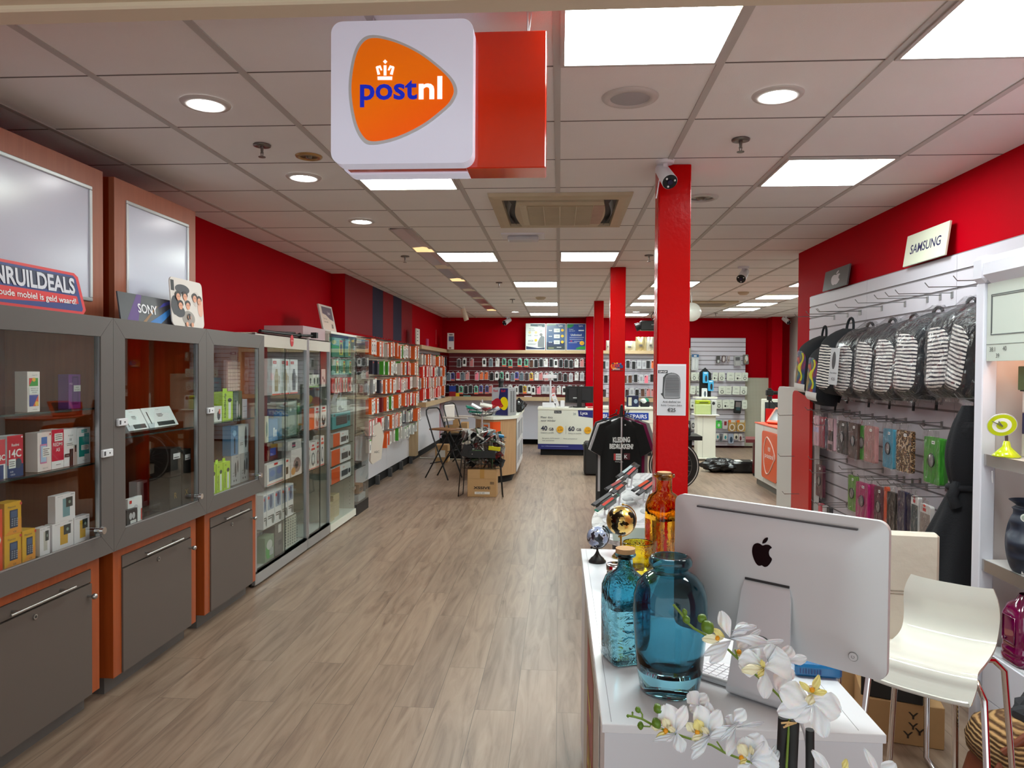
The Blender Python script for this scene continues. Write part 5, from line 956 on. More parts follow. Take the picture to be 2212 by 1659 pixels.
MB().box(-.05, .05, .1, .2, 0, 1.09, CREAM).box(-.2, .2, 0, .3, 1.09, 1.12, CREAM).build('stand', t)
MB().prism([(-.115, 1.12), (.1, 1.12), (.1, 1.56), (-.01, 1.67), (-.115, 1.58)], .1, .13, MBLK).build('board', t)
for px, py, h_, l, c in [(1524, 801, .21, 'light blue pack hung on the black pointed board, upper left', (60, 160, 210)), (1535.5, 819, .2, 'light blue pack hung on the black pointed board, lower right', (60, 160, 210)), (1522, 836, .18, 'white rounded pack at the foot of the black pointed board', (216, 220, 222))]:
    X = XY(px, BY+.08); z = ZY(py, BY+.08); o = MB().prism(rrect(-.05, .05, -h_, 0, .015, 3), -.02, .015, mat(c, .35)).art(.1, h_, [('e', .6, .4, .22, .3, (40, 36, 40) if c[0] < 100 else (80, 90, 100)), ('r', .2, .84, .8, .94, (200, 220, 230))], y=-.02, x0=-.05, z0=-h_).build('hanging_pack', loc=(X, BY+.08, z)); tag(o, l, 'pack')
# garbage bag bundle
t = thing('wrapped_bundle', 'long bundle wrapped in black plastic lying on the floor at the back right', 'bundle', (0, 0, 0)); a = W3(1519, 1022, Z=0); b = W3(1630, 1024, Z=0)
PL = mat((22, 22, 24), .28, name='black_plastic', bump=.6, bscale=14); m = MB(); bagball((a.x+.3, a.y+.2, .105), .22, PL, m, 11, (1.35, 1, .48), 30, .22); m.build('plastic_bag', t)
m = MB().box(a.x+.45, b.x+.1, a.y+.03, a.y+.4, .002, .18, PL, .03); m.build('carton', t)
for x_, c_ in ((.52, (220, 220, 216)), (.80, (226, 226, 222)), (.94, (180, 170, 140))): MB().box(a.x+x_, a.x+x_+.11, a.y+.08, a.y+.3, .18, .1815, mat(c_)).build('label', t)
# tripod with camera
TY = 13.0; tx = XY(1663, TY); t = thing('camera_tripod', 'black camera on a black tripod in front of the pegboard', 'tripod', (tx, TY, 0))
for k, (dx, dy) in enumerate(((-.28, -.15), (.3, -.1), (.0, .3))): MB().cyl((dx, dy, .0), (0, 0, .95), .012, .016, BLACK, 8).build('leg', t)
MB().cyl((0, 0, .8), (0, 0, 1.12), .018, .018, BLACK, 10).cyl((0, 0, 1.1), (0, 0, 1.17), .045, .045, BLACK, 12).tube([(-.02, 0, 1.14), (.16, -.05, .95), (.2, -.05, .75)], .009, BLACK, 6).build('head', t)
MB().box(-.06, .06, -.04, .04, 1.18, 1.28, BLACK, .01).cyl((.05, 0, 1.23), (.16, 0, 1.23), .032, .035, BLACK, 16).box(-.03, .03, -.03, .03, 1.28, 1.31, BLACK, .005).build('camera', t)
x0 = XY(1646, 13.6); m = MB().box(0, .8, 0, .03, 0, 1.10, CREAM, .01).box(.06, .74, -.005, 0, .06, 1.04, mat((46, 50, 54), .4)); o = m.build('chalkboard', loc=(x0, 13.6, 0)); tag(o, 'dark board in a cream frame leaning behind the tripod', 'board')
# red side table
x0 = XY(1613, 11.2); t = thing('side_table', 'dark red table edge and leg beside the orange service counter', 'table', (x0, 11.2, 0)); RD2 = mat((104, 30, 36), .35)
MB().prism([(0, 0), (.9, 0), (.9, .5), (.12, .5)], .52, .57, RD2, plane='xy').build('table_top', t); MB().box(.13, .19, .05, .11, .05, .52, mat((80, 10, 16), .3)).build('leg', t); MB().cyl((.16, .06, .025), (.16, .1, .025), .025, .025, BLACK, 12).build('caster', t)
# orange service counter
XC = 2.80; yA, yB = YX(1633, XC), YX(1684, XC); t = thing('service_counter', 'white service counter with orange logo plate at the end of the right wall', 'counter', (XC, yA, 0), -PI/2); Lc = yA-yB
m = MB().box(0, Lc, .03, .5, 0, .09, mat((90, 88, 84), .4)).box(-.0, Lc, 0, .55, .09, .868, mat((206, 204, 198), .4)).box(Lc*.39, Lc*.395, -.001, 0, .09, .86, mat((150, 150, 146))); m.build('body', t)
OR_ = mat((216, 78, 20), .35); MB().box(0, Lc, -.01, .56, .868, .882, mat((232, 84, 44), .35)).build('top', t)
p0 = YX(1652.5, XC); s0 = yA-p0; zt, zb = .80, .17
m = MB().prism(rrect(s0, Lc+.04, zb, zt, .06, 5), -.03, -.002, OR_)
cx, cz = (s0+Lc)/2+.03, (zt+zb)/2; ow = (Lc-s0)*.4
ol = spl([(cx-ow*.5, cz+.235), (cx-ow*.9, cz+.1), (cx-ow*.9, cz-.1), (cx-ow*.55, cz-.235), (cx, cz-.22), (cx+ow*.75, cz-.06), (cx+ow, cz+.0), (cx+ow*.6, cz+.13), (cx, cz+.215)][::1], 5)
m.tube([(p[0], -.032, p[1]) for p in ol], .008, mat((226, 200, 190), .4), 5, closed=True)
m.text('postnl', cx-.01, cz-.03, .065, mat((232, 224, 220), .4), -.0315, bold=.01, fit=ow*1.5)
for k in range(3): m.box(cx-.06+.04*k, cx-.04+.04*k, -.0315, -.031, cz+.08, cz+.115, mat((232, 224, 220), .4))
m.box(cx-.06, cx+.04, -.0315, -.031, cz+.065, cz+.073, mat((232, 224, 220), .4)); m.build('logo_plate', t)
m = MB(); m.tube([(p[0]*.55-.0, -.002, p[1]*.55+.28) for p in ol], .003, mat((180, 178, 174), .5), 5, closed=True); 
t5 = thing('payment_terminal', 'orange framed tilted screen on the service counter', 'screen', (XC+.1, yA-.52, .8825), rot=(R(-40), 0, -PI/2+.5)); MB().box(-.16, .16, 0, .03, 0.03, .30, mat((232, 90, 50), .35), .01).build('frame', t5); MB().box(-.12, .12, -.002, 0, .07, .26, mat((60, 56, 54), .15)).build('screen', t5)
MB().box(-.14, .14, .03, .2, -.07, .06, mat((150, 24, 16), .4)).build('foot', t5)
o = MB().box(0, .2, 0, .02, 0, .2, mat((200, 16, 14), .4)).build('red_sheet', loc=(XC+.1, yA-.15, .8825), rz=-PI/2+.9); tag(o, 'small bright red panel behind the orange framed screen', 'panel')
# white display stand with red panel at the end of the right wall
XD = 2.10; y0_, y1_ = YX(1681, XD), YX(1757, XD); t = thing('brand_stand', 'white floor display stand with red rounded panel at the slatwall end', 'display stand', (XD, y0_, 0), -PI/2); Ld = y0_-y1_; sR = y0_-YX(1718, XD)
DW = mat((206, 202, 198), .4)
m = MB().prism([(0, 0), (sR+.05, 0), (sR+.05, 1.46), (.05, 1.46), (.015, 1.44), (0, 1.40)], 0, .04, DW); m.box(sR+.05, Ld, .02, .06, 0, 1.62, DW); m.build('panel', t)
m = MB().prism([(sR+.01, .2), (Ld, .2), (Ld, 1.435), (sR+.06, 1.435), (sR+.025, 1.42), (sR+.01, 1.39)], -.025, 0, mat((196, 24, 20), .3)); m.build('red_panel', t)
m = MB().box(sR+.0, Ld+.0, -.01, .02, 1.45, 1.615, DW); m.text('XSSIVE', (sR+Ld)/2, 1.52, .05, mat((190, 30, 40), .4), -.0115, bold=.02, fit=.36); m.box((sR+Ld)/2-.16, (sR+Ld)/2+.16, -.0112, -.0108, 1.495, 1.50, mat((150, 110, 110))); m.text('//', (sR+Ld)/2+.03, 1.575, .035, mat((190, 90, 60)), -.0115, bold=.02); m.build('header', t)
m = MB()
for zz in (.3, .55, .8, 1.05, 1.3): m.box(sR-.03, sR-.02, -.006, .0, zz, zz+.015, BLACK)
m.build('slots', t)['kind'] = 'stuff'
y0_ = 7.9; o = MB().prism([(0, 0), (.42, 0), (.42, 1.68), (.05, 1.68), (0, 1.63)], 0, .04, DW).box(.1, .40, -.03, 0, 1.25, 1.62, mat((214, 50, 26), .35)).text('XSSIVE', .2, 1.64, .02, mat((190, 30, 40)), -.002).build('brand_banner', loc=(2.55, y0_, 0), rz=-PI/2); tag(o, 'second white panel with orange-red block behind the display stand', 'display stand')
o = MB().box(0, .38, 0, .35, 0, 1.63, mat((206, 200, 196), .4)).text('XSSIVE', .24, 1.52, .03, mat((190, 60, 60)), -.002).build('brand_column', loc=(2.75, 8.3, 0), rz=-PI/2+.0); tag(o, 'pale column with small red lettering behind the right wall end', 'display stand')
# ================================================================ counters at the back
CY = 13.6; x0, x1 = XY(1163, CY), XY(1296, CY); w = x1-x0; t = thing('poster_counter', 'white counter with phone plan poster front and black plinth', 'counter', (x0, CY, 0))
zt = ZY(881, CY); zb = ZY(970.5, CY)
MB().box(0, w, .01, .6, zb, zt-.04, CREAM).build('body', t); MB().box(-.01, w, -.01, .62, zt-.04, zt, CREAM, .004).build('top', t); MB().box(.05, w-.1, .06, .5, 0, zb, MBLK).build('plinth', t)
h = zt-.04-zb; m = MB(); Q = lambda px, py: ((px/5.53+900-1163)/133, (970.5-(py/5.53+820))/(970.5-884.5)); 
NB = (28, 34, 110)
cm = [('r', 0, 0, 1, 1, (214, 216, 206)), ('p', [(0, 0), Q(2005, 835), Q(2005, 770), (0, .135)], NB), ('p', [Q(2005, 832), (1, 0), (1, .5), Q(2095, 725), Q(1985, 770)], (60, 58, 56)), ('p', [Q(1930, 345), Q(2200, 345), Q(2200, 460), Q(1940, 430)], NB)]
def T_(s, x, y, hh, c, al='l', b=0, mw=.5): u, v = Q(x, y); return ('t', s, u, v, hh/5.53/86, c, al, b, mw)
INK = (44, 46, 70)
cm += [('r', Q(1648, 398)[0], Q(0, 398)[1], Q(1735, 0)[0], Q(0, 365)[1], (30, 34, 44)), T_('Sim Only', 1692, 388, 14, (226, 226, 226), 'c', 0, .09), T_('20', 1875, 415, 26, (60, 90, 110)), T_('Lyca', 1962, 408, 36, (236, 236, 240), 'l', .02), T_('Meer data', 1488, 458, 26, INK), T_('voor minder', 1488, 498, 26, INK), T_('40', 1490, 605, 56, INK, 'l', .03), T_('GB', 1585, 605, 34, INK, 'l', .01), T_('60', 1818, 608, 56, INK, 'l', .03), T_('GB', 1915, 608, 34, INK, 'l', .01), T_('Onbeperkt min/SMS', 1488, 640, 14, INK, 'l', 0, .27), T_('Onbeperkt min/SMS', 1818, 645, 14, INK, 'l', 0, .27),
       ('r', Q(1788, 0)[0], Q(0, 645)[1], Q(1792, 0)[0], Q(0, 550)[1], (150, 150, 150)), T_('Best geteste 4G/5G netwerk', 1508, 706, 13, INK, 'l', 0, .33), T_('Gratis nummerbehoud', 1762, 708, 13, INK, 'l', 0, .26), T_('Geen aansluitkosten', 1508, 732, 13, INK, 'l', 0, .24), T_('lyca mobile', 1500, 800, 14, (150, 160, 210)), ('r', Q(1560, 0)[0], Q(0, 800)[1], Q(1820, 0)[0], Q(0, 792)[1], (120, 124, 180))]
for cx_, cy_ in ((1720, 590), (2050, 597)): u, v = Q(cx_, cy_); cm += [('e', u, v, 42/5.53/133, 42/5.53/86, (232, 170, 24)), T_('2,50', cx_, cy_+18, 26, (120, 70, 10), 'c', .01, .1), T_('€4,50', cx_, cy_-18, 12, (120, 70, 10), 'c', 0, .07)]
m.art(w, h, cm, z0=zb, y=-.001, st=.0006); m.build('poster', t)
# monitor, acrylic stand, leaflet
xm = XY(1252, CY+.3); t = thing('monitor', 'black computer monitor seen from behind on the poster counter', 'monitor', (xm, CY+.3, zt+.0005)); MB().box(-.27, .27, -.02, .03, .085, .40, BLACK, .01).box(-.22, .22, -.045, -.02, .12, .36, mat((24, 24, 28), .4), .015).box(-.12, -.05, -.0475, -.045, .17, .19, mat((190, 190, 190))).build('housing', t); MB().box(-.045, .045, -.06, -.02, 0, .40, mat((10, 10, 12), .4), .006).build('stand', t); MB().box(-.12, .12, -.1, .1, 0, .015, BLACK).build('foot', t)
MB().tube([(-.1, -.05, .02), (-.2, -.2, .01), (-.05, -.25, .005), (.1, -.2, .006)], .005, BLACK, 6).build('cable', t)
o = MB().box(0, .14, 0, .1, 0, .015, mat((190, 40, 40), .4)).build('red_tray', loc=(XY(1270, CY+.1), CY+.08, zt+.001)); tag(o, 'flat red object on the poster counter beside the monitor', 'tray')
xs = XY(1187, CY+.2); t = thing('acrylic_display', 'tall white pole stand with clear panels on the poster counter', 'display stand', (xs, CY+.2, zt+.0005)); MB().box(-.13, .13, -.1, .1, 0, .085, WHITE, .006).build('base', t); MB().cyl((.02, 0, .08), (.02, 0, .56), .018, .018, WHITE, 12).build('pole', t); MB().box(-.12, .14, -.08, .08, .55, .62, WHITE, .004).build('head', t)
for x_ in (-.12, -.05, .09, .14): MB().box(x_-.001, x_+.001, -.08, .08, .12, .55, pane('acrylic', (.93, .95, .97), .03, 1.49)).build('clear_panel', t)
o = MB().box(0, .08, 0, .012, 0, .26, WHITE).art(.08, .26, [('r', .2, .8, .8, .9, (220, 120, 120)), ('r', .2, .5, .7, .52, (90, 90, 90)), ('r', .2, .4, .7, .42, (90, 90, 90))]).build('leaflet_holder', loc=(XY(1201, CY+.1), CY+.1, zt+.012)); o.rotation_euler = (0, R(-22), 0); tag(o, 'leaning white leaflet card on the poster counter', 'leaflet')
o = MB().box(0, .08, 0, .08, 0, .13, WHITE, .004).build('card_holder', loc=(XY(1211, CY+.1), CY+.12, zt+.001)); tag(o, 'small white card box beside the leaning leaflet', 'box')
# blue banner counter
x0, x1 = XY(1300, CY+.1), XY(1412, CY+.1); w = x1-x0; t = thing('banner_counter', 'white counter with blue repairs banner behind the hanging shirts', 'counter', (x0, CY+.1, 0)); zt2 = ZY(878, CY+.1)
MB().box(0, w, .01, .6, .08, zt2-.04, CREAM).box(.02, w-.02, .06, .55, 0, .08, BLACK).build('body', t); MB().box(-.0, w+.015, -.015, .62, zt2-.04, zt2, CREAM, .004).build('top', t)
m = MB(); m.k = 0
za, zc = ZY(905, CY+.1), ZY(890, CY+.1)
m.box(0, XY(1402, CY+.1)-x0, 0, .01, za, zc, mat((20, 60, 160), .35)); m.text('BUDGET REPAIRS', (XY(1402, CY+.1)-x0)/2+.0, za+.028, .075, mat((236, 236, 240)), -.001, bold=.015, fit=(XY(1402, CY+.1)-x0)*.93); m.build('banner', t)
m = MB()
for (a, b) in ((.42, .62), (.16, .38)): 
    for q_ in ((.55, .98, a, a+.004), (.55, .98, b, b+.004)): m.box(q_[0], q_[1], .006, .01, q_[2], q_[3], mat((160, 160, 156)))
    m.box(.976, .98, .006, .01, a, b, mat((160, 160, 156)))
m.build('panel_lines', t)
x0 = XY(1355, CY+.2); o = MB().box(0, .22, 0, .12, 0, .21, mat((26, 34, 66), .35), .003).art(.22, .21, [('r', .12, .1, .4, .85, (200, 196, 180)), ('e', .75, .5, .16, .2, (150, 170, 190))]).build('appliance_box', loc=(x0, CY+.2, zt2+.001)); tag(o, 'dark blue appliance box on the blue banner counter', 'box')
x0 = XY(1384, CY+.2); t = thing('cap', 'white, green and black cap on a black case on the banner counter', 'cap', (x0+.09, CY+.3, zt2+.001)); o = MB().box(-.08, .09, -.06, .06, 0, .1, BLACK, .012).build('case', loc=(x0+.09, CY+.3, zt2+.001)); tag(o, 'small black case under the cap on the banner counter', 'case'); MB().ball((-.02, 0, .1), .075, mat((214, 218, 214), .6), 16, (1, 1, .8)).ball((.03, .0, .115), .055, mat((20, 130, 100), .6), 12).prism([(-.12, .09), (-.02, .11), (-.02, .115), (-.12, .1)], -.05, .05, BLACK).build('crown', t)
# ================================================================ kiosk counter with drinks fridge
t = thing('kiosk_counter', 'oak fronted counter with rounded end and white top under the drinks fridge', 'counter', (0, 0, 0)); kx0, kx1, ky0, ky1 = -1.215, -.62, 10.12, 12.35
def kout(e, n=28):
    cx_ = (kx0+kx1)/2; hw = (kx1-kx0)/2+e; P = [(kx1+e, ky1+e), (kx0-e, ky1+e)]
    for i in range(n+1):
        a = PI+PI*i/n; P.append((cx_+hw*math.cos(a)*(1 if True else 1), ky0+.42+(.42+e)*math.sin(a)*(1-.35*max(0, math.cos(a)))))
    return P
OKF = wood('oak_front', (166, 128, 90), (190, 152, 112), 'Z', .5)
MB().prism(kout(0), .10, .90, OKF, plane='xy').box(kx1-.002, kx1+.002, ky0+.45, ky1, .1, .9, mat((216, 216, 220), .4)).box(kx1-.004, kx1+.005, ky0+.40, ky0+.42, .1, .9, BLACK).build('body', t)
MB().prism(kout(.025), .90, .946, CREAM, plane='xy').build('top', t); MB().prism(kout(-.06), 0, .1, MBLK, plane='xy').build('plinth', t)
m = MB(Matrix.Translation((kx1+.003, ky0+.6, 0)) @ Matrix.Rotation(PI/2, 4, 'Z')); 
for i in range(16): u = .1+.2*(i % 8); v = .2+.35*(i//8); m.box(u, u+.14, -.002, 0, v, v+.26, mat([(150, 152, 158), (190, 190, 196), (110, 112, 120), (226, 226, 230)][i % 4], .5))
m.build('paper_notes', t)['kind'] = 'stuff'
xa, xb = W3(1038, 922, Y=10.17), W3(1081, 922, Y=10.17)
m = MB(); cxk = (kx0+kx1)/2
def onf(px, py):
    X = W3(px, py, Y=10.17); u = max(-1, min(1, (X.x-cxk)/((kx1-kx0)/2))); a = -math.sqrt(max(0, 1-u*u)); return Vector((X.x, ky0+.42+.42*a*(1-.35*max(0, u))-.004, X.z))
def decal(a, b, y0d, y1d, mt, off=0):
    vs = []; n = 6
    for i in range(n+1):
        px = a+(b-a)*i/n; p = onf(px, y0d); q_ = onf(px, y1d); p.y -= off; q_.y -= off; vs += [p, q_]
    m.add(vs, [(2*i, 2*i+1, 2*i+3, 2*i+2) for i in range(n)], mt)
decal(1038, 1059, 933, 913, mat((206, 206, 206), .4)); decal(1059, 1081, 934, 911, mat((232, 84, 26), .3)); decal(1045, 1055, 929, 917, mat((232, 100, 20), .3), .002); decal(1046, 1054, 924, 921, mat((40, 40, 90), .3), .003); m.build('logo_sticker', t)
f = W3(1063, 899, Z=.947); t = thing('drinks_fridge', 'small blue and silver energy drink fridge with yellow sun and red bull', 'fridge', (-.965, 10.34, .9465), R(-22)); fw, fd, fh = .265, .27, .40
MB().box(0, fw, .006, fd, 0, fh, mat((176, 180, 184), .35, .4), .008).build('cabinet', t)
m = MB(); m.box(.004, fw-.004, 0, .006, .004, fh-.004, mat((190, 196, 204), .3, .2)); cmf = [('p', [(.3, .02), (.98, .02), (.98, .98), (.5, .98)], (28, 34, 92)), ('p', [(.02, .02), (.3, .02), (.36, .3), (.2, .02)], (28, 34, 92)), ('e', .74, .44, .25, .235, (240, 216, 0)), ('t', 'Red', .24, .85, .085, (190, 24, 40), 'c', .02, .4), ('t', 'Bull', .7, .85, .085, (190, 24, 40), 'c', .02, .46),
   ('p', [(.0, .4), (.1, .36), (.2, .3), (.3, .27), (.5, .28), (.62, .3), (.72, .35), (.66, .4), (.6, .46), (.56, .54), (.46, .6), (.36, .63), (.22, .6), (.1, .54), (.0, .5)], (176, 16, 40)), ('p', [(.22, .3), (.3, .35), (.4, .32), (.5, .34), (.62, .3), (.5, .26), (.36, .26)], (236, 120, 20)), ('e', .58, .36, .02, .012, (240, 216, 60))]
m.art(fw, fh, cmf); m.build('door', t)
m = MB()
for i in range(34): m.box(fw, fw+.003, .07+.0, .115, .05+.009*i, .055+.009*i, mat((100, 104, 108), .4)); m.box(fw, fw+.003, .15, .2, .05+.009*i, .055+.009*i, mat((100, 104, 108), .4))
m.build('vents', t)
o = MB().ball((0, 0, .09), .045, BLACK, 16).cyl((0, 0, 0), (0, 0, .06), .04, .03, BLACK, 14).build('round_webcam', loc=(-.84, 10.42, .9465+fh+.001)); tag(o, 'black round ball device on top of the drinks fridge', 'device')
m = MB(); bagball((0, 0, .1), .1, mat((24, 24, 26), .35), m, 6, (1, 1, .95), 18, .35); m.ball((.05, .02, .12), .03, mat((200, 200, 200), .3), 10); o = m.build('camera_gear', loc=(XY(1122, 11.3), 11.3, .947)); tag(o, 'heap of black camera gear beside the drinks fridge', 'camera gear')
# ================================================================ wire basket stand, carton, chairs
BYY = 9.15; t = thing('basket_stand', 'chrome pole with oval wire basket above a black folding dump bin', 'basket stand', (-.985, BYY, 0)); bx0, bx1 = XY(996, BYY)+.985, XY(1091, BYY)+.985
BW = mat((16, 16, 18), .4, name='black_wire')
MB().cyl((0, .1, .45), (0, .1, 1.22), .012, .012, CHROME, 12).build('pole', t)
m = MB(); n = 20
for (rx, ry, z) in ((.2, .13, 1.10), (.18, .115, 1.06), (.13, .09, 1.02)): m.tube([(rx*math.cos(2*PI*i/n), .1+ry*math.sin(2*PI*i/n), z) for i in range(n)], .004, BW, 5, closed=True)
for i in range(10): a = 2*PI*i/10; m.tube([(.2*math.cos(a), .1+.13*math.sin(a), 1.10), (.17*math.cos(a), .1+.11*math.sin(a), 1.04), (.02*math.cos(a), .1+.02*math.sin(a), 1.0)], .003, BW, 5)
m.build('upper_basket', t)
m = MB()
for k in range(7): z = .36+.06*k; e = .05*(1-k/6); m.tube([(bx0+e, -.16+e, z), (bx1-e, -.16+e, z), (bx1-e, .3-e, z), (bx0+e, .3-e, z)], .0035, BW, 5, closed=True)
for k in range(13): x = bx0+.03+(bx1-bx0-.06)*k/12; m.tube([(x, -.16, .72), (x, -.11, .36), (x, .25, .36), (x, .3, .72)], .003, BW, 5)
m.build('dump_bin', t)
for s, X_ in ((-1, bx0), (1, bx1)):
    m = MB(); m.tube([(X_*.86, -.16, .55), (X_*1.0+.0, -.2, .02), (X_*.9, .05, .01), (X_*.78, .0, .5)], .007, BW, 6); m.build('leg', t)
MB().box(bx0+.12, bx1-.1, -.175, -.165, .50, .59, BLACK).build('price_rail', t)
# heap inside
HM = [mat(c, .3, .1) for c in ((34, 34, 38), (150, 148, 146), (190, 188, 186), (26, 26, 30), (120, 96, 88), (214, 210, 204), (200, 196, 190), (60, 90, 60), (120, 40, 40))]
m = MB(); hr = random.Random(4)
for i in range(210):
    x = hr.uniform(bx0+.06, bx1-.06); y = hr.uniform(-.1, .24); z = hr.uniform(.40, .73+.10*(1-abs(x/.3))); w_, h_ = hr.uniform(.04, .07), hr.uniform(.08, .13)
    m.T = Matrix.Translation((x, y, z)) @ Matrix.Rotation(hr.uniform(0, 6), 4, 'Z') @ Matrix.Rotation(hr.uniform(-1.2, 1.2), 4, 'X') @ Matrix.Rotation(hr.uniform(-.8, .8), 4, 'Y'); m.box(-w_, w_, -.005, .005, -h_/2, h_/2, hr.choice(HM))
o = m.build('pack_heap', loc=(-.985, BYY, 0)); tag(o, 'heap of mixed plastic packs filling the black dump bin', 'packs', kind='stuff')
def loose(px, py, Y, sx, sy, sz, col, rot, name, label, cat):
    p = W3(px, py, Y=Y); o = MB().box(-sx/2, sx/2, -sy/2, sy/2, -sz/2, sz/2, mat(col, .35), .004).build(name, loc=p); o.rotation_euler = rot; tag(o, label, cat, 'loose packs on the basket stand')
loose(1046, 941, BYY, .16, .04, .07, (30, 140, 170), (.3, -.75, .2), 'pack', 'teal pack leaning on top of the heap by the pole', 'pack'); loose(1072, 940, BYY+.05, .2, .05, .03, (20, 120, 170), (.2, .15, .1), 'pouch', 'dark teal pouch lying on the right of the heap', 'pouch')
loose(1008, 957, BYY-.12, .1, .004, .05, (226, 214, 196), (.2, -.5, 0), 'price_card', 'small cream card stuck on the left edge of the dump bin', 'card'); loose(1068, 969, BYY-.14, .15, .03, .05, (200, 190, 20), (.1, .1, 0), 'pack', 'yellow and green pack at the front of the dump bin', 'pack'); loose(1008, 974, BYY-.15, .12, .04, .15, (24, 26, 30), (.1, .3, .2), 'case', 'black case at the left front of the dump bin', 'case')
loose(1030, 976, BYY-.14, .12, .03, .04, (90, 130, 70), (.1, 0, 0), 'pack', 'dull green pack at the front left of the dump bin', 'pack'); loose(1081, 957, BYY-.1, .12, .03, .03, (190, 190, 186), (.1, .5, 0), 'pack', 'pale grey pack at the right edge of the heap', 'pack'); loose(1055, 931, BYY+.04, .12, .02, .03, (226, 226, 222), (0, 0, 0), 'pack', 'white pack on top of the heap', 'pack')
for px, py, c, r, l in [(1020, 881, (30, 150, 130), (.1, .25, .3), 'teal pack in the oval basket, upper left'), (1026, 890, (20, 140, 120), (.0, .1, .2), 'green-teal pack in the oval basket, lower left'), (1030, 880, (214, 214, 220), (.2, .5, .1), 'long white pack poking out of the oval basket'), (1056, 881, (160, 36, 40), (.1, -.3, .5), 'red pack in the oval basket'), (1050, 876, (210, 206, 196), (.3, .2, .1), 'pale pack on top of the oval basket'), (1066, 886, (190, 194, 200), (.2, -.4, .2), 'silver pack at the right of the oval basket')]: loose(px, py, BYY+.08, .16, .1, .025, c, r, 'pack', l, 'pack')
x0, x1 = XY(1011, 9.05), XY(1074, 9.05); w = x1-x0; t = thing('carton', 'brown carton with dark brand lettering under the dump bin', 'carton', (x0, 9.05, 0)); hc_ = .345
MB().box(0, w, 0, .22, 0, hc_, CARD, .004).box(0, w, -.001, 0, hc_*.66, hc_*.665, mat((150, 110, 70))).build('body', t); m = MB(); m.box(w*.43, w*.58, -.0015, 0, hc_*.68, hc_, mat((176, 128, 60), .25)); m.box(w*.43, w*.58, 0, .22, hc_, hc_+.001, mat((176, 128, 60), .25)); m.build('tape', t)
m = MB(); m.text('XSSIVE', w*.5, hc_*.29, .032, mat((40, 30, 24)), -.002, bold=.03, fit=w*.58); m.art(w, hc_, [('r', .25, .1, .77, .19, (226, 220, 210)), ('t', 'XTUZ 005', .45, .12, .05, (60, 60, 60), 'c', 0, .3)]+[('r', .78+.02*i, .46, .79+.02*i, .56, (60, 44, 30)) for i in range(7)], y=-.001); m.build('print', t)
# folding high chair in black tube
def foldchair(X0, Y0, s, frame, seatm, label, name, back=None, seat_h=.62, top=1.0, w=.36, d=.42, rz=0, arms=False):
    t = thing(name, label, 'chair', (X0, Y0, 0), rz)
    for sx in (-w/2, w/2):
        MB().tube([(sx, d*.45, 0), (sx, -d*.15, seat_h*.85), (sx, -d*.42, top-.06), (sx*.92, -d*.45, top)], .011, frame, 8).build('leg', t)
        MB().tube([(sx*.85, -d*.5, 0), (sx*.85, d*.45, seat_h-.02)], .011, frame, 8).build('leg', t)
    MB().tube([(-w*.46, -d*.45, top-.002), (-w*.3, -d*.46, top+.03), (w*.3, -d*.46, top+.03), (w*.46, -d*.45, top-.002)], .012, frame, 8).build('top_rail', t)
    MB().tube([(-w*.42, -d*.3, .22), (w*.42, -d*.3, .22)], .008, frame, 6).build('stretcher', t)
    MB().box(-w*.45, w*.45, -d*.35, d*.5, seat_h-.01, seat_h+.012, seatm, .006).build('seat', t)
    if back: MB().box(-w*.44, w*.44, -d*.48, -d*.42, top-.28, top, back, .02).build('backrest', t)
    if arms:
        for sx in (-w/2-.02, w/2+.02): MB().box(sx-.025, sx+.025, -d*.5, d*.5, seat_h+.2, seat_h+.23, back, .01).build('armrest', t)
    return t
c0 = W3(958, 1030, Z=0)
foldchair(c0.x+.02, c0.y-.1, 1, BLACK, wood('chair_seat', (130, 84, 48), (150, 104, 64), 'X', .5), 'black folding high chair with a wooden seat', 'folding_chair', None, .72, 1.0, .34, .46, R(-118))
foldchair(XY(996, 12.2), 12.2, 1, mat((60, 60, 62), .3, .6), mat((222, 212, 206), .5), 'white folding armchair behind the black folding chair', 'armchair', mat((222, 212, 206), .5), .58, 1.0, .42, .5, R(-110), True)
x0, x1 = XY(954, 12.9), XY(1022, 12.9); t = thing('low_table', 'black cloth covered table with cartons behind the chairs', 'table', (x0, 12.9, 0)); MB().box(0, x1-x0+.1, 0, .55, 0, .42, MBLK, .02).build('cloth', t); MB().box(-.02, x1-x0+.12, -.02, .57, .42, .445, BLACK).build('table_top', t)
for a, b, z, h_, Y, l in [(963, 992, .446, .13, 13.1, 'tan carton on the black table, left'), (979, 991, .576, .16, 13.15, 'small tall tan carton stacked on the left carton'), (996, 1010, .446, .19, 13.1, 'tan carton on the black table, right'), (941, 968, 0, .3, 12.35, 'tan carton on the floor with white label left of the black chair')]:
    X0, X1 = XY(a, Y), XY(b, Y); o = MB().box(0, X1-X0, 0, .25, 0, h_, CARD, .003).art(X1-X0, h_, [('r', .15, .3, .8, .7, (226, 222, 216))] if z == 0 else []).build('carton', loc=(X0, Y, z)); tag(o, l, 'carton')
o = MB().cyl((0, 0, 0), (0, 0, .3), .012, .012, BLACK, 8).build('bottle_rod', loc=(XY(960, 12.93), 12.85+.15, .446)); tag(o, 'short black upright rod on the black table', 'rod')
a, b = W3(900, 988, Z=.02), W3(1004, 993, Z=.02); o = MB().cyl((a.x+.06, a.y, .014), b, .012, .012, mat((206, 200, 190), .4), 8).build('floor_pipe'); tag(o, 'thin white pipe lying across the floor behind the chairs', 'pipe')
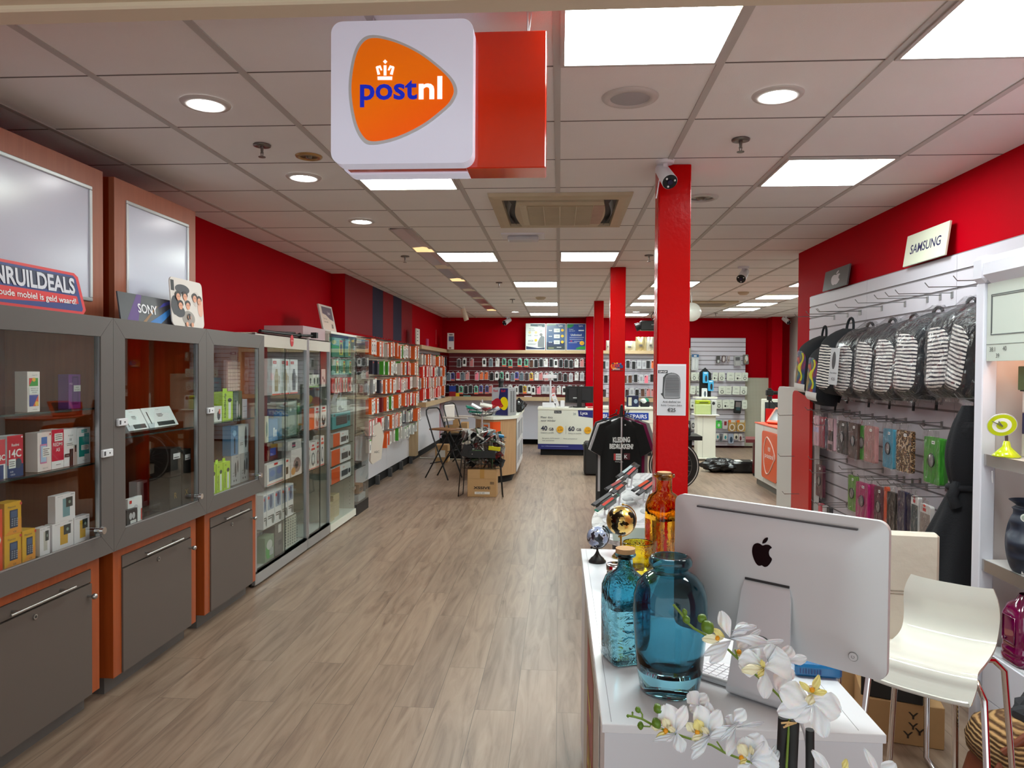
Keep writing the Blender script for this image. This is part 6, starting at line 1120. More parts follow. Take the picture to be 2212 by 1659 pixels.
# black pouf
x0, x1 = XY(1264, 11.0), XY(1311, 11.0); o = MB().box(0, x1-x0, 0, .4, 0, .5, mat((26, 26, 27), .5, name='black_vinyl'), .03).build('pouf', loc=(x0, 11.05, 0)); tag(o, 'black square pouf beside the hanging shirts', 'pouf')
# ================================================================ right slatwall
SWX = 2.25; SWY = YX(1747, 2.25); t4 = thing('slatwall', 'long pale slatwall on the right red wall behind the bags and tablet cases', 'slatwall', (SWX, SWY, 0), -PI/2)
LS = SWY-3.34; PS = mat((206, 200, 210), .4, name='lilac_white_slat'); ys_ = [0, SWY-YX(1870, 2.25), SWY-YX(2063, 2.25), LS]
for i in range(3):
    m = MB(); slat(m, ys_[i]+.0015, ys_[i+1]-.0015, .08, 2.28, PS, .1, gz=.013, back=mat((140, 134, 138), .5, .4)); m.build('slat_panel', t4)
hk = []
def rhook(Y, z, L=.27): m = MB(); hook(m, SWY-Y, z, L); m.build('hook', t4)
# backpacks
def zeb(nt, b, new, link):
    tc = new('ShaderNodeTexCoord'); w = new('ShaderNodeTexWave'); w.bands_direction = 'Z'; w.inputs['Scale'].default_value = 15; w.inputs['Distortion'].default_value = 3.4; w.inputs['Detail'].default_value = 2; w.inputs['Detail Scale'].default_value = 1.4
    mp = new('ShaderNodeMapping'); mp.inputs['Scale'].default_value = (.45, .45, 1); link(tc.outputs['Object'], mp.inputs[0]); link(mp.outputs[0], w.inputs['Vector'])
    r = ramp(new, [(0, (30, 32, 48)), (.42, (228, 222, 216))], 'CONSTANT'); link(w.outputs['Fac'], r.inputs[0]); link(r.outputs[0], b.inputs['Base Color']); b.inputs['Roughness'].default_value = .7
ZEB = nodemat('zebra_stripes', zeb)
def colp(nt, b, new, link):
    tc = new('ShaderNodeTexCoord'); mp = new('ShaderNodeMapping'); mp.inputs['Scale'].default_value = (9, 3, 3.2); link(tc.outputs['Object'], mp.inputs[0])
    n = new('ShaderNodeTexNoise'); n.inputs['Scale'].default_value = 1.3; n.inputs['Detail'].default_value = 2; n.inputs['Distortion'].default_value = 1.6; link(mp.outputs[0], n.inputs['Vector'])
    r = ramp(new, [(.2, (90, 30, 40)), (.36, (200, 90, 50)), (.44, (140, 40, 80)), (.5, (30, 60, 110)), (.58, (40, 110, 110)), (.66, (190, 150, 60)), (.74, (30, 36, 70))]); link(n.outputs['Fac'], r.inputs[0]); link(r.outputs[0], b.inputs['Base Color']); b.inputs['Roughness'].default_value = .4
COLP = nodemat('colourful_print', colp)
def film(nt, b, new, link):
    nt.nodes.remove(b); out = [n for n in nt.nodes if n.type == 'OUTPUT_MATERIAL'][0]
    t = new('ShaderNodeBsdfTransparent'); t.inputs[0].default_value = (.95, .95, .96, 1); g = new('ShaderNodeBsdfGlossy'); g.inputs['Roughness'].default_value = .1
    lw = new('ShaderNodeLayerWeight'); lw.inputs[0].default_value = .5; pw = new('ShaderNodeMath'); pw.operation = 'POWER'; pw.inputs[1].default_value = 2.5; link(lw.outputs['Facing'], pw.inputs[0])
    mm = new('ShaderNodeMath'); mm.operation = 'MULTIPLY_ADD'; mm.inputs[1].default_value = .7; mm.inputs[2].default_value = .03; mm.use_clamp = True; link(pw.outputs[0], mm.inputs[0])
    tc = new('ShaderNodeTexCoord'); mp = new('ShaderNodeMapping'); mp.inputs['Scale'].default_value = (1, 1, .5); link(tc.outputs['Object'], mp.inputs[0]); n = new('ShaderNodeTexNoise'); n.inputs['Scale'].default_value = 13; n.inputs['Detail'].default_value = 5; n.inputs['Distortion'].default_value = 1.5; link(mp.outputs[0], n.inputs['Vector'])
    bp = new('ShaderNodeBump'); bp.inputs['Strength'].default_value = 1; bp.inputs['Distance'].default_value = .05; link(n.outputs['Fac'], bp.inputs['Height']); link(bp.outputs[0], g.inputs['Normal']); link(bp.outputs[0], lw.inputs['Normal'])
    mx = new('ShaderNodeMixShader'); link(mm.outputs[0], mx.inputs[0]); link(t.outputs[0], mx.inputs[1]); link(g.outputs[0], mx.inputs[2]); link(mx.outputs[0], out.inputs['Surface'])
FILM = nodemat('crinkled_film', film)
FAB = mat((30, 33, 38), .85, name='dark_fabric', bump=.15, bscale=200)
def bp_pt(th, v, e=0):
    z = .0-.50*v; k = min(1, v/.30); k = math.sin(k*PI/2)**.8
    a = (.085+.05*k)*(1-.28*max(0, (v-.84)/.16)**2)+e; yf = -(.035+.165*k)*(1-.35*max(0, (v-.86)/.14)**2)-e; yb_ = 0+e
    c, s_ = math.cos(th), math.sin(th); p = .62
    x = a*math.copysign(abs(c)**p, c); y = (yf+yb_)/2+(yb_-yf)/2*math.copysign(abs(s_)**p, s_)
    return (x, y, z+e*.5*(1-2*v))
def backpack(kind, bagged, label, seed=0, card=False):
    t = thing('backpack', label, 'backpack', (0, 0, 0), group='backpacks hanging on the right slatwall')
    m = MB(); m.grid(lambda u, v: bp_pt(-2*PI*u, v), 36, 20, FAB); n = 36
    m.add([bp_pt(2*PI*i/n, 0) for i in range(n)], [tuple(range(n))], FAB); m.add([bp_pt(2*PI*i/n, 1) for i in range(n)], [tuple(range(n-1, -1, -1))], FAB); m.build('body', t)
    def zp(u, v):
        vv = .27+.66*v; hw = .72*(math.sin(PI*min(.5, max(.02, min(v, 1-v)*2.3)))**.5); th = 1.5*PI-.16+(u-.5)*2*hw*.98
        x, y, z = bp_pt(th, vv, .003); return (x, y, z)
    m = MB(); m.grid(zp, 16, 28, ZEB if kind == 'zebra' else COLP); m.build('front_panel', t)
    if kind != 'zebra':
        def wp(u, v): vv = .80+.13*v; th = 1.5*PI+(u-.45)*1.2; return bp_pt(th, vv, .005)
        MB().grid(wp, 6, 5, mat((224, 222, 220), .5)).build('label', t)
        def yp(u, v): vv = .30+.45*v; th = 1.5*PI+(.25*math.sin(v*9)*.5+(u-.5)*.16+.1); return bp_pt(th, vv, .0045)
        MB().grid(yp, 2, 14, mat((206, 206, 20), .5)).build('yellow_stripe', t)
    MB().tube([(.04*math.cos(PI-PI*i/10), -.025, -.005+(.035 if bagged else .085)*math.sin(PI*i/10)) for i in range(11)], .0095, FAB, 8).build('handle', t)
    for s_ in (-1, 1): MB().tube([(s_*.05, .005, -.01), (s_*.07, .03, -.12), (s_*.08, .035, -.3), (s_*.06, .005, -.47)], .012, FAB, 8).build('strap', t)
    MB().tube([(.03, .0, -.49), (.032, .0, -.56)], .008, BLACK, 6).build('strap_end', t)
    if card: MB().prism(rrect(-.11, -.0, -.42, -.16, .008), -.235, -.232, mat((196, 196, 200), .3)).art(.11, .26, [('e', .45, .66, .22, .24, (70, 70, 74)), ('t', 'Anti-diefstal', .5, .3, .05, (60, 60, 64)), ('t', '€25', .55, .12, .08, (60, 60, 64))], x0=-.11, z0=-.42, y=-.235).build('price_card', t)
    if bagged:
        q = random.Random(seed); ph = [(q.randint(2, 7), q.uniform(0, 6), q.uniform(3, 14), q.uniform(0, 6)) for _ in range(7)]
        def fb(u, v):
            w = 1.18*v-.14; th = -2*PI*u; x, y, z = bp_pt(th, max(0.02, min(1, w)), .012)
            if w < 0: f_ = 1+w/.16*.7; x *= f_; y = y*f_-.02*(1-f_); z = -w*.62*.5+.0
            d = .010*sum(math.sin(a*th+b+3*math.sin(c*v))*math.sin(c*v+dd) for a, b, c, dd in ph)/2
            if w > 1: z -= (w-1)*.5
            return (x+d*math.cos(th), y+d*math.sin(th)*.6, z)
        MB().grid(fb, 40, 30, FILM).build('plastic_bag', t)
    return t
ypx = [(1720, 'color', 0, 'colourful printed dark backpack, leftmost of the row', -.03), (1744, 'color', 0, 'colourful printed dark backpack, second from left, lower', -.09), (1768, 'zebra', 0, 'zebra striped backpack without plastic wrapping', 0), (1806, 'zebra', 1, 'wrapped zebra backpack with a grey price card in front', -.01), (1848, 'zebra', 1, 'wrapped zebra backpack, second wrapped one from left', -.005), (1888, 'zebra', 1, 'wrapped zebra backpack, third wrapped one from left', -.0), (1932, 'zebra', 1, 'wrapped zebra backpack, fourth wrapped one from left', .02), (1994, 'zebra', 1, 'wrapped zebra backpack, second from the white post', .04), (2053, 'zebra', 1, 'wrapped zebra backpack, tilted, next to the white post', .03)]
for i, (px, kd, bg, lb, dz) in enumerate(ypx):
    Y = YX(px, 1.99)-.125; t = backpack(kd, bg, lb, 10+i, card=(i == 3)); t.location = (2.195, Y, 1.925+dz); t.rotation_euler = (R(-3), R([4, 4, 5, 3, 5, 2, 3, -2, 12][i]), -PI/2+R([4, 4, 14, 10, 8, 8, 10, 4, -4][i])); rhook(Y, 2.06, .3)
for px in (1840, 2010): rhook(YX(px, 2.2), 2.06, .3)
# boards standing on top of the slatwall
def leanboard(a, b, Xf, h, col, cmds, label, lean=8, th=.012, edge=None):
    y0 = YX(a, Xf); w = y0-YX(b, Xf); m = MB().box(0, w, 0, th, 0, h, mat(col, .35), .001); m.art(w, h, cmds)
    o = m.build('logo_board', loc=(Xf, y0, 2.281)); o.rotation_euler = (R(-lean), 0, -PI/2); tag(o, label, 'sign')
ap = [(.5, .12), (.58, .1), (.66, .16), (.74, .3), (.68, .38), (.66, .5), (.70, .62), (.6, .7), (.52, .66), (.46, .7), (.36, .68), (.28, .56), (.27, .4), (.32, .22), (.4, .12)]
def apple(cx, cz, s): 
    P = [(0, -.36), (.09, -.40), (.2, -.36), (.31, -.22), (.37, -.06), (.28, .04), (.25, .17), (.29, .29), (.36, .36), (.25, .44), (.12, .43), (.01, .38), (-.1, .43), (-.22, .43), (-.34, .34), (-.39, .16), (-.37, -.04), (-.28, -.26), (-.17, -.38), (-.08, -.39)]
    b = spl(P, 3); L = [(.0, .46), (.03, .58), (.12, .68), (.2, .70), (.19, .6), (.12, .50), (.04, .46)]
    return [(cx+x*s, cz+z*s) for x, z in b], [(cx+x*s, cz+z*s) for x, z in spl(L, 3)]
A1, A2 = apple(.5, .42, .62); A1 = [(.5+(x-.5)*.75, z) for x, z in A1]; A2 = [(.5+(x-.5)*.75, z) for x, z in A2]
leanboard(1774, 1826, 2.22, .165, (84, 82, 84), [('p', A1, (206, 200, 206)), ('p', A2, (206, 200, 206))], 'dark grey board with a pale apple logo on top of the slatwall')
leanboard(1946, 2036, 2.21, .20, (224, 226, 204), [('t', 'SAMSUNG', .5, .36, .3, (44, 44, 90), 'c', .015, .86)], 'cream board with SAMSUNG lettering on top of the slatwall')
# tablet cases
def wd(c1, c2, nm):
    def f(nt, b, new, link):
        tc = new('ShaderNodeTexCoord'); mp = new('ShaderNodeMapping'); mp.inputs['Scale'].default_value = (60, 60, 5); link(tc.outputs['Object'], mp.inputs[0]); n = new('ShaderNodeTexNoise'); n.inputs['Scale'].default_value = 1.2; n.inputs['Detail'].default_value = 3; n.inputs['Distortion'].default_value = 2; link(mp.outputs[0], n.inputs['Vector'])
        r = ramp(new, [(.4, c1), (.6, c2)]); link(n.outputs['Fac'], r.inputs[0]); link(r.outputs[0], b.inputs['Base Color']); b.inputs['Roughness'].default_value = .35
    return nodemat(nm, f)
def leo(nt, b, new, link):
    tc = new('ShaderNodeTexCoord'); v = new('ShaderNodeTexVoronoi'); v.inputs['Scale'].default_value = 62; link(tc.outputs['Object'], v.inputs['Vector']); r = ramp(new, [(0, (120, 80, 44)), (.38, (126, 90, 54)), (.42, (34, 24, 20)), (.6, (34, 24, 20)), (.66, (186, 156, 120))]); link(v.outputs['Distance'], r.inputs[0]); link(r.outputs[0], b.inputs['Base Color']); b.inputs['Roughness'].default_value = .35
WG, WBK, WBR, WPK, WMG, WPL = wd((44, 130, 30), (70, 160, 50), 'green_wood'), wd((30, 26, 28), (58, 50, 50), 'black_wood'), wd((60, 38, 36), (92, 66, 60), 'brown_wood'), wd((164, 110, 110), (186, 134, 132), 'rose_wood'), wd((160, 24, 90), (190, 50, 120), 'magenta_wood'), wd((70, 30, 44), (96, 50, 60), 'plum_wood')
BLF = mat((64, 140, 166), .4, name='teal_leather'); LEO = nodemat('leopard_print', leo); PKC = mat((224, 176, 190), .4); GRN2 = wd((80, 136, 40), (110, 160, 60), 'olive_green_wood')
def tcase(a, b, ytop, ybot, X, mt, label, ring=True, second=None, dy=.022, lbl=True, group='tablet cases on the right slatwall', art=None, hk_=True, name='tablet_case'):
    y0 = YX(a, X); y1 = YX(b, X); w = y0-y1; zt = ZX(a, ytop, X); zb = ZX(a, ybot, X); h = zt-zb
    t = thing(name, label, 'tablet case', (X, y0, zb), -PI/2+rnd.uniform(-.05, .05), group)
    m = MB().prism(rrect(0, w, 0, h, .012, 3), 0, dy, mt)
    if second: m.prism(rrect(.002, w+.0, 0, h-.003, .012, 3), dy, dy+.02, second)
    if art: m.art(w, h, art)
    m.build('cover', t)
    if ring: MB().tube([(w*.48+.036*math.cos(2*PI*i/20), -.002, h*.5+.036*math.sin(2*PI*i/20)) for i in range(20)], .003, BLACK, 5, closed=True).prism([(w*.48+.024*math.cos(2*PI*i/20), h*.5+.03*math.sin(2*PI*i/20)) for i in range(20)], -.003, 0, mat((176, 170, 170), .2, .6)).build('rotating_ring', t)
    if lbl: MB().box(w*.5, w*.68, -.002, 0, h*.86, h*.93, PAPER).box(w*.53, w*.65, -.0025, -.002, h*.89, h*.905, BLACK).build('price_label', t)
    MB().grid(lambda u, v: (w*(-.02+1.04*u), -.005-.004*math.sin(9*u+5*v)*math.sin(7*v+2*u), -.01+(h+.05)*v), 8, 10, FILM).build('plastic_sleeve', t)
    if hk_: rhook(min(y0, y1)+w/2, zt+.05, .28)
X5 = 2.04
tcase(1759, 1771, 897, 961, X5, PKC, 'pink and white boxed tablet case, leftmost of the upper row', False, art=[('r', 0, .45, 1, .62, (200, 190, 226)), ('r', .2, .7, .8, .72, (190, 80, 100))], lbl=False)
tcase(1772, 1783, 900, 965, X5, mat((150, 30, 60), .4), 'crimson tablet case beside the pink box', False)
tcase(1784, 1789, 905, 967, X5, mat((60, 66, 86), .4), 'slate blue tablet case edge beside the crimson one', False, lbl=False)
tcase(1790, 1804, 903, 972, X5, mat((200, 160, 170), .4), 'screen protector pack with black frame in the upper row', False, lbl=False, art=[('r', .05, .3, .9, .62, (60, 36, 40)), ('r', .9, 0, 1, 1, (24, 22, 24)), ('r', .1, .02, .8, .2, (60, 50, 54))])
tcase(1811, 1833, 908, 978, X5, WBK, 'black swirled tablet case with a ring in the upper row'); tcase(1835, 1857, 913, 988, X5-.01, WBR, 'dark brown swirled tablet case in the upper row')
tcase(1858, 1868, 919, 992, X5, WG, 'narrow visible green tablet case behind the rose one', lbl=False); tcase(1869, 1892, 919, 996, X5-.02, WPK, 'rose coloured tablet case in the upper row', False)
tcase(1910, 1935, 925, 1008, X5, BLF, 'teal tablet case with a black ring in the upper row', second=mat((40, 110, 140), .4)); tcase(1939, 1969, 928, 1016, X5-.01, LEO, 'leopard print tablet case in the upper row', False)
tcase(1999, 2037, 942, 1040, X5-.02, WG, 'large bright green tablet case hanging alone on the right', second=mat((60, 120, 50), .4))
tcase(1766, 1781, 1003, 1071, X5, WPL, 'dark brown-red tablet case alone at the left of the lower row'); tcase(1836, 1851, 1026, 1102, X5, GRN2, 'olive green tablet case in the lower row')
tcase(1853, 1878, 1040, 1118, X5-.02, WMG, 'magenta tablet case with ring in the lower row'); tcase(1880, 1891, 1046, 1126, X5, mat((160, 20, 84), .4), 'plain magenta tablet case in the lower row', False, lbl=False)
tcase(1893, 1912, 1050, 1135, X5, WPL, 'plum coloured tablet case in the lower row')
tcase(1914, 1920, 1052, 1140, X5, mat((214, 80, 40), .4), 'narrow orange and white pack in the lower row', False, lbl=False, name='tablet_pack')
tcase(1921, 1940, 1062, 1155, X5, mat((18, 18, 20), .3), 'black tablet case with green foot in the lower row', False, lbl=False, art=[('r', 0, 0, .5, .12, (60, 200, 40))])
tcase(1944, 1963, 1060, 1160, X5, mat((24, 22, 60), .4), 'navy blue tablet case in a white frame in the lower row', False, lbl=False, art=[('r', .5, 0, 1, .1, (110, 180, 40))])
tcase(1965, 1972, 1068, 1165, X5, mat((26, 26, 56), .4), 'narrow dark blue tablet pack in the lower row', False, lbl=False)
for a, b, y_, l, c in ((1973, 1989, 1071, 'screen protector in a white red-tagged pack, left of two', (60, 76, 80)), (1992, 2018, 1088, 'screen protector in a white red-tagged pack, right of two', (150, 136, 130))): tcase(a, b, y_, y_+100, X5, mat((216, 212, 210), .4), l, False, lbl=False, art=[('r', .04, .02, .96, .82, c), ('r', .3, .86, .6, .93, (206, 30, 40)), ('e', .45, .98, .12, .03, (240, 70, 60))], name='screen_protector')
for px, z_ in ((1745, 1.22), (1835, 1.20), (1748, .86), (1830, .83), (1760, .55)): rhook(YX(px+15, 2.25), z_, .3)
p = YX(1772, X5); 
for k in range(3):
    o = MB().box(0, .05, 0, .03, 0, .1, mat([(200, 90, 100), (190, 180, 180), (60, 56, 58)][k], .4)).build('small_pack', loc=(X5, p-.09*k, .47), rz=-PI/2); tag(o, 'small pack hanging low at the left of the right slatwall, %s from the left' % nth(k), 'pack'); rhook(p-.09*k-.02, .58, .25)
# dark coat
NAVY = mat((9, 10, 17), .9, name='navy_cloth', bump=.2, bscale=120)
ct = thing('coat', 'dark navy hooded coat hanging beside the white shelf post', 'coat', (2.0, 3.68, 0))
def coatp(u, v):
    th = 2*PI*u; z = 1.44-.90*v
    if v < .1: r = .03+.42*v
    elif v < .42: r = .07+.03*math.sin((v-.1)/.32*PI*.9)
    elif v < .46: r = .075
    else: r = .075+.24*(v-.46)
    f = 1+(.05 if v < .46 else .34*(v-.4))*math.sin(7*th+2)*(.6+.4*math.sin(3*th)); sh = -.0+(-.18*max(0, v-.42))
    return (sh+r*f*1.02*math.cos(th), -r*f*.75*math.sin(th), z)
MB().grid(coatp, 64, 40, NAVY).build('body', ct)
MB().tube([( .079*math.cos(2*PI*i/24)-.005, .06*math.sin(2*PI*i/24), 1.04-.9*.0) for i in range(24)], .016, NAVY, 8, closed=True).build('belt', ct)
m = MB(); bagball((-.0, -.01, 1.30), .072, NAVY, m, 8, (1, .8, 1.25), 22, .12); m.build('hood', ct)
m = MB(); m.tube([(.04, -.06, 1.15), (.1, -.09, 1.0), (.12, -.1, .75), (.1, -.08, .6)], .035, NAVY, 10); m.tube([(-.06, -.02, 1.06), (-.10, -.05, 1.0), (-.08, -.06, .95)], .025, NAVY, 8); m.build('sleeve', ct)
rhook(3.68, 1.48, .3)
# ================================================================ right shelving unit
XS = 1.84; sy1 = 3.325; sy0 = 2.28; t = thing('shelf_unit', 'white shelf unit with numbered header at the right edge', 'shelf unit', (0, 0, 0))
SW = mat((220, 220, 232), .35, name='shelf_white')
MB().box(XS-.012, XS+.05, sy1-.06, sy1, 0, 1.99, SW, .004).build('post', t)
MB().box(XS+.05, XR-.005, sy1-.03, sy1, 0, 2.1, mat((226, 216, 214), .5)).build('end_panel', t)
MB().box(XR-.03, XR-.005, sy0, sy1-.03, .1, 2.1, mat((226, 214, 212), .5)).build('back_panel', t)
MB().box(XS-.03, XS+.07, sy1-.09, sy1+.01, 1.99, 2.11, SW, .02).build('corner_block', t)
m = MB(); m.prism([(XS-.0, 1.985), (XS-.035, 2.02), (XS-.035, 2.07), (XS-.01, 2.10), (XR-.04, 2.10), (XR-.04, 1.985)], sy0, sy1-.09, SW); m.build('cornice', t)
hd = MB(Matrix.Translation((XS, sy1-.065, 0)) @ Matrix.Rotation(-PI/2, 4, 'Z')); HW = .85; HG = mat((200, 208, 200), .35, name='header_grey_green')
hd.box(0, HW, 0, .03, 1.652, 1.985, HG); 
for (a, b, c, d) in ((.03, HW, 1.932, 1.936), (.03, HW, 1.762, 1.766), (.03, .034, 1.762, 1.936), (.036, HW, 1.926, 1.929), (.036, .039, 1.77, 1.929)): hd.box(a, b, -.0015, 0, c, d, mat((90, 96, 96), .5))
hd.box(0, HW, -.001, 0, 1.722, 1.7245, mat((120, 126, 122), .5)); dk = mat((50, 54, 52), .5)
hd.text('38.1', .026, 1.692, .020, dk, -.002, 'l'); hd.text('39', .072, 1.665, .019, dk, -.002, 'l'); hd.text('40', .118, 1.694, .020, dk, -.002, 'l'); hd.build('header_board', t)
STL = mat((196, 192, 188), .22, .9, name='steel_lip')
for z, nm in ((1.25, 'shelf'), (.793, 'shelf')):
    MB().box(XS+.004, XR-.03, sy0, sy1-.062, z-.03, z-.002, mat((206, 202, 200), .4)).box(XS, XS+.006, sy0, sy1-.062, z-.05, z, STL).build(nm, t)
MB().box(XS+.01, XR-.03, sy0, sy1-.062, .02, .41, mat((218, 222, 226), .35)).build('base_cabinet', t); MB().box(XS+.002, XS+.012, sy0, sy1-.08, .03, .20, SW).box(XS+.002, XS+.012, sy0, sy1-.08, .205, .40, SW).build('drawer', t)
MB().box(2.02, 2.2, sy0+.1, sy1-.25, 1.965, 1.975, mat((255, 200, 160), .5, emit=6, name='warm_strip')).build('strip_lamp', t)
MB().tube([(XS+.02, sy1-.09, 1.18), (XS+.015, sy1-.10, 1.15), (XS+.02, sy1-.095, 1.13)], .003, WHITE, 6).build('cable_end', t)
ck = thing('clock', 'lime green and white table clock on a yellow-green cone foot', 'clock', (1.875, 3.165, 1.2505)); LM = mat((186, 202, 10), .2, name='lime_gloss', coat=.5)
MB().lathe([(0, 0), (.052, 0), (.053, .004), (.035, .022), (.016, .042), (.012, .062), (.010, .065), (0, .066)], LM, 32).build('foot', ck)
MB().cyl((-.003, 0, .06), (-.006, 0, .10), .003, .003, mat((110, 90, 90), .3, .8), 8).cyl((.004, 0, .06), (.001, 0, .10), .003, .003, mat((110, 90, 90), .3, .8), 8).build('stem', ck)
circ = lambda r, n=36, k=1: [(r*math.cos(2*PI*i/n), k*r*math.sin(2*PI*i/n)) for i in range(n)]
T = Matrix.Translation((-.026, -.01, .132)) @ Matrix.Rotation(R(-28), 4, 'Z') @ Matrix.Rotation(R(12), 4, 'X') @ Matrix.Rotation(R(-24), 4, 'Y'); m = MB(T)
m.prism(circ(.055, 40, .86), 0, .012, mat((210, 210, 206), .25, .3)); m.prism(circ(.052, 40, .86), -.001, 0, LM); m.prism(circ(.035, 36, .86), -.0018, -.001, mat((236, 238, 236), .3)); m.prism(circ(.02, 30, .86), -.0026, -.0018, LM); m.build('face', ck)
m = MB(T); gr = mat((110, 110, 100), .4, .3)
m.prism([(-.002, -.006), (.003, -.004), (-.002, .022), (-.006, .02)], -.005, -.003, gr); m.prism([(0, -.004), (.004, -.002), (-.024, .03), (-.027, .029)], -.006, -.004, gr); m.build('hands', ck)
# vases on the shelves
p = (1.915, 3.06); vz = thing('face_vase', 'matt dark blue vase shaped like a face with a round label', 'vase', (p[0], p[1], .7935)); VB = mat((26, 36, 54), .45, name='navy_matt_glaze')
def fv(u, v):
    th = 2*PI*u; z = .29*v
    r = .062+.026*math.sin(min(1, v/.8)*PI)**.7 if v < .88 else .05+.02*abs((v-.93)/.05)
    r = {0: .062}.get(v, r); rr_ = r
    f = math.cos(th-R(225)); 
    if f > .55 and .15 < v < .75: rr_ += .022*(f-.55)/.45*math.exp(-((v-.42)/.1)**2)+.012*(f-.55)/.45*math.exp(-((v-.22)/.05)**2)
    if f > .2 and .5 < v < .7 and f < .95: rr_ -= .012*math.sin((v-.5)/.2*PI)
    return (rr_*math.cos(th), rr_*math.sin(th), z)
MB().grid(fv, 56, 44, VB).lathe([(0, 0), (.062, 0)], VB, 32).build('body', vz)
MB(Matrix.Translation((-.062, -.062, .232)) @ Matrix.Rotation(R(-45), 4, 'Z')).prism(circ(.016, 24), -.004, .0, mat((206, 210, 206), .5)).prism(circ(.011, 20), -.005, -.004, mat((150, 160, 150), .5)).build('round_label', vz)
bv = thing('glass_bottle', 'burgundy glass bottle vase with pressed panels in the shelf unit', 'vase', (1.92, 3.08, .4105)); BUR = mat((110, 0, 66), .08, name='burgundy_glass', coat=1, spec=.8)
MB().lathe([(0, 0), (.066, 0), (.074, .01), (.074, .03), (.070, .036), (.074, .045), (.074, .06), (.069, .068), (.072, .09), (.072, .20), (.066, .215), (.058, .24), (.04, .262), (.03, .285)], BUR, 40, sq=5).build('body', bv)
MB(Matrix.Rotation(R(-90), 4, 'Z') @ Matrix.Translation((0, -.0735, 0))).tube([(-.04, 0, .09), (.04, 0, .09), (.04, 0, .195), (-.04, 0, .195)], .003, BUR, 6, closed=True).ball((-.02, 0, .10), .005, mat((60, 0, 40), .2), 8).build('pressed_panel', bv)
gx = 1.99
o = MB().box(0, .2, 0, .12, 0, .10, mat((86, 104, 62), .5), .002).art(.2, .1, [('e', .7, .5, .2, .1, (226, 150, 100))]).build('green_box', loc=(gx, 2.92, 1.52)); o.location = (1.93, 3.07, 1.53); tag(o, 'olive green box at the top of the stack in the right shelf', 'box')
for z, h_, c, l in ((1.435, .09, (230, 220, 216), 'white labelled box under the olive green box'), (1.345, .088, (40, 40, 80), 'dark blue box in the stack of the right shelf'), (1.2505, .094, (206, 200, 190), 'pale glass jar box at the bottom of the right shelf stack')):
    o = MB().box(0, .2, 0, .12, 0, h_, mat(c, .4), .002).art(.2, h_, [('r', .05, .6, .3, .66, (80, 80, 80)), ('r', .05, .4, .35, .45, (80, 80, 80))]).build('stacked_box', loc=(1.95, 3.07, z)); tag(o, l, 'box')
o = MB().box(0, .2, 0, .12, 0, .005, BLACK).build('tray', loc=(1.94, 3.07, 1.5245)); tag(o, 'thin black tray between the boxes of the right shelf', 'tray')
cd = thing('gift_card', 'white card with a beige ribbon bow in front of the face vase', 'card', (1.858, 3.02, .7935)); MB().box(0, .12, 0, .003, 0, .11, PAPER).text('Mrs', .05, .03, .014, mat((190, 140, 90), .5), -.001).build('card', cd); m = MB()
rb = mat((206, 176, 130), .4)
for a in (60, 120, 20): m.tube([(.03, -.005, .1), (.03+.03*math.cos(R(a)), -.012, .1+.04*math.sin(R(a))), (.03+.045*math.cos(R(a)), -.005, .1+.05*math.sin(R(a)))], .006, rb, 6)
m.tube([(.03, -.006, .1), (.028, -.008, .06), (.03, -.006, .045)], .008, rb, 6); m.build('ribbon', cd)
# ================================================================ handbag
hb = thing('handbag', 'brown leather handbag with woven rope flap and long strap on the floor', 'handbag', (1.63, 2.60, 0)); LE = mat((122, 58, 30), .45, name='brown_leather', bump=.1, bscale=150)
m = MB(); m.lathe([(0, 0), (.15, 0), (.19, .02), (.18, .1), (.155, .22), (.12, .29)], LE, 36, sq=3.5); m.build('body', hb)
def rope(nt, b, new, link):
    tc = new('ShaderNodeTexCoord'); w = new('ShaderNodeTexWave'); w.bands_direction = 'Z'; w.inputs['Scale'].default_value = 22; w.inputs['Distortion'].default_value = 3; link(tc.outputs['Object'], w.inputs['Vector']); r = ramp(new, [(.1, (90, 60, 34)), (.6, (190, 150, 100))]); link(w.outputs['Fac'], r.inputs[0]); link(r.outputs[0], b.inputs['Base Color']); b.inputs['Roughness'].default_value = .9
    bp = new('ShaderNodeBump'); bp.inputs['Strength'].default_value = 1; bp.inputs['Distance'].default_value = .01; link(w.outputs['Fac'], bp.inputs['Height']); link(bp.outputs[0], b.inputs['Normal'])
MB().lathe([(.125, .27), (.165, .26), (.17, .30), (.15, .36), (.09, .40), (0, .41)], nodemat('woven_rope', rope), 36, sq=3).build('woven_flap', hb)
MB().tube([(-.14, -.1, .33), (-.05, -.12, .42), (.12, -.12, .5), (.2, -.05, .52)], .014, LE, 8).build('handle', hb)
MB().tube([(-.14, -.1, .3), (-.2, -.12, .22), (-.30, -.2, .12), (-.36, -.26, .02), (-.30, -.3, .012)], .013, LE, 8).tube([(-.13, -.12, .3), (-.12, -.19, .2), (-.18, -.21, .05)], .006, BLACK, 6).build('strap', hb)
m = MB(); bagball((.06, .0, .42), .09, mat((40, 42, 48), .8), m, 9, (1.2, 1, .7), 18, .2); m.build('scarf', hb)
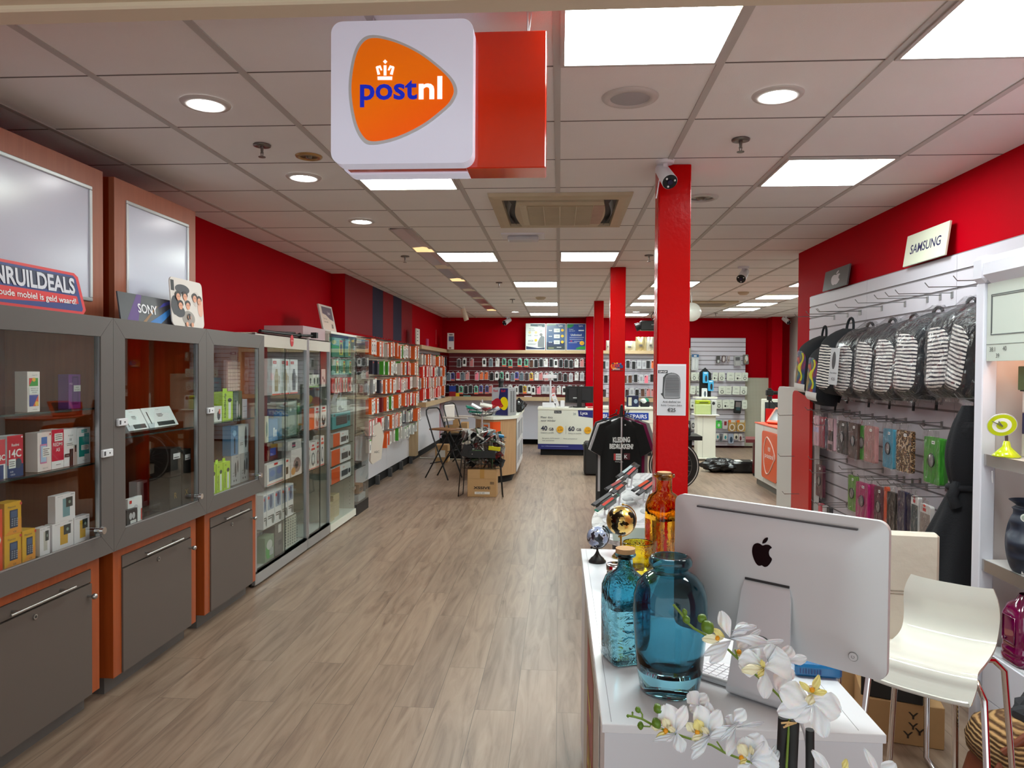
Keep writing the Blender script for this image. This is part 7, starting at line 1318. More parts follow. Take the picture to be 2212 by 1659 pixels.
# ================================================================ boxes behind the desk
p = W3(1862, 1594, Z=0); q_ = W3(2040, 1622, Z=0)
t = thing('carton', 'large brown carton with black handling marks on the floor behind the desk', 'carton', (p.x, p.y, 0), math.atan2(q_.y-p.y, q_.x-p.x)); w = (q_-p).length
MB().box(0, w, 0, .30, 0, .18, CARD, .003).build('body', t); m = MB()
for (x, z) in ((w*.56, .07), (w*.56, .115), (w*.5, .03), (w*.64, .05)): m.art(.04, .03, [('p', [(.4, 0), (.6, 0), (.6, .4), (1, 1), (.8, 1), (.5, .6), (.2, 1), (0, 1), (.4, .4)], (50, 36, 24))], x0=x, z0=z, y=-.0005)
m.build('print', t)
t = thing('crate', 'black glossy box wrapped in silver tape on top of the brown carton', 'box', (p.x+.0, p.y+.02, .1815), math.atan2(q_.y-p.y, q_.x-p.x)-.12); MB().box(0, w*.76, 0, .26, 0, .125, mat((14, 14, 15), .3), .003).build('body', t); MB().box(.0, w*.76+.005, -.002, .26, .125, .135, mat((150, 150, 156), .18, .8, bump=.5, bscale=40)).box(w*.76, w*.76+.003, 0, .2, .05, .13, mat((150, 150, 156), .2, .8)).build('silver_tape', t)
o = MB().box(0, .26, 0, .2, 0, .10, mat((176, 136, 92), .8)).build('carton', loc=(1.36, 3.56, .0), rz=-.1); o.scale = (1, 1, 3.6); tag(o, 'upright tan carton behind the black glossy box', 'carton')
# bicycle behind the nearest column
WY = 9.8; wx = XY(1458, WY); t = thing('bicycle', 'bicycle with black deep rim wheel partly behind the nearest column', 'bicycle', (wx, WY, 0)); RR = .318; cz = .335
def ann(r0, r1, y0_, y1_, mt, m, n=48):
    for i in range(n):
        a, b = 2*PI*i/n, 2*PI*(i+1)/n; f = lambda r, a_, y: (r*math.cos(a_), y, cz+r*math.sin(a_))
        v = [f(r0, a, y0_), f(r1, a, y0_), f(r1, b, y0_), f(r0, b, y0_), f(r0, a, y1_), f(r1, a, y1_), f(r1, b, y1_), f(r0, b, y1_)]; m.add(v, [(0, 1, 2, 3), (7, 6, 5, 4), (1, 5, 6, 2), (0, 3, 7, 4)], mt, False)
m = MB(); ann(.318, .334, -.014, .014, mat((30, 30, 32), .7), m); ann(.306, .3185, -.0165, .0165, mat((206, 206, 206), .3, .3), m); m.build('tyre', t)
m = MB(); ann(.235, .307, -.015, .015, mat((26, 26, 28), .35), m); 
for a in (-50, -35): m.art(1, 1, [], y=0); m.tube([((.25+.015*k)*math.cos(R(a+k)), -.017, cz+(.25+.015*k)*math.sin(R(a+k))) for k in range(3)], .004, MBLK, 4)
m.build('rim', t)
m = MB(); m.cyl((0, -.05, cz), (0, .05, cz), .02, .02, BLACK, 14)
for i in range(18): a = 2*PI*i/18; m.cyl((.015*math.cos(a), .02*(-1)**i, cz+.015*math.sin(a)), (.24*math.cos(a), 0, cz+.24*math.sin(a)), .0012, .0012, STEEL, 5)
m.build('hub_and_spokes', t)
MB().tube([(0, .06, cz), (-.1, .05, .55), (-.18, 0, .72)], .014, BLACK, 8).tube([(-.18, 0, .72), (-.55, 0, .38), (-.62, .02, .3)], .018, BLACK, 8).build('frame', t)
MB().tube([(.02, -.05, cz), (.10, -.06, cz-.09), (.14, -.07, cz-.06)], .008, BLACK, 6).build('kickstand', t)
x0 = XY(1478, 10.6); t = thing('black_table', 'black table with machines behind the nearest column', 'table', (x0-.45, 10.6, 0)); MB().box(0, .72, 0, .5, .60, .66, BLACK).build('table_top', t); MB().box(.05, .12, .04, .4, 0, .6, MBLK).box(.40, .58, .04, .4, .0, .6, MBLK).build('leg', t)
o = MB().box(0, .3, 0, .25, 0, .12, BLACK, .01).cyl((.1, .1, .12), (.1, .1, .25), .03, .05, mat((150, 130, 90), .3, .7), 14).box(.05, .25, .05, .2, .25, .3, BLACK, .01).build('machine', loc=(x0-.18, 10.68, .661)); tag(o, 'black machine with brass neck on the black table', 'machine')
# ================================================================ hanging shirts
TY_ = 7.3; t = thing('garment_stand', 'metal pole garment stand with black clamp top', 'garment stand', (XY(1343, TY_), TY_, 0))
MB().cyl((0, -.04, .0), (0, -.04, .42), .014, .014, BLACK, 10).cyl((0, -.04, .42), (0, -.04, 1.16), .0115, .0115, CHROME, 12).build('pole', t); MB().cyl((0, -.04, 1.14), (0, -.04, 1.24), .018, .016, BLACK, 10).tube([(.0, -.04, 1.22), (.03, -.04, 1.2), (.03, -.04, 1.14), (.02, -.04, 1.1)], .005, BLACK, 6).ball((.0, -.04, 1.25), .014, BLACK, 8).build('clamp', t)
MB().cyl((-.25, .0, .012), (.25, .0, .012), .012, .012, BLACK, 8).cyl((0, -.28, .012), (0, .22, .012), .012, .012, BLACK, 8).build('foot', t)
def shirt(dx, dy, s, mt, label, txt=None, top=1.13, length=.9):
    t = thing('t_shirt', label, 't-shirt', (XY(1343, TY_)+dx, TY_+dy, 0), group='shirts hanging on the garment stand')
    hw = .195*s; L_ = length; z = top
    out = [(-.05, z), (-hw-.02, z-.06), (-hw-.10*s, z-.32), (-hw-.0, z-.385), (-hw+.01, z-.28), (-hw+.0, z-L_), (hw-.0, z-L_), (hw-.01, z-.28), (hw+.0, z-.385), (hw+.10*s, z-.32), (hw+.02, z-.06), (.05, z)]
    neck = [(.035, z-.02), (0, z-.035), (-.035, z-.02)]; out = out[::-1]; o2 = [(-x, q) for x, q in out][::-1]
    pts = [(-.05, z), (-hw-.02, z-.06), (-hw-.10*s, z-.32), (-hw-.0, z-.385), (-hw+.01, z-.28), (-hw+.0, z-L_), (hw, z-L_), (hw-.01, z-.28), (hw, z-.385), (hw+.10*s, z-.32), (hw+.02, z-.06), (.05, z), (0, z-.03)]
    def side(u, v, sg):
        zz = z-.02-L_*v; sh = min(1, v/.08); w_ = .05+(hw-.04)*sh; x = (2*u-1)*w_
        th_ = .035*(math.cos((2*u-1)*PI/2)**.5 if abs(2*u-1) < 1 else 0); return (x, sg*th_+.008*math.sin(9*x*5+4*v)*min(1, v*3), zz+.02*(1-abs(2*u-1)))
    m = MB(); m.grid(lambda u, v: side(u, v, -1), 20, 24, mt); m.grid(lambda u, v: side(1-u, v, 1), 20, 24, mt); m.build('body', t)
    for sg in (-1, 1):
        m = MB()
        a = [(sg*(.10), z-.03), (sg*(hw+.02), z-.07), (sg*(hw+.105*s), z-.33), (sg*(hw-.0), z-.39), (sg*(hw-.03), z-.24)]
        if sg < 0: pass
        m.prism(a if sg < 0 else a[::-1], -.022, .022, mt); m.build('sleeve', t)
    MB().tube([(0, 0, z+.05), (.015, 0, z+.065), (0, 0, z+.02), (-.15, 0, z-.045), (.15, 0, z-.045), (0, 0, z+.02)], .006, BLACK, 6).build('hanger', t)
    if txt:
        m = MB(); wt = mat((226, 230, 230), .8); m.text('KLEDING', -.0, z-.24, .05, wt, -.052, bold=.05, fit=.17, rot=R(2)); m.text('BEDRUKKEN?', 0, z-.305, .048, wt, -.052, bold=.05, fit=.235)
        m.box(-.075, .0, -.052, -.050, z-.42, z-.355, wt); m.box(-.075, -.055, -.0525, -.052, z-.42, z-.355, mat((190, 60, 60), .6)); m.text('BUDGET', -.028, z-.38, .013, BLACK, -.053, fit=.045, bold=.02); m.text('REPAIR', -.028, z-.405, .013, BLACK, -.053, fit=.045, bold=.02); m.box(.025, .085, -.052, -.050, z-.415, z-.35, mat((80, 16, 30), .6)); m.text('K', .045, z-.40, .035, wt, -.053, bold=.03); m.text('kleding etc.', -.02, z-.44, .012, wt, -.053, fit=.08); m.box(.03, .042, -.045, -.043, z-.075, z-.062, wt)
        m.build('print', t)
BT = mat((12, 12, 14), .9, name='black_cotton'); 
shirt(0, -.0, 1.0, BT, 'black t-shirt with white KLEDING BEDRUKKEN print, foremost on the stand', True)
shirt(-.012, .10, 1.03, mat((206, 202, 206), .9), 'white t-shirt hanging behind the black printed one', length=.74)
shirt(.05, .18, 1.0, mat((120, 14, 70), .9), 'magenta t-shirt hanging behind the white one', length=.80); shirt(.085, .26, 1.04, mat((150, 146, 146), .9), 'light grey t-shirt, rearmost on the stand', length=.78); shirt(-.03, .33, .98, mat((60, 58, 60), .9), 'dark grey t-shirt peeking out at the lower left', length=.95)
# ================================================================ slanted phone display table
dt = thing('display_table', 'white slanted round-cornered phone display table with marble top', 'display table', (0, 0, 0))
def marb(nt, b, new, link):
    tc = new('ShaderNodeTexCoord'); n = new('ShaderNodeTexNoise'); n.inputs['Scale'].default_value = 5; n.inputs['Detail'].default_value = 6; n.inputs['Distortion'].default_value = 2; link(tc.outputs['Object'], n.inputs['Vector']); r = ramp(new, [(.45, (228, 228, 230)), (.5, (190, 190, 194)), (.55, (230, 230, 232))]); link(n.outputs['Fac'], r.inputs[0]); link(r.outputs[0], b.inputs['Base Color']); b.inputs['Roughness'].default_value = .2
MBL = nodemat('white_marble', marb)
# plane through near edge (Y 4.28, z .60) and far edge (Y 5.15, z .86)
sl = math.atan2(.26, .87); DT = Matrix.Translation((.545, 4.28, .595)) @ Matrix.Rotation(sl, 4, 'X')
m = MB(DT); outl = [(-.20, .0), (.1, -.06), (.3, .02), (.36, .25), (.30, .6), (.18, .92), (-.0, .96), (-.13, .86), (-.24, .55), (-.33, .3), (-.32, .12)]
m.prism(spl(outl, 5), -.03, 0, MBL, plane='xy'); m.build('table_top', dt)
m = MB(DT); m.box(-.22, .2, .0, .16, .001, .004, mat((140, 150, 142), .3)).box(-.26, -.16, .09, .17, .0012, .0045, mat((60, 84, 96), .3)); m.build('inlay_plate', dt)
MB().cyl((.56, 4.65, 0), (.56, 4.65, .60), .19, .22, mat((26, 36, 60), .4), 36).build('pedestal', dt)
m = MB(DT)
for px, py in ((1379, 1049), (1356, 1078), (1364, 1088), (1395, 1105)):
    P = W3(px, py, Z=.72); 
    d = (P-Vector((0, 0, EYE))); n_ = DT.to_3x3() @ Vector((0, 0, 1)); o_ = DT.translation; tt = (o_-Vector((0, 0, EYE))).dot(n_)/d.dot(n_); L_ = DT.inverted() @ (Vector((0, 0, EYE))+d*tt)
    m.lathe([(0, .006), (.032, .006), (.036, .002), (.036, 0)], mat((176, 176, 178), .4), 20, c=(L_.x, L_.y, 0))
m.build('round_disc', dt)['kind'] = 'stuff'
def onpl(px, py, h=0):
    d = (W3(px, py, Y=4)-Vector((0, 0, EYE))); n_ = DT.to_3x3() @ Vector((0, 0, 1)); o_ = DT.translation+n_*h; tt = (o_-Vector((0, 0, EYE))).dot(n_)/d.dot(n_); return Vector((0, 0, EYE))+d*tt
ph = [(1333, 1006, 1366, 1032, (190, 210, 214)), (1345, 1010, 1373, 1036, (210, 90, 86)), (1308, 1038, 1342, 1058, (180, 90, 90)), (1322, 1047, 1346, 1066, (210, 86, 66)), (1280, 1066, 1318, 1092, (120, 120, 122)), (1287, 1075, 1326, 1104, (206, 76, 66)), (1366, 1038, 1402, 1061, (206, 80, 50)), (1376, 1040, 1414, 1069, (214, 100, 90))]
for i, (a, b, c, d, col) in enumerate(ph):
    p0 = onpl(a, d, .13); p1 = onpl(c, b, .13); L_ = (p1-p0).length; u = (p1-p0).normalized(); n_ = DT.to_3x3() @ Vector((0, 0, 1)); v_ = n_.cross(u).normalized(); w_ = u.cross(v_)
    MM = Matrix((( u.x, v_.x, w_.x, p0.x), (u.y, v_.y, w_.y, p0.y), (u.z, v_.z, w_.z, p0.z), (0, 0, 0, 1)))
    t = thing('display_phone', ['farthest display phone on the slanted table, left of the top pair', 'display phone right of the top pair on the slanted table', 'left display phone of the middle pair', 'right display phone of the middle pair', 'left display phone of the nearest pair', 'right display phone of the nearest pair, green edged', 'display phone at the right side, left of two beside the column', 'display phone at the right side, touching the column edge in view'][i], 'phone', (0, 0, 0), group='phones on stalks on the slanted table'); t.matrix_world = MM
    T2 = Matrix.Rotation(R(12), 4, 'X'); m = MB(T2); L_ *= 1.25; m.box(0, L_, -.014, .014, -.004, .004, BLACK if i != 5 else mat((30, 110, 90), .4), .003); m.build('body', t)
    m = MB(T2); m.box(L_*.05, L_*.95, -.012, .012, .004, .0048, mat((96, 96, 100), .3)); m.box(L_*.3, L_*.75, -.009, .009, .0048, .0055, mat(col, .35)); m.box(L_*.8, L_*.93, -.009, .009, .0048, .0055, mat((60, 50, 46), .4)); m.build('price_strip', t)
    MB().box(L_*.35, L_*.8, -.018, .0, -.03, -.006, mat((120, 122, 122), .4)).tube([(L_*.55, -.01, -.02), (L_*.6, 0, -.06), (L_*.55, 0, -.125)], .006, WHITE, 8).lathe([(0, .004), (.03, .004), (.034, 0)], WHITE, 20, c=(L_*.55, 0, -.128)).build('stalk', t)
# posters on the columns
x0, x1 = W3(1420, 840, Y=4.03).x, W3(1482, 840, Y=4.03).x; z0_, z1_ = ZY(895, 4.03), ZY(785, 4.03); w = x1-x0; h = z1_-z0_
cm = [('r', .02, .01, .98, .99, (206, 208, 214)), ('r', .0, .965, 1, .985, (230, 230, 234)), ('r', .02, .82, .36, .88, (50, 52, 56)), ('t', 'OP=OP', .19, .833, .034, (230, 230, 232), 'c', .02, .3)]
bo = [(.22, .34), (.2, .42), (.24, .7), (.33, .8), (.5, .83), (.7, .8), (.8, .7), (.8, .4), (.76, .33), (.3, .325)]
cm += [('p', [(.12, .42), (.18, .44), (.2, .74), (.3, .81), (.5, .835), (.3, .325), (.25, .33)], (54, 56, 58)), ('p', spl(bo, 4), (70, 72, 74)), ('p', spl([(x*.93+.045, z*.95+.028) for x, z in bo], 4), (150, 152, 156))]
for k in range(26): z = .37+.0165*k; cm.append(('r', .27+(.0 if z < .7 else (z-.7)*.8), z, .77-(.0 if z < .7 else (z-.7)*.8), z+.006, (62, 64, 68)))
cm += [('t', 'Anti-diefstal tas', .5, .25, .04, (50, 52, 54), 'c', .01, .86), ('t', 'Bobby Compact Zebra', .5, .185, .032, (60, 62, 64), 'c', .01, .86), ('t', '€25', .5, .075, .07, (40, 42, 44), 'c', .02, .36)]
o = MB().box(0, w, 0, .0015, 0, h, mat((232, 232, 236), .5)).art(w, h, cm, st=.0002).build('bag_poster', loc=(x0, 4.036, z0_)); tag(o, 'white paper poster of a zebra backpack at 25 euro on the nearest column', 'poster')
x0, x1 = XY(1320, 7.99), XY(1346, 7.99); w = x1-x0; z0_ = ZY(800, 7.99); h = ZY(782, 7.99)-z0_
m = MB(); m.box(0, w, 0, .001, 0, h*.1, mat((120, 0, 10), .4)); cm = [('e', .25, .55, .28, .4, (226, 120, 20)), ('e', .6, .6, .3, .3, (40, 60, 120)), ('e', .85, .5, .15, .2, (30, 60, 110)), ('e', .15, .8, .1, .15, (30, 30, 40)), ('e', .5, .9, .05, .08, (240, 200, 40)), ('e', .8, .85, .05, .08, (40, 120, 190)), ('t', 'RFIX', .42, .42, .4, (200, 30, 30), 'c', .04, .7), ('t', 'printing', .45, .12, .2, (226, 220, 210), 'c', .02, .7)]
m.art(w, h, cm, st=.0006); o = m.build('logo_sticker', loc=(x0, 7.996, z0_)); tag(o, 'small colourful printing logo sticker on the middle column', 'sticker')
# ================================================================ white desk in the foreground
DX0, DX1, DY0, DY1, DZ = .096, .682, 1.533, 3.05, .85
t = thing('desk', 'white desk unit in the foreground carrying the computer and glass bottles', 'desk', (0, 0, 0)); DW_ = mat((228, 230, 236), .25, name='desk_white', coat=.3)
MB().box(DX0, DX1, DY0, DY1, DZ-.019, DZ, DW_, .0015).build('desk_top', t)
m = MB(); s_ = mat((120, 122, 128), .5)
for (a, b, c, d) in ((DX0+.02, DX0+.0212, DY0+.012, DY1-.012), (DX1-.0512, DX1-.05, DY0+.015, DY1-.012), (DX0+.02, DX1-.05, DY1-.0132, DY1-.012)): m.box(a, b, c, d, DZ, DZ+.0003, s_)
m.build('seam', t)
MB().box(DX0+.006, DX1-.006, DY0+.004, DY1-.004, .06, DZ-.019, mat((214, 216, 224), .35)).build('body', t)
MB().box(DX0+.03, DX1-.03, DY0+.05, DY1-.03, 0, .06, MBLK).build('plinth', t)
m = MB(Matrix.Translation((DX0+.005, DY1-.45, 0)) @ Matrix.Rotation(-PI/2, 4, 'Z')); m.box(0, .9, -.003, 0, .1, .80, mat((190, 186, 176), .5)); m.art(.9, .7, [('r', .3, .05, .75, .95, (190, 150, 40)), ('r', .31, .06, .74, .94, (150, 40, 46)), ('r', .36, .15, .7, .2, (210, 190, 60)), ('r', .36, .7, .6, .74, (210, 190, 60)), ('t', 'SALE', .52, .4, .18, (200, 180, 60), 'c', .02, .3)], z0=.1, y=-.003); m.build('side_poster', t)
# ---- all-in-one computer seen from behind
AL = mat((214, 216, 220), .4, .2, name='anodised_aluminium'); PLX, PLY, PRX, PRY = .302, 1.862, .688, 1.544
cxm, cym = (PLX+PRX)/2, (PLY+PRY)/2; ang = math.atan2(PRY-PLY, PRX-PLX); PW = math.hypot(PRX-PLX, PRY-PLY); z0, z1 = .957, 1.291
im = thing('computer', 'silver all-in-one desktop computer seen from behind with black apple logo', 'computer', (cxm, cym, 0), ang)
def shell(u, v):
    x = (u-.5)*PW; z = z0+(z1-z0)*v; r = .024
    ex = PW/2-abs(x); ez = min(v, 1-v)*(z1-z0)
    if ex < r and ez < r:
        dx, dz = r-ex, r-ez; d = math.hypot(dx, dz)
        mx_ = max(dx, dz)
        if d > 0: k = mx_/d; dx, dz = dx*k, dz*k
        x = math.copysign(PW/2-r+dx, x); z = (z1-r+dz) if v > .5 else (z0+r-dz)
    e = min(PW/2-abs(x), min(z1-z, z-z0)); f = min(1, max(0, e)/.09); return (x, -.010-.018*math.sin(f*PI/2), z)
us = []
m = MB(); NU, NV = 40, 30
def warp(t_): return t_
m.grid(shell, NU, NV, AL)
rp = rrect(-PW/2, PW/2, z0, z1, .024, 8); m.prism(rp, -.0102, .004, AL); m.prism(rrect(-PW/2+.003, PW/2-.003, z0+.003, z1-.003, .022, 8), .004, .010, mat((16, 16, 18), .1)); m.build('housing', im)
m = MB(); m.box(-PW*.36, PW*.385, -.0275, -.02, z1-.0235, z1-.0195, mat((70, 70, 74), .4)); m.build('vent_slot', im)
A, B = apple(-.012, 1.178, .062); GLK = mat((10, 12, 15), .2, name='black_mirror', spec=.25)
m = MB(); m.prism(A, -.0292, -.027, GLK); m.prism(B, -.0292, -.027, GLK); m.build('logo', im)
m = MB(); bx_, bz_ = PW/2-.062, z0+.042; m.tube([(bx_+.0095*math.cos(2*PI*i/20), -.0252-.0, bz_+.0095*math.sin(2*PI*i/20)) for i in range(20)], .0006, mat((150, 150, 152), .4), 4, closed=True); m.cyl((bx_, -.027, bz_), (bx_, -.02, bz_), .0085, .0085, AL, 20); m.tube([(bx_+.003*math.cos(R(120+30*i)), -.0275, bz_+.003*math.sin(R(120+30*i))) for i in range(11)], .0004, mat((110, 110, 112)), 4); m.build('power_button', im)
# stand: leg swept from the back down to a foot that runs forward under the screen
prof = [(-.027, 1.118), (-.031, 1.112), (-.036, 1.09), (-.047, 1.03), (-.060, .96), (-.070, .90), (-.073, .875), (-.070, .860), (-.062, .8535), (-.04, .8525), (.03, .8525), (.09, .8525)]
def leg(u, v, off):
    i = min(len(prof)-2, int(v*(len(prof)-1))); f = v*(len(prof)-1)-i; y = prof[i][0]*(1-f)+prof[i+1][0]*f; z = prof[i][1]*(1-f)+prof[i+1][1]*f
    hw = .050+.026*min(1, v*1.7)
    tz = prof[i+1][1]-prof[i][1]; ty = prof[i+1][0]-prof[i][0]; l_ = math.hypot(ty, tz); ny, nz = -tz/l_, ty/l_
    return ((2*u-1)*hw, y+ny*off, z+nz*off)
SMA = mat((206, 209, 214), .35, .3, name='stand_aluminium')
m = MB(); m.grid(lambda u, v: leg(u, v, 0), 4, 44, SMA); m.grid(lambda u, v: leg(1-u, v, .005), 4, 44, SMA)
for uu in (0, 1): m.grid(lambda a, v: leg(uu, v, .005*(a if uu else 1-a)), 1, 44, SMA)
m.box(-.052, .052, -.031, -.02, 1.116, 1.121, mat((40, 40, 42), .5)); m.tube([(.022*math.cos(2*PI*i/24)-.0, -.0545, .985+.016*math.sin(2*PI*i/24)) for i in range(24)], .0012, mat((70, 72, 74), .4), 5, closed=True); m.build('stand', im)
# keyboard and blue pack
k = W3(1560, 1452, Z=DZ); t = thing('keyboard', 'thin silver and white keyboard on the desk beside the computer stand', 'keyboard', (.385, 1.93, DZ+.0005), ang)
MB().prism([(0, 0), (.28, 0), (.28, .003), (0, .003)], -.065, .055, AL).cyl((0, -.06, .007), (.28, -.06, .007), .007, .007, AL, 12).build('body', t); m = MB()
for i in range(6):
    for j in range(14): m.box(.006+.0195*j, .0225+.0195*j, -.048+.0165*i, -.0345+.0165*i, .003, .006, WHITE)
m.build('keys', t)
t.location = (.345, 1.665, DZ+.0005); t.rotation_euler = (0, 0, ang+.02)
t.location = W3(1512, 1440, Z=DZ+.002)
p = W3(1715, 1462, Z=DZ); o = MB().box(0, .11, 0, .05, 0, .03, mat((10, 110, 170), .25, name='blue_pack', coat=.4), .006).art(.11, .03, [('r', .1+.06*i, .3, .13+.06*i, .7, (20, 60, 120)) for i in range(8)]).build('blue_pack', loc=(p.x+.003, p.y+.002, DZ+.0005), rz=-.12); tag(o, 'bright blue plastic pack on the desk under the computer screen', 'pack')
# ---- glass bottles
def gl(name, col, rough=0.0, ior=1.45, bump=0, bs=30):
    def f(nt, b, new, link):
        b.inputs['Base Color'].default_value = lin(col); b.inputs['Transmission Weight'].default_value = 1; b.inputs['Roughness'].default_value = rough; b.inputs['IOR'].default_value = ior
        if bump:
            tc = new('ShaderNodeTexCoord'); n = new('ShaderNodeTexNoise'); n.inputs['Scale'].default_value = bs; n.inputs['Detail'].default_value = 2; n.inputs['Distortion'].default_value = 1.5; link(tc.outputs['Object'], n.inputs['Vector']); bp = new('ShaderNodeBump'); bp.inputs['Strength'].default_value = bump; bp.inputs['Distance'].default_value = .006; link(n.outputs['Fac'], bp.inputs['Height']); link(bp.outputs[0], b.inputs['Normal'])
    return nodemat(name, f)
TEAL = gl('teal_glass', (118, 174, 190), 0, 1.4); TEALB = gl('teal_pressed_glass', (116, 184, 202), 0, 1.42, .5, 40); AMB = gl('amber_glass', (232, 164, 44), 0, 1.42, .25, 30); YEL = gl('yellow_glass', (236, 216, 60), 0, 1.42, .35, 40)
CORK = mat((196, 156, 112), .9, name='cork', noise=.25, nscale=120)
def dbl(prof, th=.0035):   # closed double wall profile, bottom thickness
    inner = [(max(.001, r-th), z) for r, z in prof if z > prof[0][1]+.008]; return [(0.0005, prof[0][1])]+prof+inner[::-1]+[(.0005, inner[0][1])]
v = thing('glass_vase', 'large rounded teal glass vase in front of the computer', 'vase', (.264, 1.715, DZ+.0006))
MB().lathe(dbl([(.063, .0), (.069, .006), (.076, .05), (.081, .10), (.085, .15), (.0868, .19), (.0845, .225), (.076, .252), (.06, .270), (.047, .278), (.041, .281), (.040, .285), (.044, .290), (.050, .297), (.0505, .306), (.046, .314), (.041, .316)]), TEAL, 64).build('glass', v)
v = thing('glass_bottle', 'square teal glass bottle with cork at the left of the large vase', 'bottle', (.175, 1.89, DZ+.0006), .35)
MB().lathe(dbl([(.046, 0), (.051, .006), (.052, .14), (.051, .19), (.042, .215), (.026, .232), (.020, .242), (.019, .265), (.026, .268), (.028, .272), (.026, .276)], .003), TEALB, 48, sq=6).build('glass', v)
MB().cyl((0, 0, .262), (0, 0, .277), .0165, .0185, CORK, 24).cyl((0, 0, .277), (0, 0, .289), .0255, .0255, CORK, 28).build('cork', v)
m = MB(Matrix.Rotation(0, 4, 'Z') @ Matrix.Translation((0, -.0525, 0)));
q_ = random.Random(5)
for i in range(8): m.tube([(-.03+q_.uniform(0, .06), 0, .03+.018*i+q_.uniform(0, .01)) for _ in range(4)], .0018, TEALB, 5)
m.build('pressed_relief', v)
v = thing('glass_bottle', 'amber glass bottle with cork behind the computer corner', 'bottle', (.392, 2.72, DZ+.0006), .5)
MB().lathe(dbl([(.05, 0), (.056, .006), (.057, .20), (.056, .25), (.046, .285), (.031, .300), (.029, .31), (.029, .352), (.038, .356), (.040, .362), (.038, .367)], .0035), AMB, 48, sq=5).build('glass', v)
MB().cyl((0, 0, .345), (0, 0, .374), .022, .026, CORK, 28).build('cork', v)
v = thing('glass_jar', 'wide yellow ribbed glass jar behind the candle jar', 'jar', (.285, 2.60, DZ+.0006))
MB().lathe(dbl([(.05, 0), (.056, .005), (.058, .05), (.054, .10), (.050, .108), (.053, .114), (.050, .12), (.054, .126), (.056, .134), (.053, .139)], .003), YEL, 48).build('glass', v)
v = thing('candle_jar', 'small black and silver jar with reindeer pattern and metal lid', 'jar', (.198, 2.47, DZ+.0006)); MB().cyl((0, 0, 0), (0, 0, .075), .030, .031, mat((22, 22, 26), .2, name='black_lacquer', coat=.6), 32).build('body', v); MB().lathe([(.033, .072), (.034, .074), (.034, .09), (.031, .093), (0, .092)], CHROME, 36).build('lid', v)
m = MB()
for i in range(22): a = -PI/2+q_.uniform(-1.5, 1.0); z = q_.uniform(.008, .064); m.tube([(.0318*math.cos(a+q_.uniform(-.12, .12)), .0318*math.sin(a+q_.uniform(-.02, .02)), z), (.0318*math.cos(a), .0318*math.sin(a), z+.01)], .0011, mat((206, 206, 210), .25, .8), 4)
m.build('pattern', v)
# globes
def globm(nm, c1, c2, c3, metal):
    def f(nt, b, new, link):
        tc = new('ShaderNodeTexCoord'); n = new('ShaderNodeTexNoise'); n.inputs['Scale'].default_value = 26; n.inputs['Detail'].default_value = 8; link(tc.outputs['Object'], n.inputs['Vector']); r = ramp(new, [(.0, c1), (.5, c1), (.505, c3), (.53, c2), (1, c2)]); link(n.outputs['Fac'], r.inputs[0]); link(r.outputs[0], b.inputs['Base Color']); b.inputs['Metallic'].default_value = metal; b.inputs['Roughness'].default_value = .28; b.inputs['Coat Weight'].default_value = .2
    return nodemat(nm, f)
GOLD = mat((196, 164, 90), .2, 1, name='gold_metal')
def globe(x, y, r, zc, sm, fm, label, tilt=.4, base=.045):
    g = thing('globe', label, 'globe', (x, y, DZ+.0006)); MB().ball((0, 0, zc), r, sm, 40).build('sphere', g)
    ax = Vector((math.sin(tilt), 0, math.cos(tilt))); arc = []
    for i in range(15):
        a = PI*i/14; p = Vector((0, 0, zc))+ax*math.cos(a)*(r+.006)+Vector((-math.cos(tilt), -.3, math.sin(tilt))).normalized()*-math.sin(a)*(r+.006); arc.append(p)
    MB().tube(arc, .0022, fm, 8).ball(arc[0], .005, fm, 10).ball(arc[-1], .005, fm, 10).build('meridian', g)
    MB().lathe([(0, 0), (base, 0), (base, .005), (base*.8, .012), (base*.75, .016), (base*.45, .024), (base*.25, .034), (.004, .045), (.004, zc-r-.002), (0, zc-r-.002)], fm, 32).build('base', g)
globe(.154, 2.84, .042, .098, globm('dark_globe_print', (34, 36, 46), (150, 160, 190), (210, 210, 220), .2), mat((14, 14, 16), .4), 'small black and silver globe at the far left of the desk', .5, .034)
globe(.252, 2.92, .059, .148, globm('gold_globe_print', (40, 30, 14), (210, 170, 90), (230, 200, 130), .9), GOLD, 'gold and black globe on a brass foot beside the small one', .1, .036)
t = thing('tablet', 'silver tablet edge leaning among the bottles on the desk', 'tablet', (.315, 2.22, DZ+.003), ang+.3); m = MB(Matrix.Rotation(R(22), 4, 'Y') @ Matrix.Rotation(R(-35), 4, 'X')); m.prism(rrect(-.06, .07, .0, .155, .008, 4), 0, .006, AL); m.build('body', t)
# ================================================================ chairs at the right
ch = thing('bar_stool', 'glossy white moulded bar stool with chrome legs', 'stool', (1.20, 2.36, 0), R(-40)); GW = mat((222, 222, 214), .1, name='glossy_white_plastic', coat=.6)
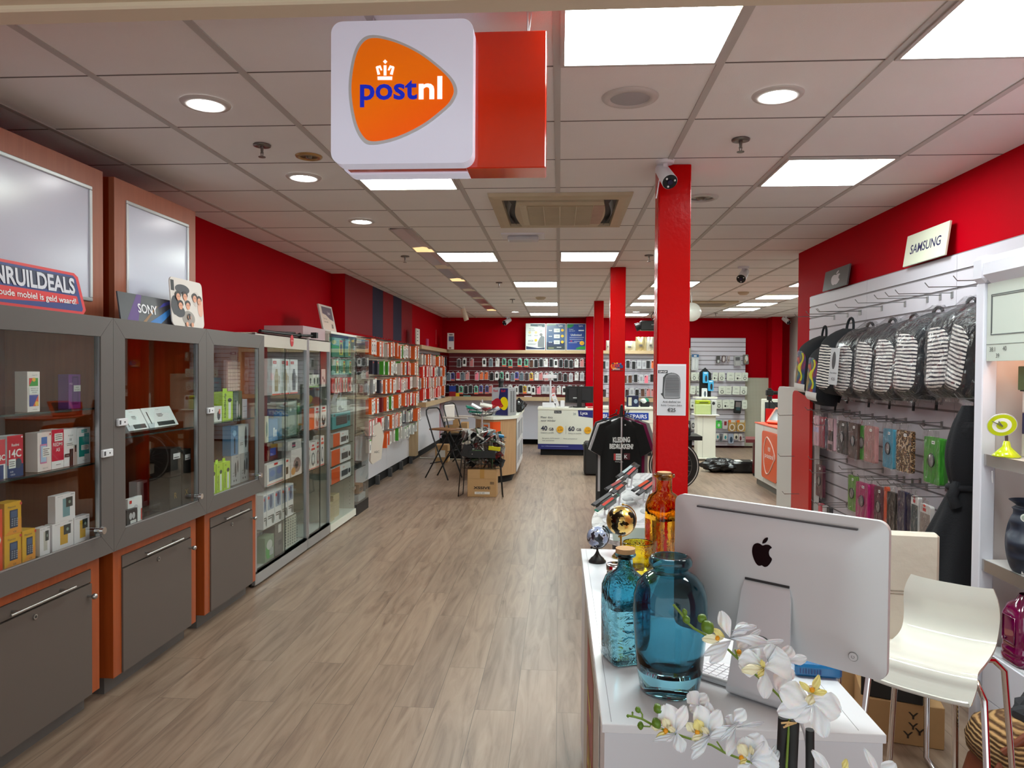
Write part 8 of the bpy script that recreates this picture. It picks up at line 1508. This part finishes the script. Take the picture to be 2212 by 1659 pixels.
# local x = across the seat (left to right seen from the front edge), local y = front to back
pr = spl([(-.165, .655), (-.168, .685), (-.155, .712), (-.12, .722), (-.02, .716), (.07, .718), (.125, .735), (.15, .785), (.146, .85), (.155, .915), (.176, .975), (.18, .982)], 6)[:-18]
WS = .138
def seatp(u, v, off=0):
    k = v*(len(pr)-1); i = min(len(pr)-2, int(k)); f = k-i; y = pr[i][0]*(1-f)+pr[i+1][0]*f; z = pr[i][1]*(1-f)+pr[i+1][1]*f
    ty, tz = pr[i+1][0]-pr[i][0], pr[i+1][1]-pr[i][1]; l_ = math.hypot(ty, tz) or 1; e = min(v, 1-v)*6; r_ = 1-.17*max(0, 1-e)**2
    wv = WS*(1+.04*math.cos(v*6)); return ((2*u-1)*wv*r_, y+tz/l_*off, z-ty/l_*off+.006*abs(2*u-1)**3)
m = MB(); m.grid(lambda u, v: seatp(u, v, 0), 20, 60, GW); m.grid(lambda u, v: seatp(1-u, v, .010), 20, 60, GW)
for uu in (0, 1): m.grid(lambda a, v: seatp(uu, v, .010*(a if uu else 1-a)), 1, 60, GW)
for vv in (0, 1): m.grid(lambda a, u: seatp(u, vv, .010*(a if not vv else 1-a)), 1, 20, GW)
m.build('seat_shell', ch)
for sx, sy in ((-1, -1), (1, -1), (-1, 1), (1, 1)):
    MB().tube([(sx*.08, sy*.06, .70), (sx*.13, sy*.115, .695), (sx*.155, sy*.145, .66), (sx*.20, sy*.20, .0)], .0095, CHROME, 12).build('leg', ch)
m = MB(); 
for pts in ([(-.19, -.185, .2), (.19, -.185, .2)], [(-.19, .185, .2), (.19, .185, .2)], [(-.19, -.185, .2), (-.19, .185, .2)], [(.19, -.185, .2), (.19, .185, .2)]): m.tube(pts, .008, CHROME, 8)
m.build('foot_rail', ch)
lc = thing('leather_chair', 'cream stitched leather chair standing behind the computer and stool', 'chair', (1.305, 3.06, 0), R(-8)); LC = mat((206, 200, 188), .5, name='cream_leather', bump=.3, bscale=18)
m = MB().box(-.24, .235, -.02, .03, .40, .95, LC, .012); m.build('backrest', lc)
m = MB(); st_ = mat((120, 112, 100), .8)
for x in (.02, .032): m.box(x, x+.0015, -.0215, -.02, .42, .935, st_)
for z in (.70, .712): m.box(-.23, .23, -.0215, -.02, z, z+.0015, st_)
m.build('stitching', lc); MB().box(-.22, .22, -.30, -.02, .47, .52, LC, .02).build('seat', lc)
for s in (-1, 1): MB().tube([(s*.2, .0, .42), (s*.21, .02, .02), (s*.21, -.28, .012), (s*.2, -.29, .48)], .011, CHROME, 10).build('leg', lc)
# ================================================================ orchid
op = thing('orchid_plant', 'white artificial orchid with two flowering stems in the foreground', 'orchid', (.45, 1.22, 0))
def PETM():
    def f(nt, b, new, link):
        b.inputs['Base Color'].default_value = lin((240, 240, 246)); b.inputs['Roughness'].default_value = .5
        b.inputs['Subsurface Weight'].default_value = .25; b.inputs['Subsurface Scale'].default_value = .01
        tc = new('ShaderNodeTexCoord'); n = new('ShaderNodeTexNoise'); n.inputs['Scale'].default_value = 90; link(tc.outputs['Object'], n.inputs['Vector']); bp = new('ShaderNodeBump'); bp.inputs['Strength'].default_value = .12; bp.inputs['Distance'].default_value = .004; link(n.outputs['Fac'], bp.inputs['Height']); link(bp.outputs[0], b.inputs['Normal'])
    return nodemat('white_petal', f)
PET = PETM(); LIP = mat((246, 234, 156), .5, name='yellow_lip'); LIPW = mat((246, 240, 206), .5, name='cream_lip'); CEN = mat((236, 160, 20), .5, name='orange_centre'); GRN = mat((112, 140, 46), .45, name='stem_green'); BUD = mat((96, 132, 40), .4, name='bud_green', noise=.15, nscale=60)
OX, OY = .45, 1.22
def L3(px, py, Y): v_ = W3(px, py, Y=Y); return Vector((v_.x-OX, v_.y-OY, v_.z))
def petal(m, b0, t0, wpx, Yb, Yt, mt, cup=.18, th=.0006, tw=0, base=.25):
    """curved petal from base pixel to tip pixel, own depth at both ends"""
    P0 = L3(*b0, Yb); P1 = L3(*t0, Yt); ax = P1-P0; L_ = ax.length; ax.normalize(); view = Vector((OX, OY, 0))+P0-Vector((0, 0, EYE)); view.normalize(); sd = ax.cross(view).normalized(); nn = sd.cross(ax).normalized()
    if tw: sd = (sd*math.cos(tw)+nn*math.sin(tw)); nn = sd.cross(ax).normalized()
    wd_ = wpx*Yb/FOC/2
    def f(u, v, o=0):
        s_ = (2*u-1); sh = (math.sin(PI*min(1, (v*.93+.035)))**.62)*(base+(1-base)*min(1, v*1.7)); x = s_*wd_*sh
        c = -nn*(cup*wd_*2*(s_*s_*.7-.25)*sh) + nn*(cup*L_*.5*(math.sin(PI*v))) + nn*.0018*math.sin(7*s_+9*v)
        return P0+ax*(L_*v)+sd*x-c+nn*o
    m.grid(lambda u, v: f(u, v, 0), 10, 12, mt); m.grid(lambda u, v: f(1-u, v, th), 10, 12, mt)
Zr = lambda x, y: (1330+x/4.254, 1280+y/4.254)
def flower(Y, petals, lip, cen, label=None):
    m = MB()
    for b0, t0, w_, dt_, *r_ in petals: petal(m, Zr(*b0), Zr(*t0), w_/4.254, Y, Y+dt_, PET, *(r_ or []))
    fo = m.build('flower', op); m = MB()
    for b0, t0, w_, dt_, c_ in lip: petal(m, Zr(*b0), Zr(*t0), w_/4.254, Y-.004, Y-.004+dt_, LIPW if c_ else LIP, .3)
    if cen: c_ = L3(*Zr(*cen), Y-.014); m.ball(c_, .0042, CEN, 10)
    m.build('lip', fo)
# upper spray
flower(1.27, [((1050, 410), (965, 170), 125, .01), ((1060, 400), (1215, 290), 110, .03), ((1060, 420), (1390, 450), 100, .02), ((1060, 440), (815, 575), 95, -.03), ((1050, 460), (870, 650), 110, .0), ((1070, 350), (1290, 310), 60, .04)], [((990, 420), (795, 430), 90, -.01, 1), ((1000, 410), (890, 330), 60, -.01, 0)], (935, 420))
flower(1.31, [((1150, 500), (1330, 340), 60, .02), ((1150, 540), (1540, 440), 80, .02), ((1160, 560), (1400, 540), 110, .02), ((1130, 530), (1180, 420), 110, .0)], [((1150, 530), (1110, 575), 70, -.01, 0)], (1132, 545))
flower(1.24, [((1370, 660), (1130, 640), 250, -.005), ((1380, 650), (1480, 480), 10, 0), ((1375, 690), (1590, 600), 330, .0), ((1365, 700), (1375, 975), 140, -.02), ((1400, 640), (1430, 470), 120, .01), ((1330, 620), (1240, 545), 150, .01)], [((1350, 690), (1160, 720), 95, -.02, 1), ((1360, 700), (1310, 775), 60, -.02, 0), ((1360, 690), (1340, 620), 50, -.01, 0)], None)
flower(1.29, [((1560, 640), (1600, 490), 130, .0), ((1580, 640), (1755, 600), 100, .0), ((1580, 640), (1500, 900), 170, .01), ((1570, 650), (1620, 800), 90, .01)], [], None)
flower(1.18, [((1790, 1000), (1510, 900), 260, .0), ((1780, 1010), (1490, 1110), 170, .0), ((1800, 1000), (2070, 1090), 270, .0), ((1810, 1020), (1930, 1330), 170, -.02), ((1800, 990), (1850, 860), 170, .0), ((1800, 1040), (1640, 1170), 170, .0)], [((1810, 930), (1870, 760), 70, -.01, 0), ((1800, 920), (1690, 820), 60, -.01, 0), ((1810, 930), (1940, 910), 60, -.01, 0), ((1800, 930), (1780, 1030), 90, -.015, 1)], (1805, 895))
# lower spray
flower(1.25, [((770, 1030), (670, 920), 150, .0), ((770, 1030), (830, 930), 120, .0), ((760, 1040), (690, 1100), 110, .0)], [], None)
flower(1.19, [((550, 1290), (450, 1030), 220, .0), ((555, 1290), (640, 1040), 130, -.01), ((560, 1290), (610, 1470), 130, -.02), ((550, 1295), (345, 1365), 60, -.03), ((540, 1280), (470, 1370), 60, .0)], [((500, 1260), (440, 1160), 90, -.01, 1), ((480, 1270), (370, 1345), 60, -.02, 0), ((540, 1270), (480, 1240), 60, -.02, 1), ((430, 1250), (330, 1230), 70, .0, 1)], (460, 1270))
flower(1.20, [((860, 1310), (760, 1040), 190, .0), ((865, 1300), (955, 1080), 140, -.01), ((870, 1310), (700, 1530), 90, -.02), ((860, 1310), (690, 1440), 60, -.03), ((870, 1300), (850, 1010), 130, .01)], [((790, 1290), (740, 1170), 110, -.01, 0), ((800, 1300), (700, 1350), 60, -.02, 1), ((850, 1290), (790, 1240), 60, -.02, 1), ((740, 1290), (650, 1200), 90, .0, 1)], (750, 1285))
flower(1.21, [((1090, 1210), (1180, 1070), 130, .0), ((1100, 1220), (870, 1330), 95, -.03), ((1100, 1220), (1170, 1150), 60, .01), ((1110, 1240), (1360, 1195), 45, .03), ((1100, 1240), (1030, 1500), 95, -.01), ((1090, 1210), (1000, 1160), 140, .01), ((1140, 1180), (960, 1370), 50, -.03)], [((1060, 1260), (960, 1300), 60, -.01, 1)], None)
flower(1.18, [((1240, 1540), (1180, 1330), 210, .0), ((1240, 1540), (1330, 1300), 230, .0), ((1250, 1540), (1430, 1440), 170, .0), ((1250, 1560), (1500, 1560), 250, .0), ((1240, 1560), (1360, 1370), 60, -.02), ((1240, 1570), (1130, 1640), 120, .0)], [((1210, 1500), (1130, 1400), 110, -.01, 1), ((1200, 1530), (1140, 1570), 50, -.02, 0), ((1250, 1480), (1240, 1410), 50, -.02, 1)], (1155, 1520))
flower(1.22, [((1420, 1560), (1465, 1400), 60, .02), ((1430, 1600), (1495, 1450), 70, .01)], [], None)
flower(1.17, [((1990, 1660), (1805, 1450), 90, .0), ((2010, 1680), (1900, 1700), 90, .0)], [((2090, 1650), (2120, 1530), 60, .0, 0), ((2060, 1660), (2140, 1600), 50, .0, 1)], None)
flower(1.17, [((2440, 1700), (2280, 1430), 70, .0), ((2440, 1720), (2560, 1560), 150, .0), ((2440, 1720), (2620, 1640), 130, .0)], [], None)
# stems and buds
def stem(pts, r, n=8): return [L3(*Zr(x, y), Y) for x, y, Y in pts]
m = MB(); m.tube(stem([(530, 110, 1.26), (600, 190, 1.26), (650, 270, 1.26), (720, 330, 1.26), (800, 375, 1.265), (920, 440, 1.28), (1040, 530, 1.29), (1120, 605, 1.28), (1290, 760, 1.27), (1440, 890, 1.25), (1510, 960, 1.24), (1600, 1120, 1.23), (1590, 1230, 1.23), (1570, 1600, 1.22), (1560, 1800, 1.22)], 1), .0021, GRN, 8); m.build('stem', op)
m = MB(); m.tube(stem([(110, 1130, 1.2), (170, 1140, 1.2), (240, 1160, 1.2), (320, 1205, 1.2), (440, 1260, 1.22), (640, 1330, 1.23), (880, 1400, 1.23), (1000, 1470, 1.22), (1100, 1510, 1.22), (1350, 1600, 1.23), (1520, 1760, 1.23)], 1), .002, GRN, 8)
for b_ in ([(245, 1160, 1.2), (245, 1120, 1.2), (225, 1090, 1.2)], [(320, 1205, 1.2), (315, 1232, 1.2), (250, 1228, 1.2)], [(155, 1138, 1.2), (155, 1105, 1.2)], [(990, 1460, 1.22), (930, 1370, 1.22)], [(1120, 605, 1.28), (1095, 520, 1.28)]): m.tube(stem(b_, 1), .0014, GRN, 6)
m.build('stem', op)
def bud(x, y, w_, h_, a, Y):
    c = L3(*Zr(x, y), Y); k = Y/FOC/4.254/2; m = MB(Matrix.Translation(c) @ Matrix.Rotation(R(a), 4, 'Y')); n = 16
    m.lathe([(.0002, -h_*k), (w_*k*.55, -h_*k*.75), (w_*k*.95, -h_*k*.2), (w_*k, h_*k*.15), (w_*k*.7, h_*k*.65), (.0002, h_*k)], BUD, n); m.build('bud', op)
for a in [(540, 122, 24, 40, -30, 1.26), (635, 180, 46, 72, -20, 1.255), (650, 250, 68, 90, -25, 1.258), (795, 240, 88, 95, -50, 1.26), (845, 320, 120, 140, -30, 1.25), (205, 1078, 52, 66, -30, 1.2), (228, 1222, 78, 60, 90, 1.2), (155, 1104, 20, 24, 0, 1.2), (112, 1134, 32, 28, 90, 1.2), (390, 1068, 100, 88, 60, 1.195), (375, 1200, 105, 88, 60, 1.185)]: bud(*a)
# black support sticks, raffia, pot on a tall planter
for (a, b_, r_) in (((1540, 1150), (1515, 1720), .0085), ((1630, 1160), (1605, 1720), .0105), ((1785, 1260), (1785, 1720), .0072)):
    m = MB(); m.cyl(L3(*Zr(*a), 1.235), L3(*Zr(*b_), 1.235), r_, r_, mat((26, 26, 28), .6), 14); m.build('support_stick', op)
m = MB(); m.tube([L3(*Zr(x, y), 1.222) for x, y in ((1520, 1200), (1580, 1195), (1660, 1200), (1600, 1215), (1540, 1240))], .0016, mat((216, 176, 120), .7), 6); m.tube([L3(*Zr(x, y), 1.222) for x, y in ((1590, 1185), (1575, 1215), (1560, 1225))], .0014, mat((216, 176, 120), .7), 6); m.build('raffia_tie', op)
MB().tube([L3(*Zr(x, y), 1.26) for x, y in ((1700, 1180), (1740, 1300), (1765, 1450))], .0028, mat((226, 226, 230), .5), 6).build('cable_tie', op)
pz = W3(1700, 1700, Y=1.22).z; MB().lathe([(0, .0), (.07, 0), (.085, .5), (.09, pz-.03), (.095, pz-.03), (.095, pz-.02), (.08, pz-.02), (.078, pz-.05), (0, pz-.05)], mat((230, 230, 232), .3), 40, c=(L3(*Zr(1600, 1700), 1.22).x+.02, 0, 0)).build('planter', op)
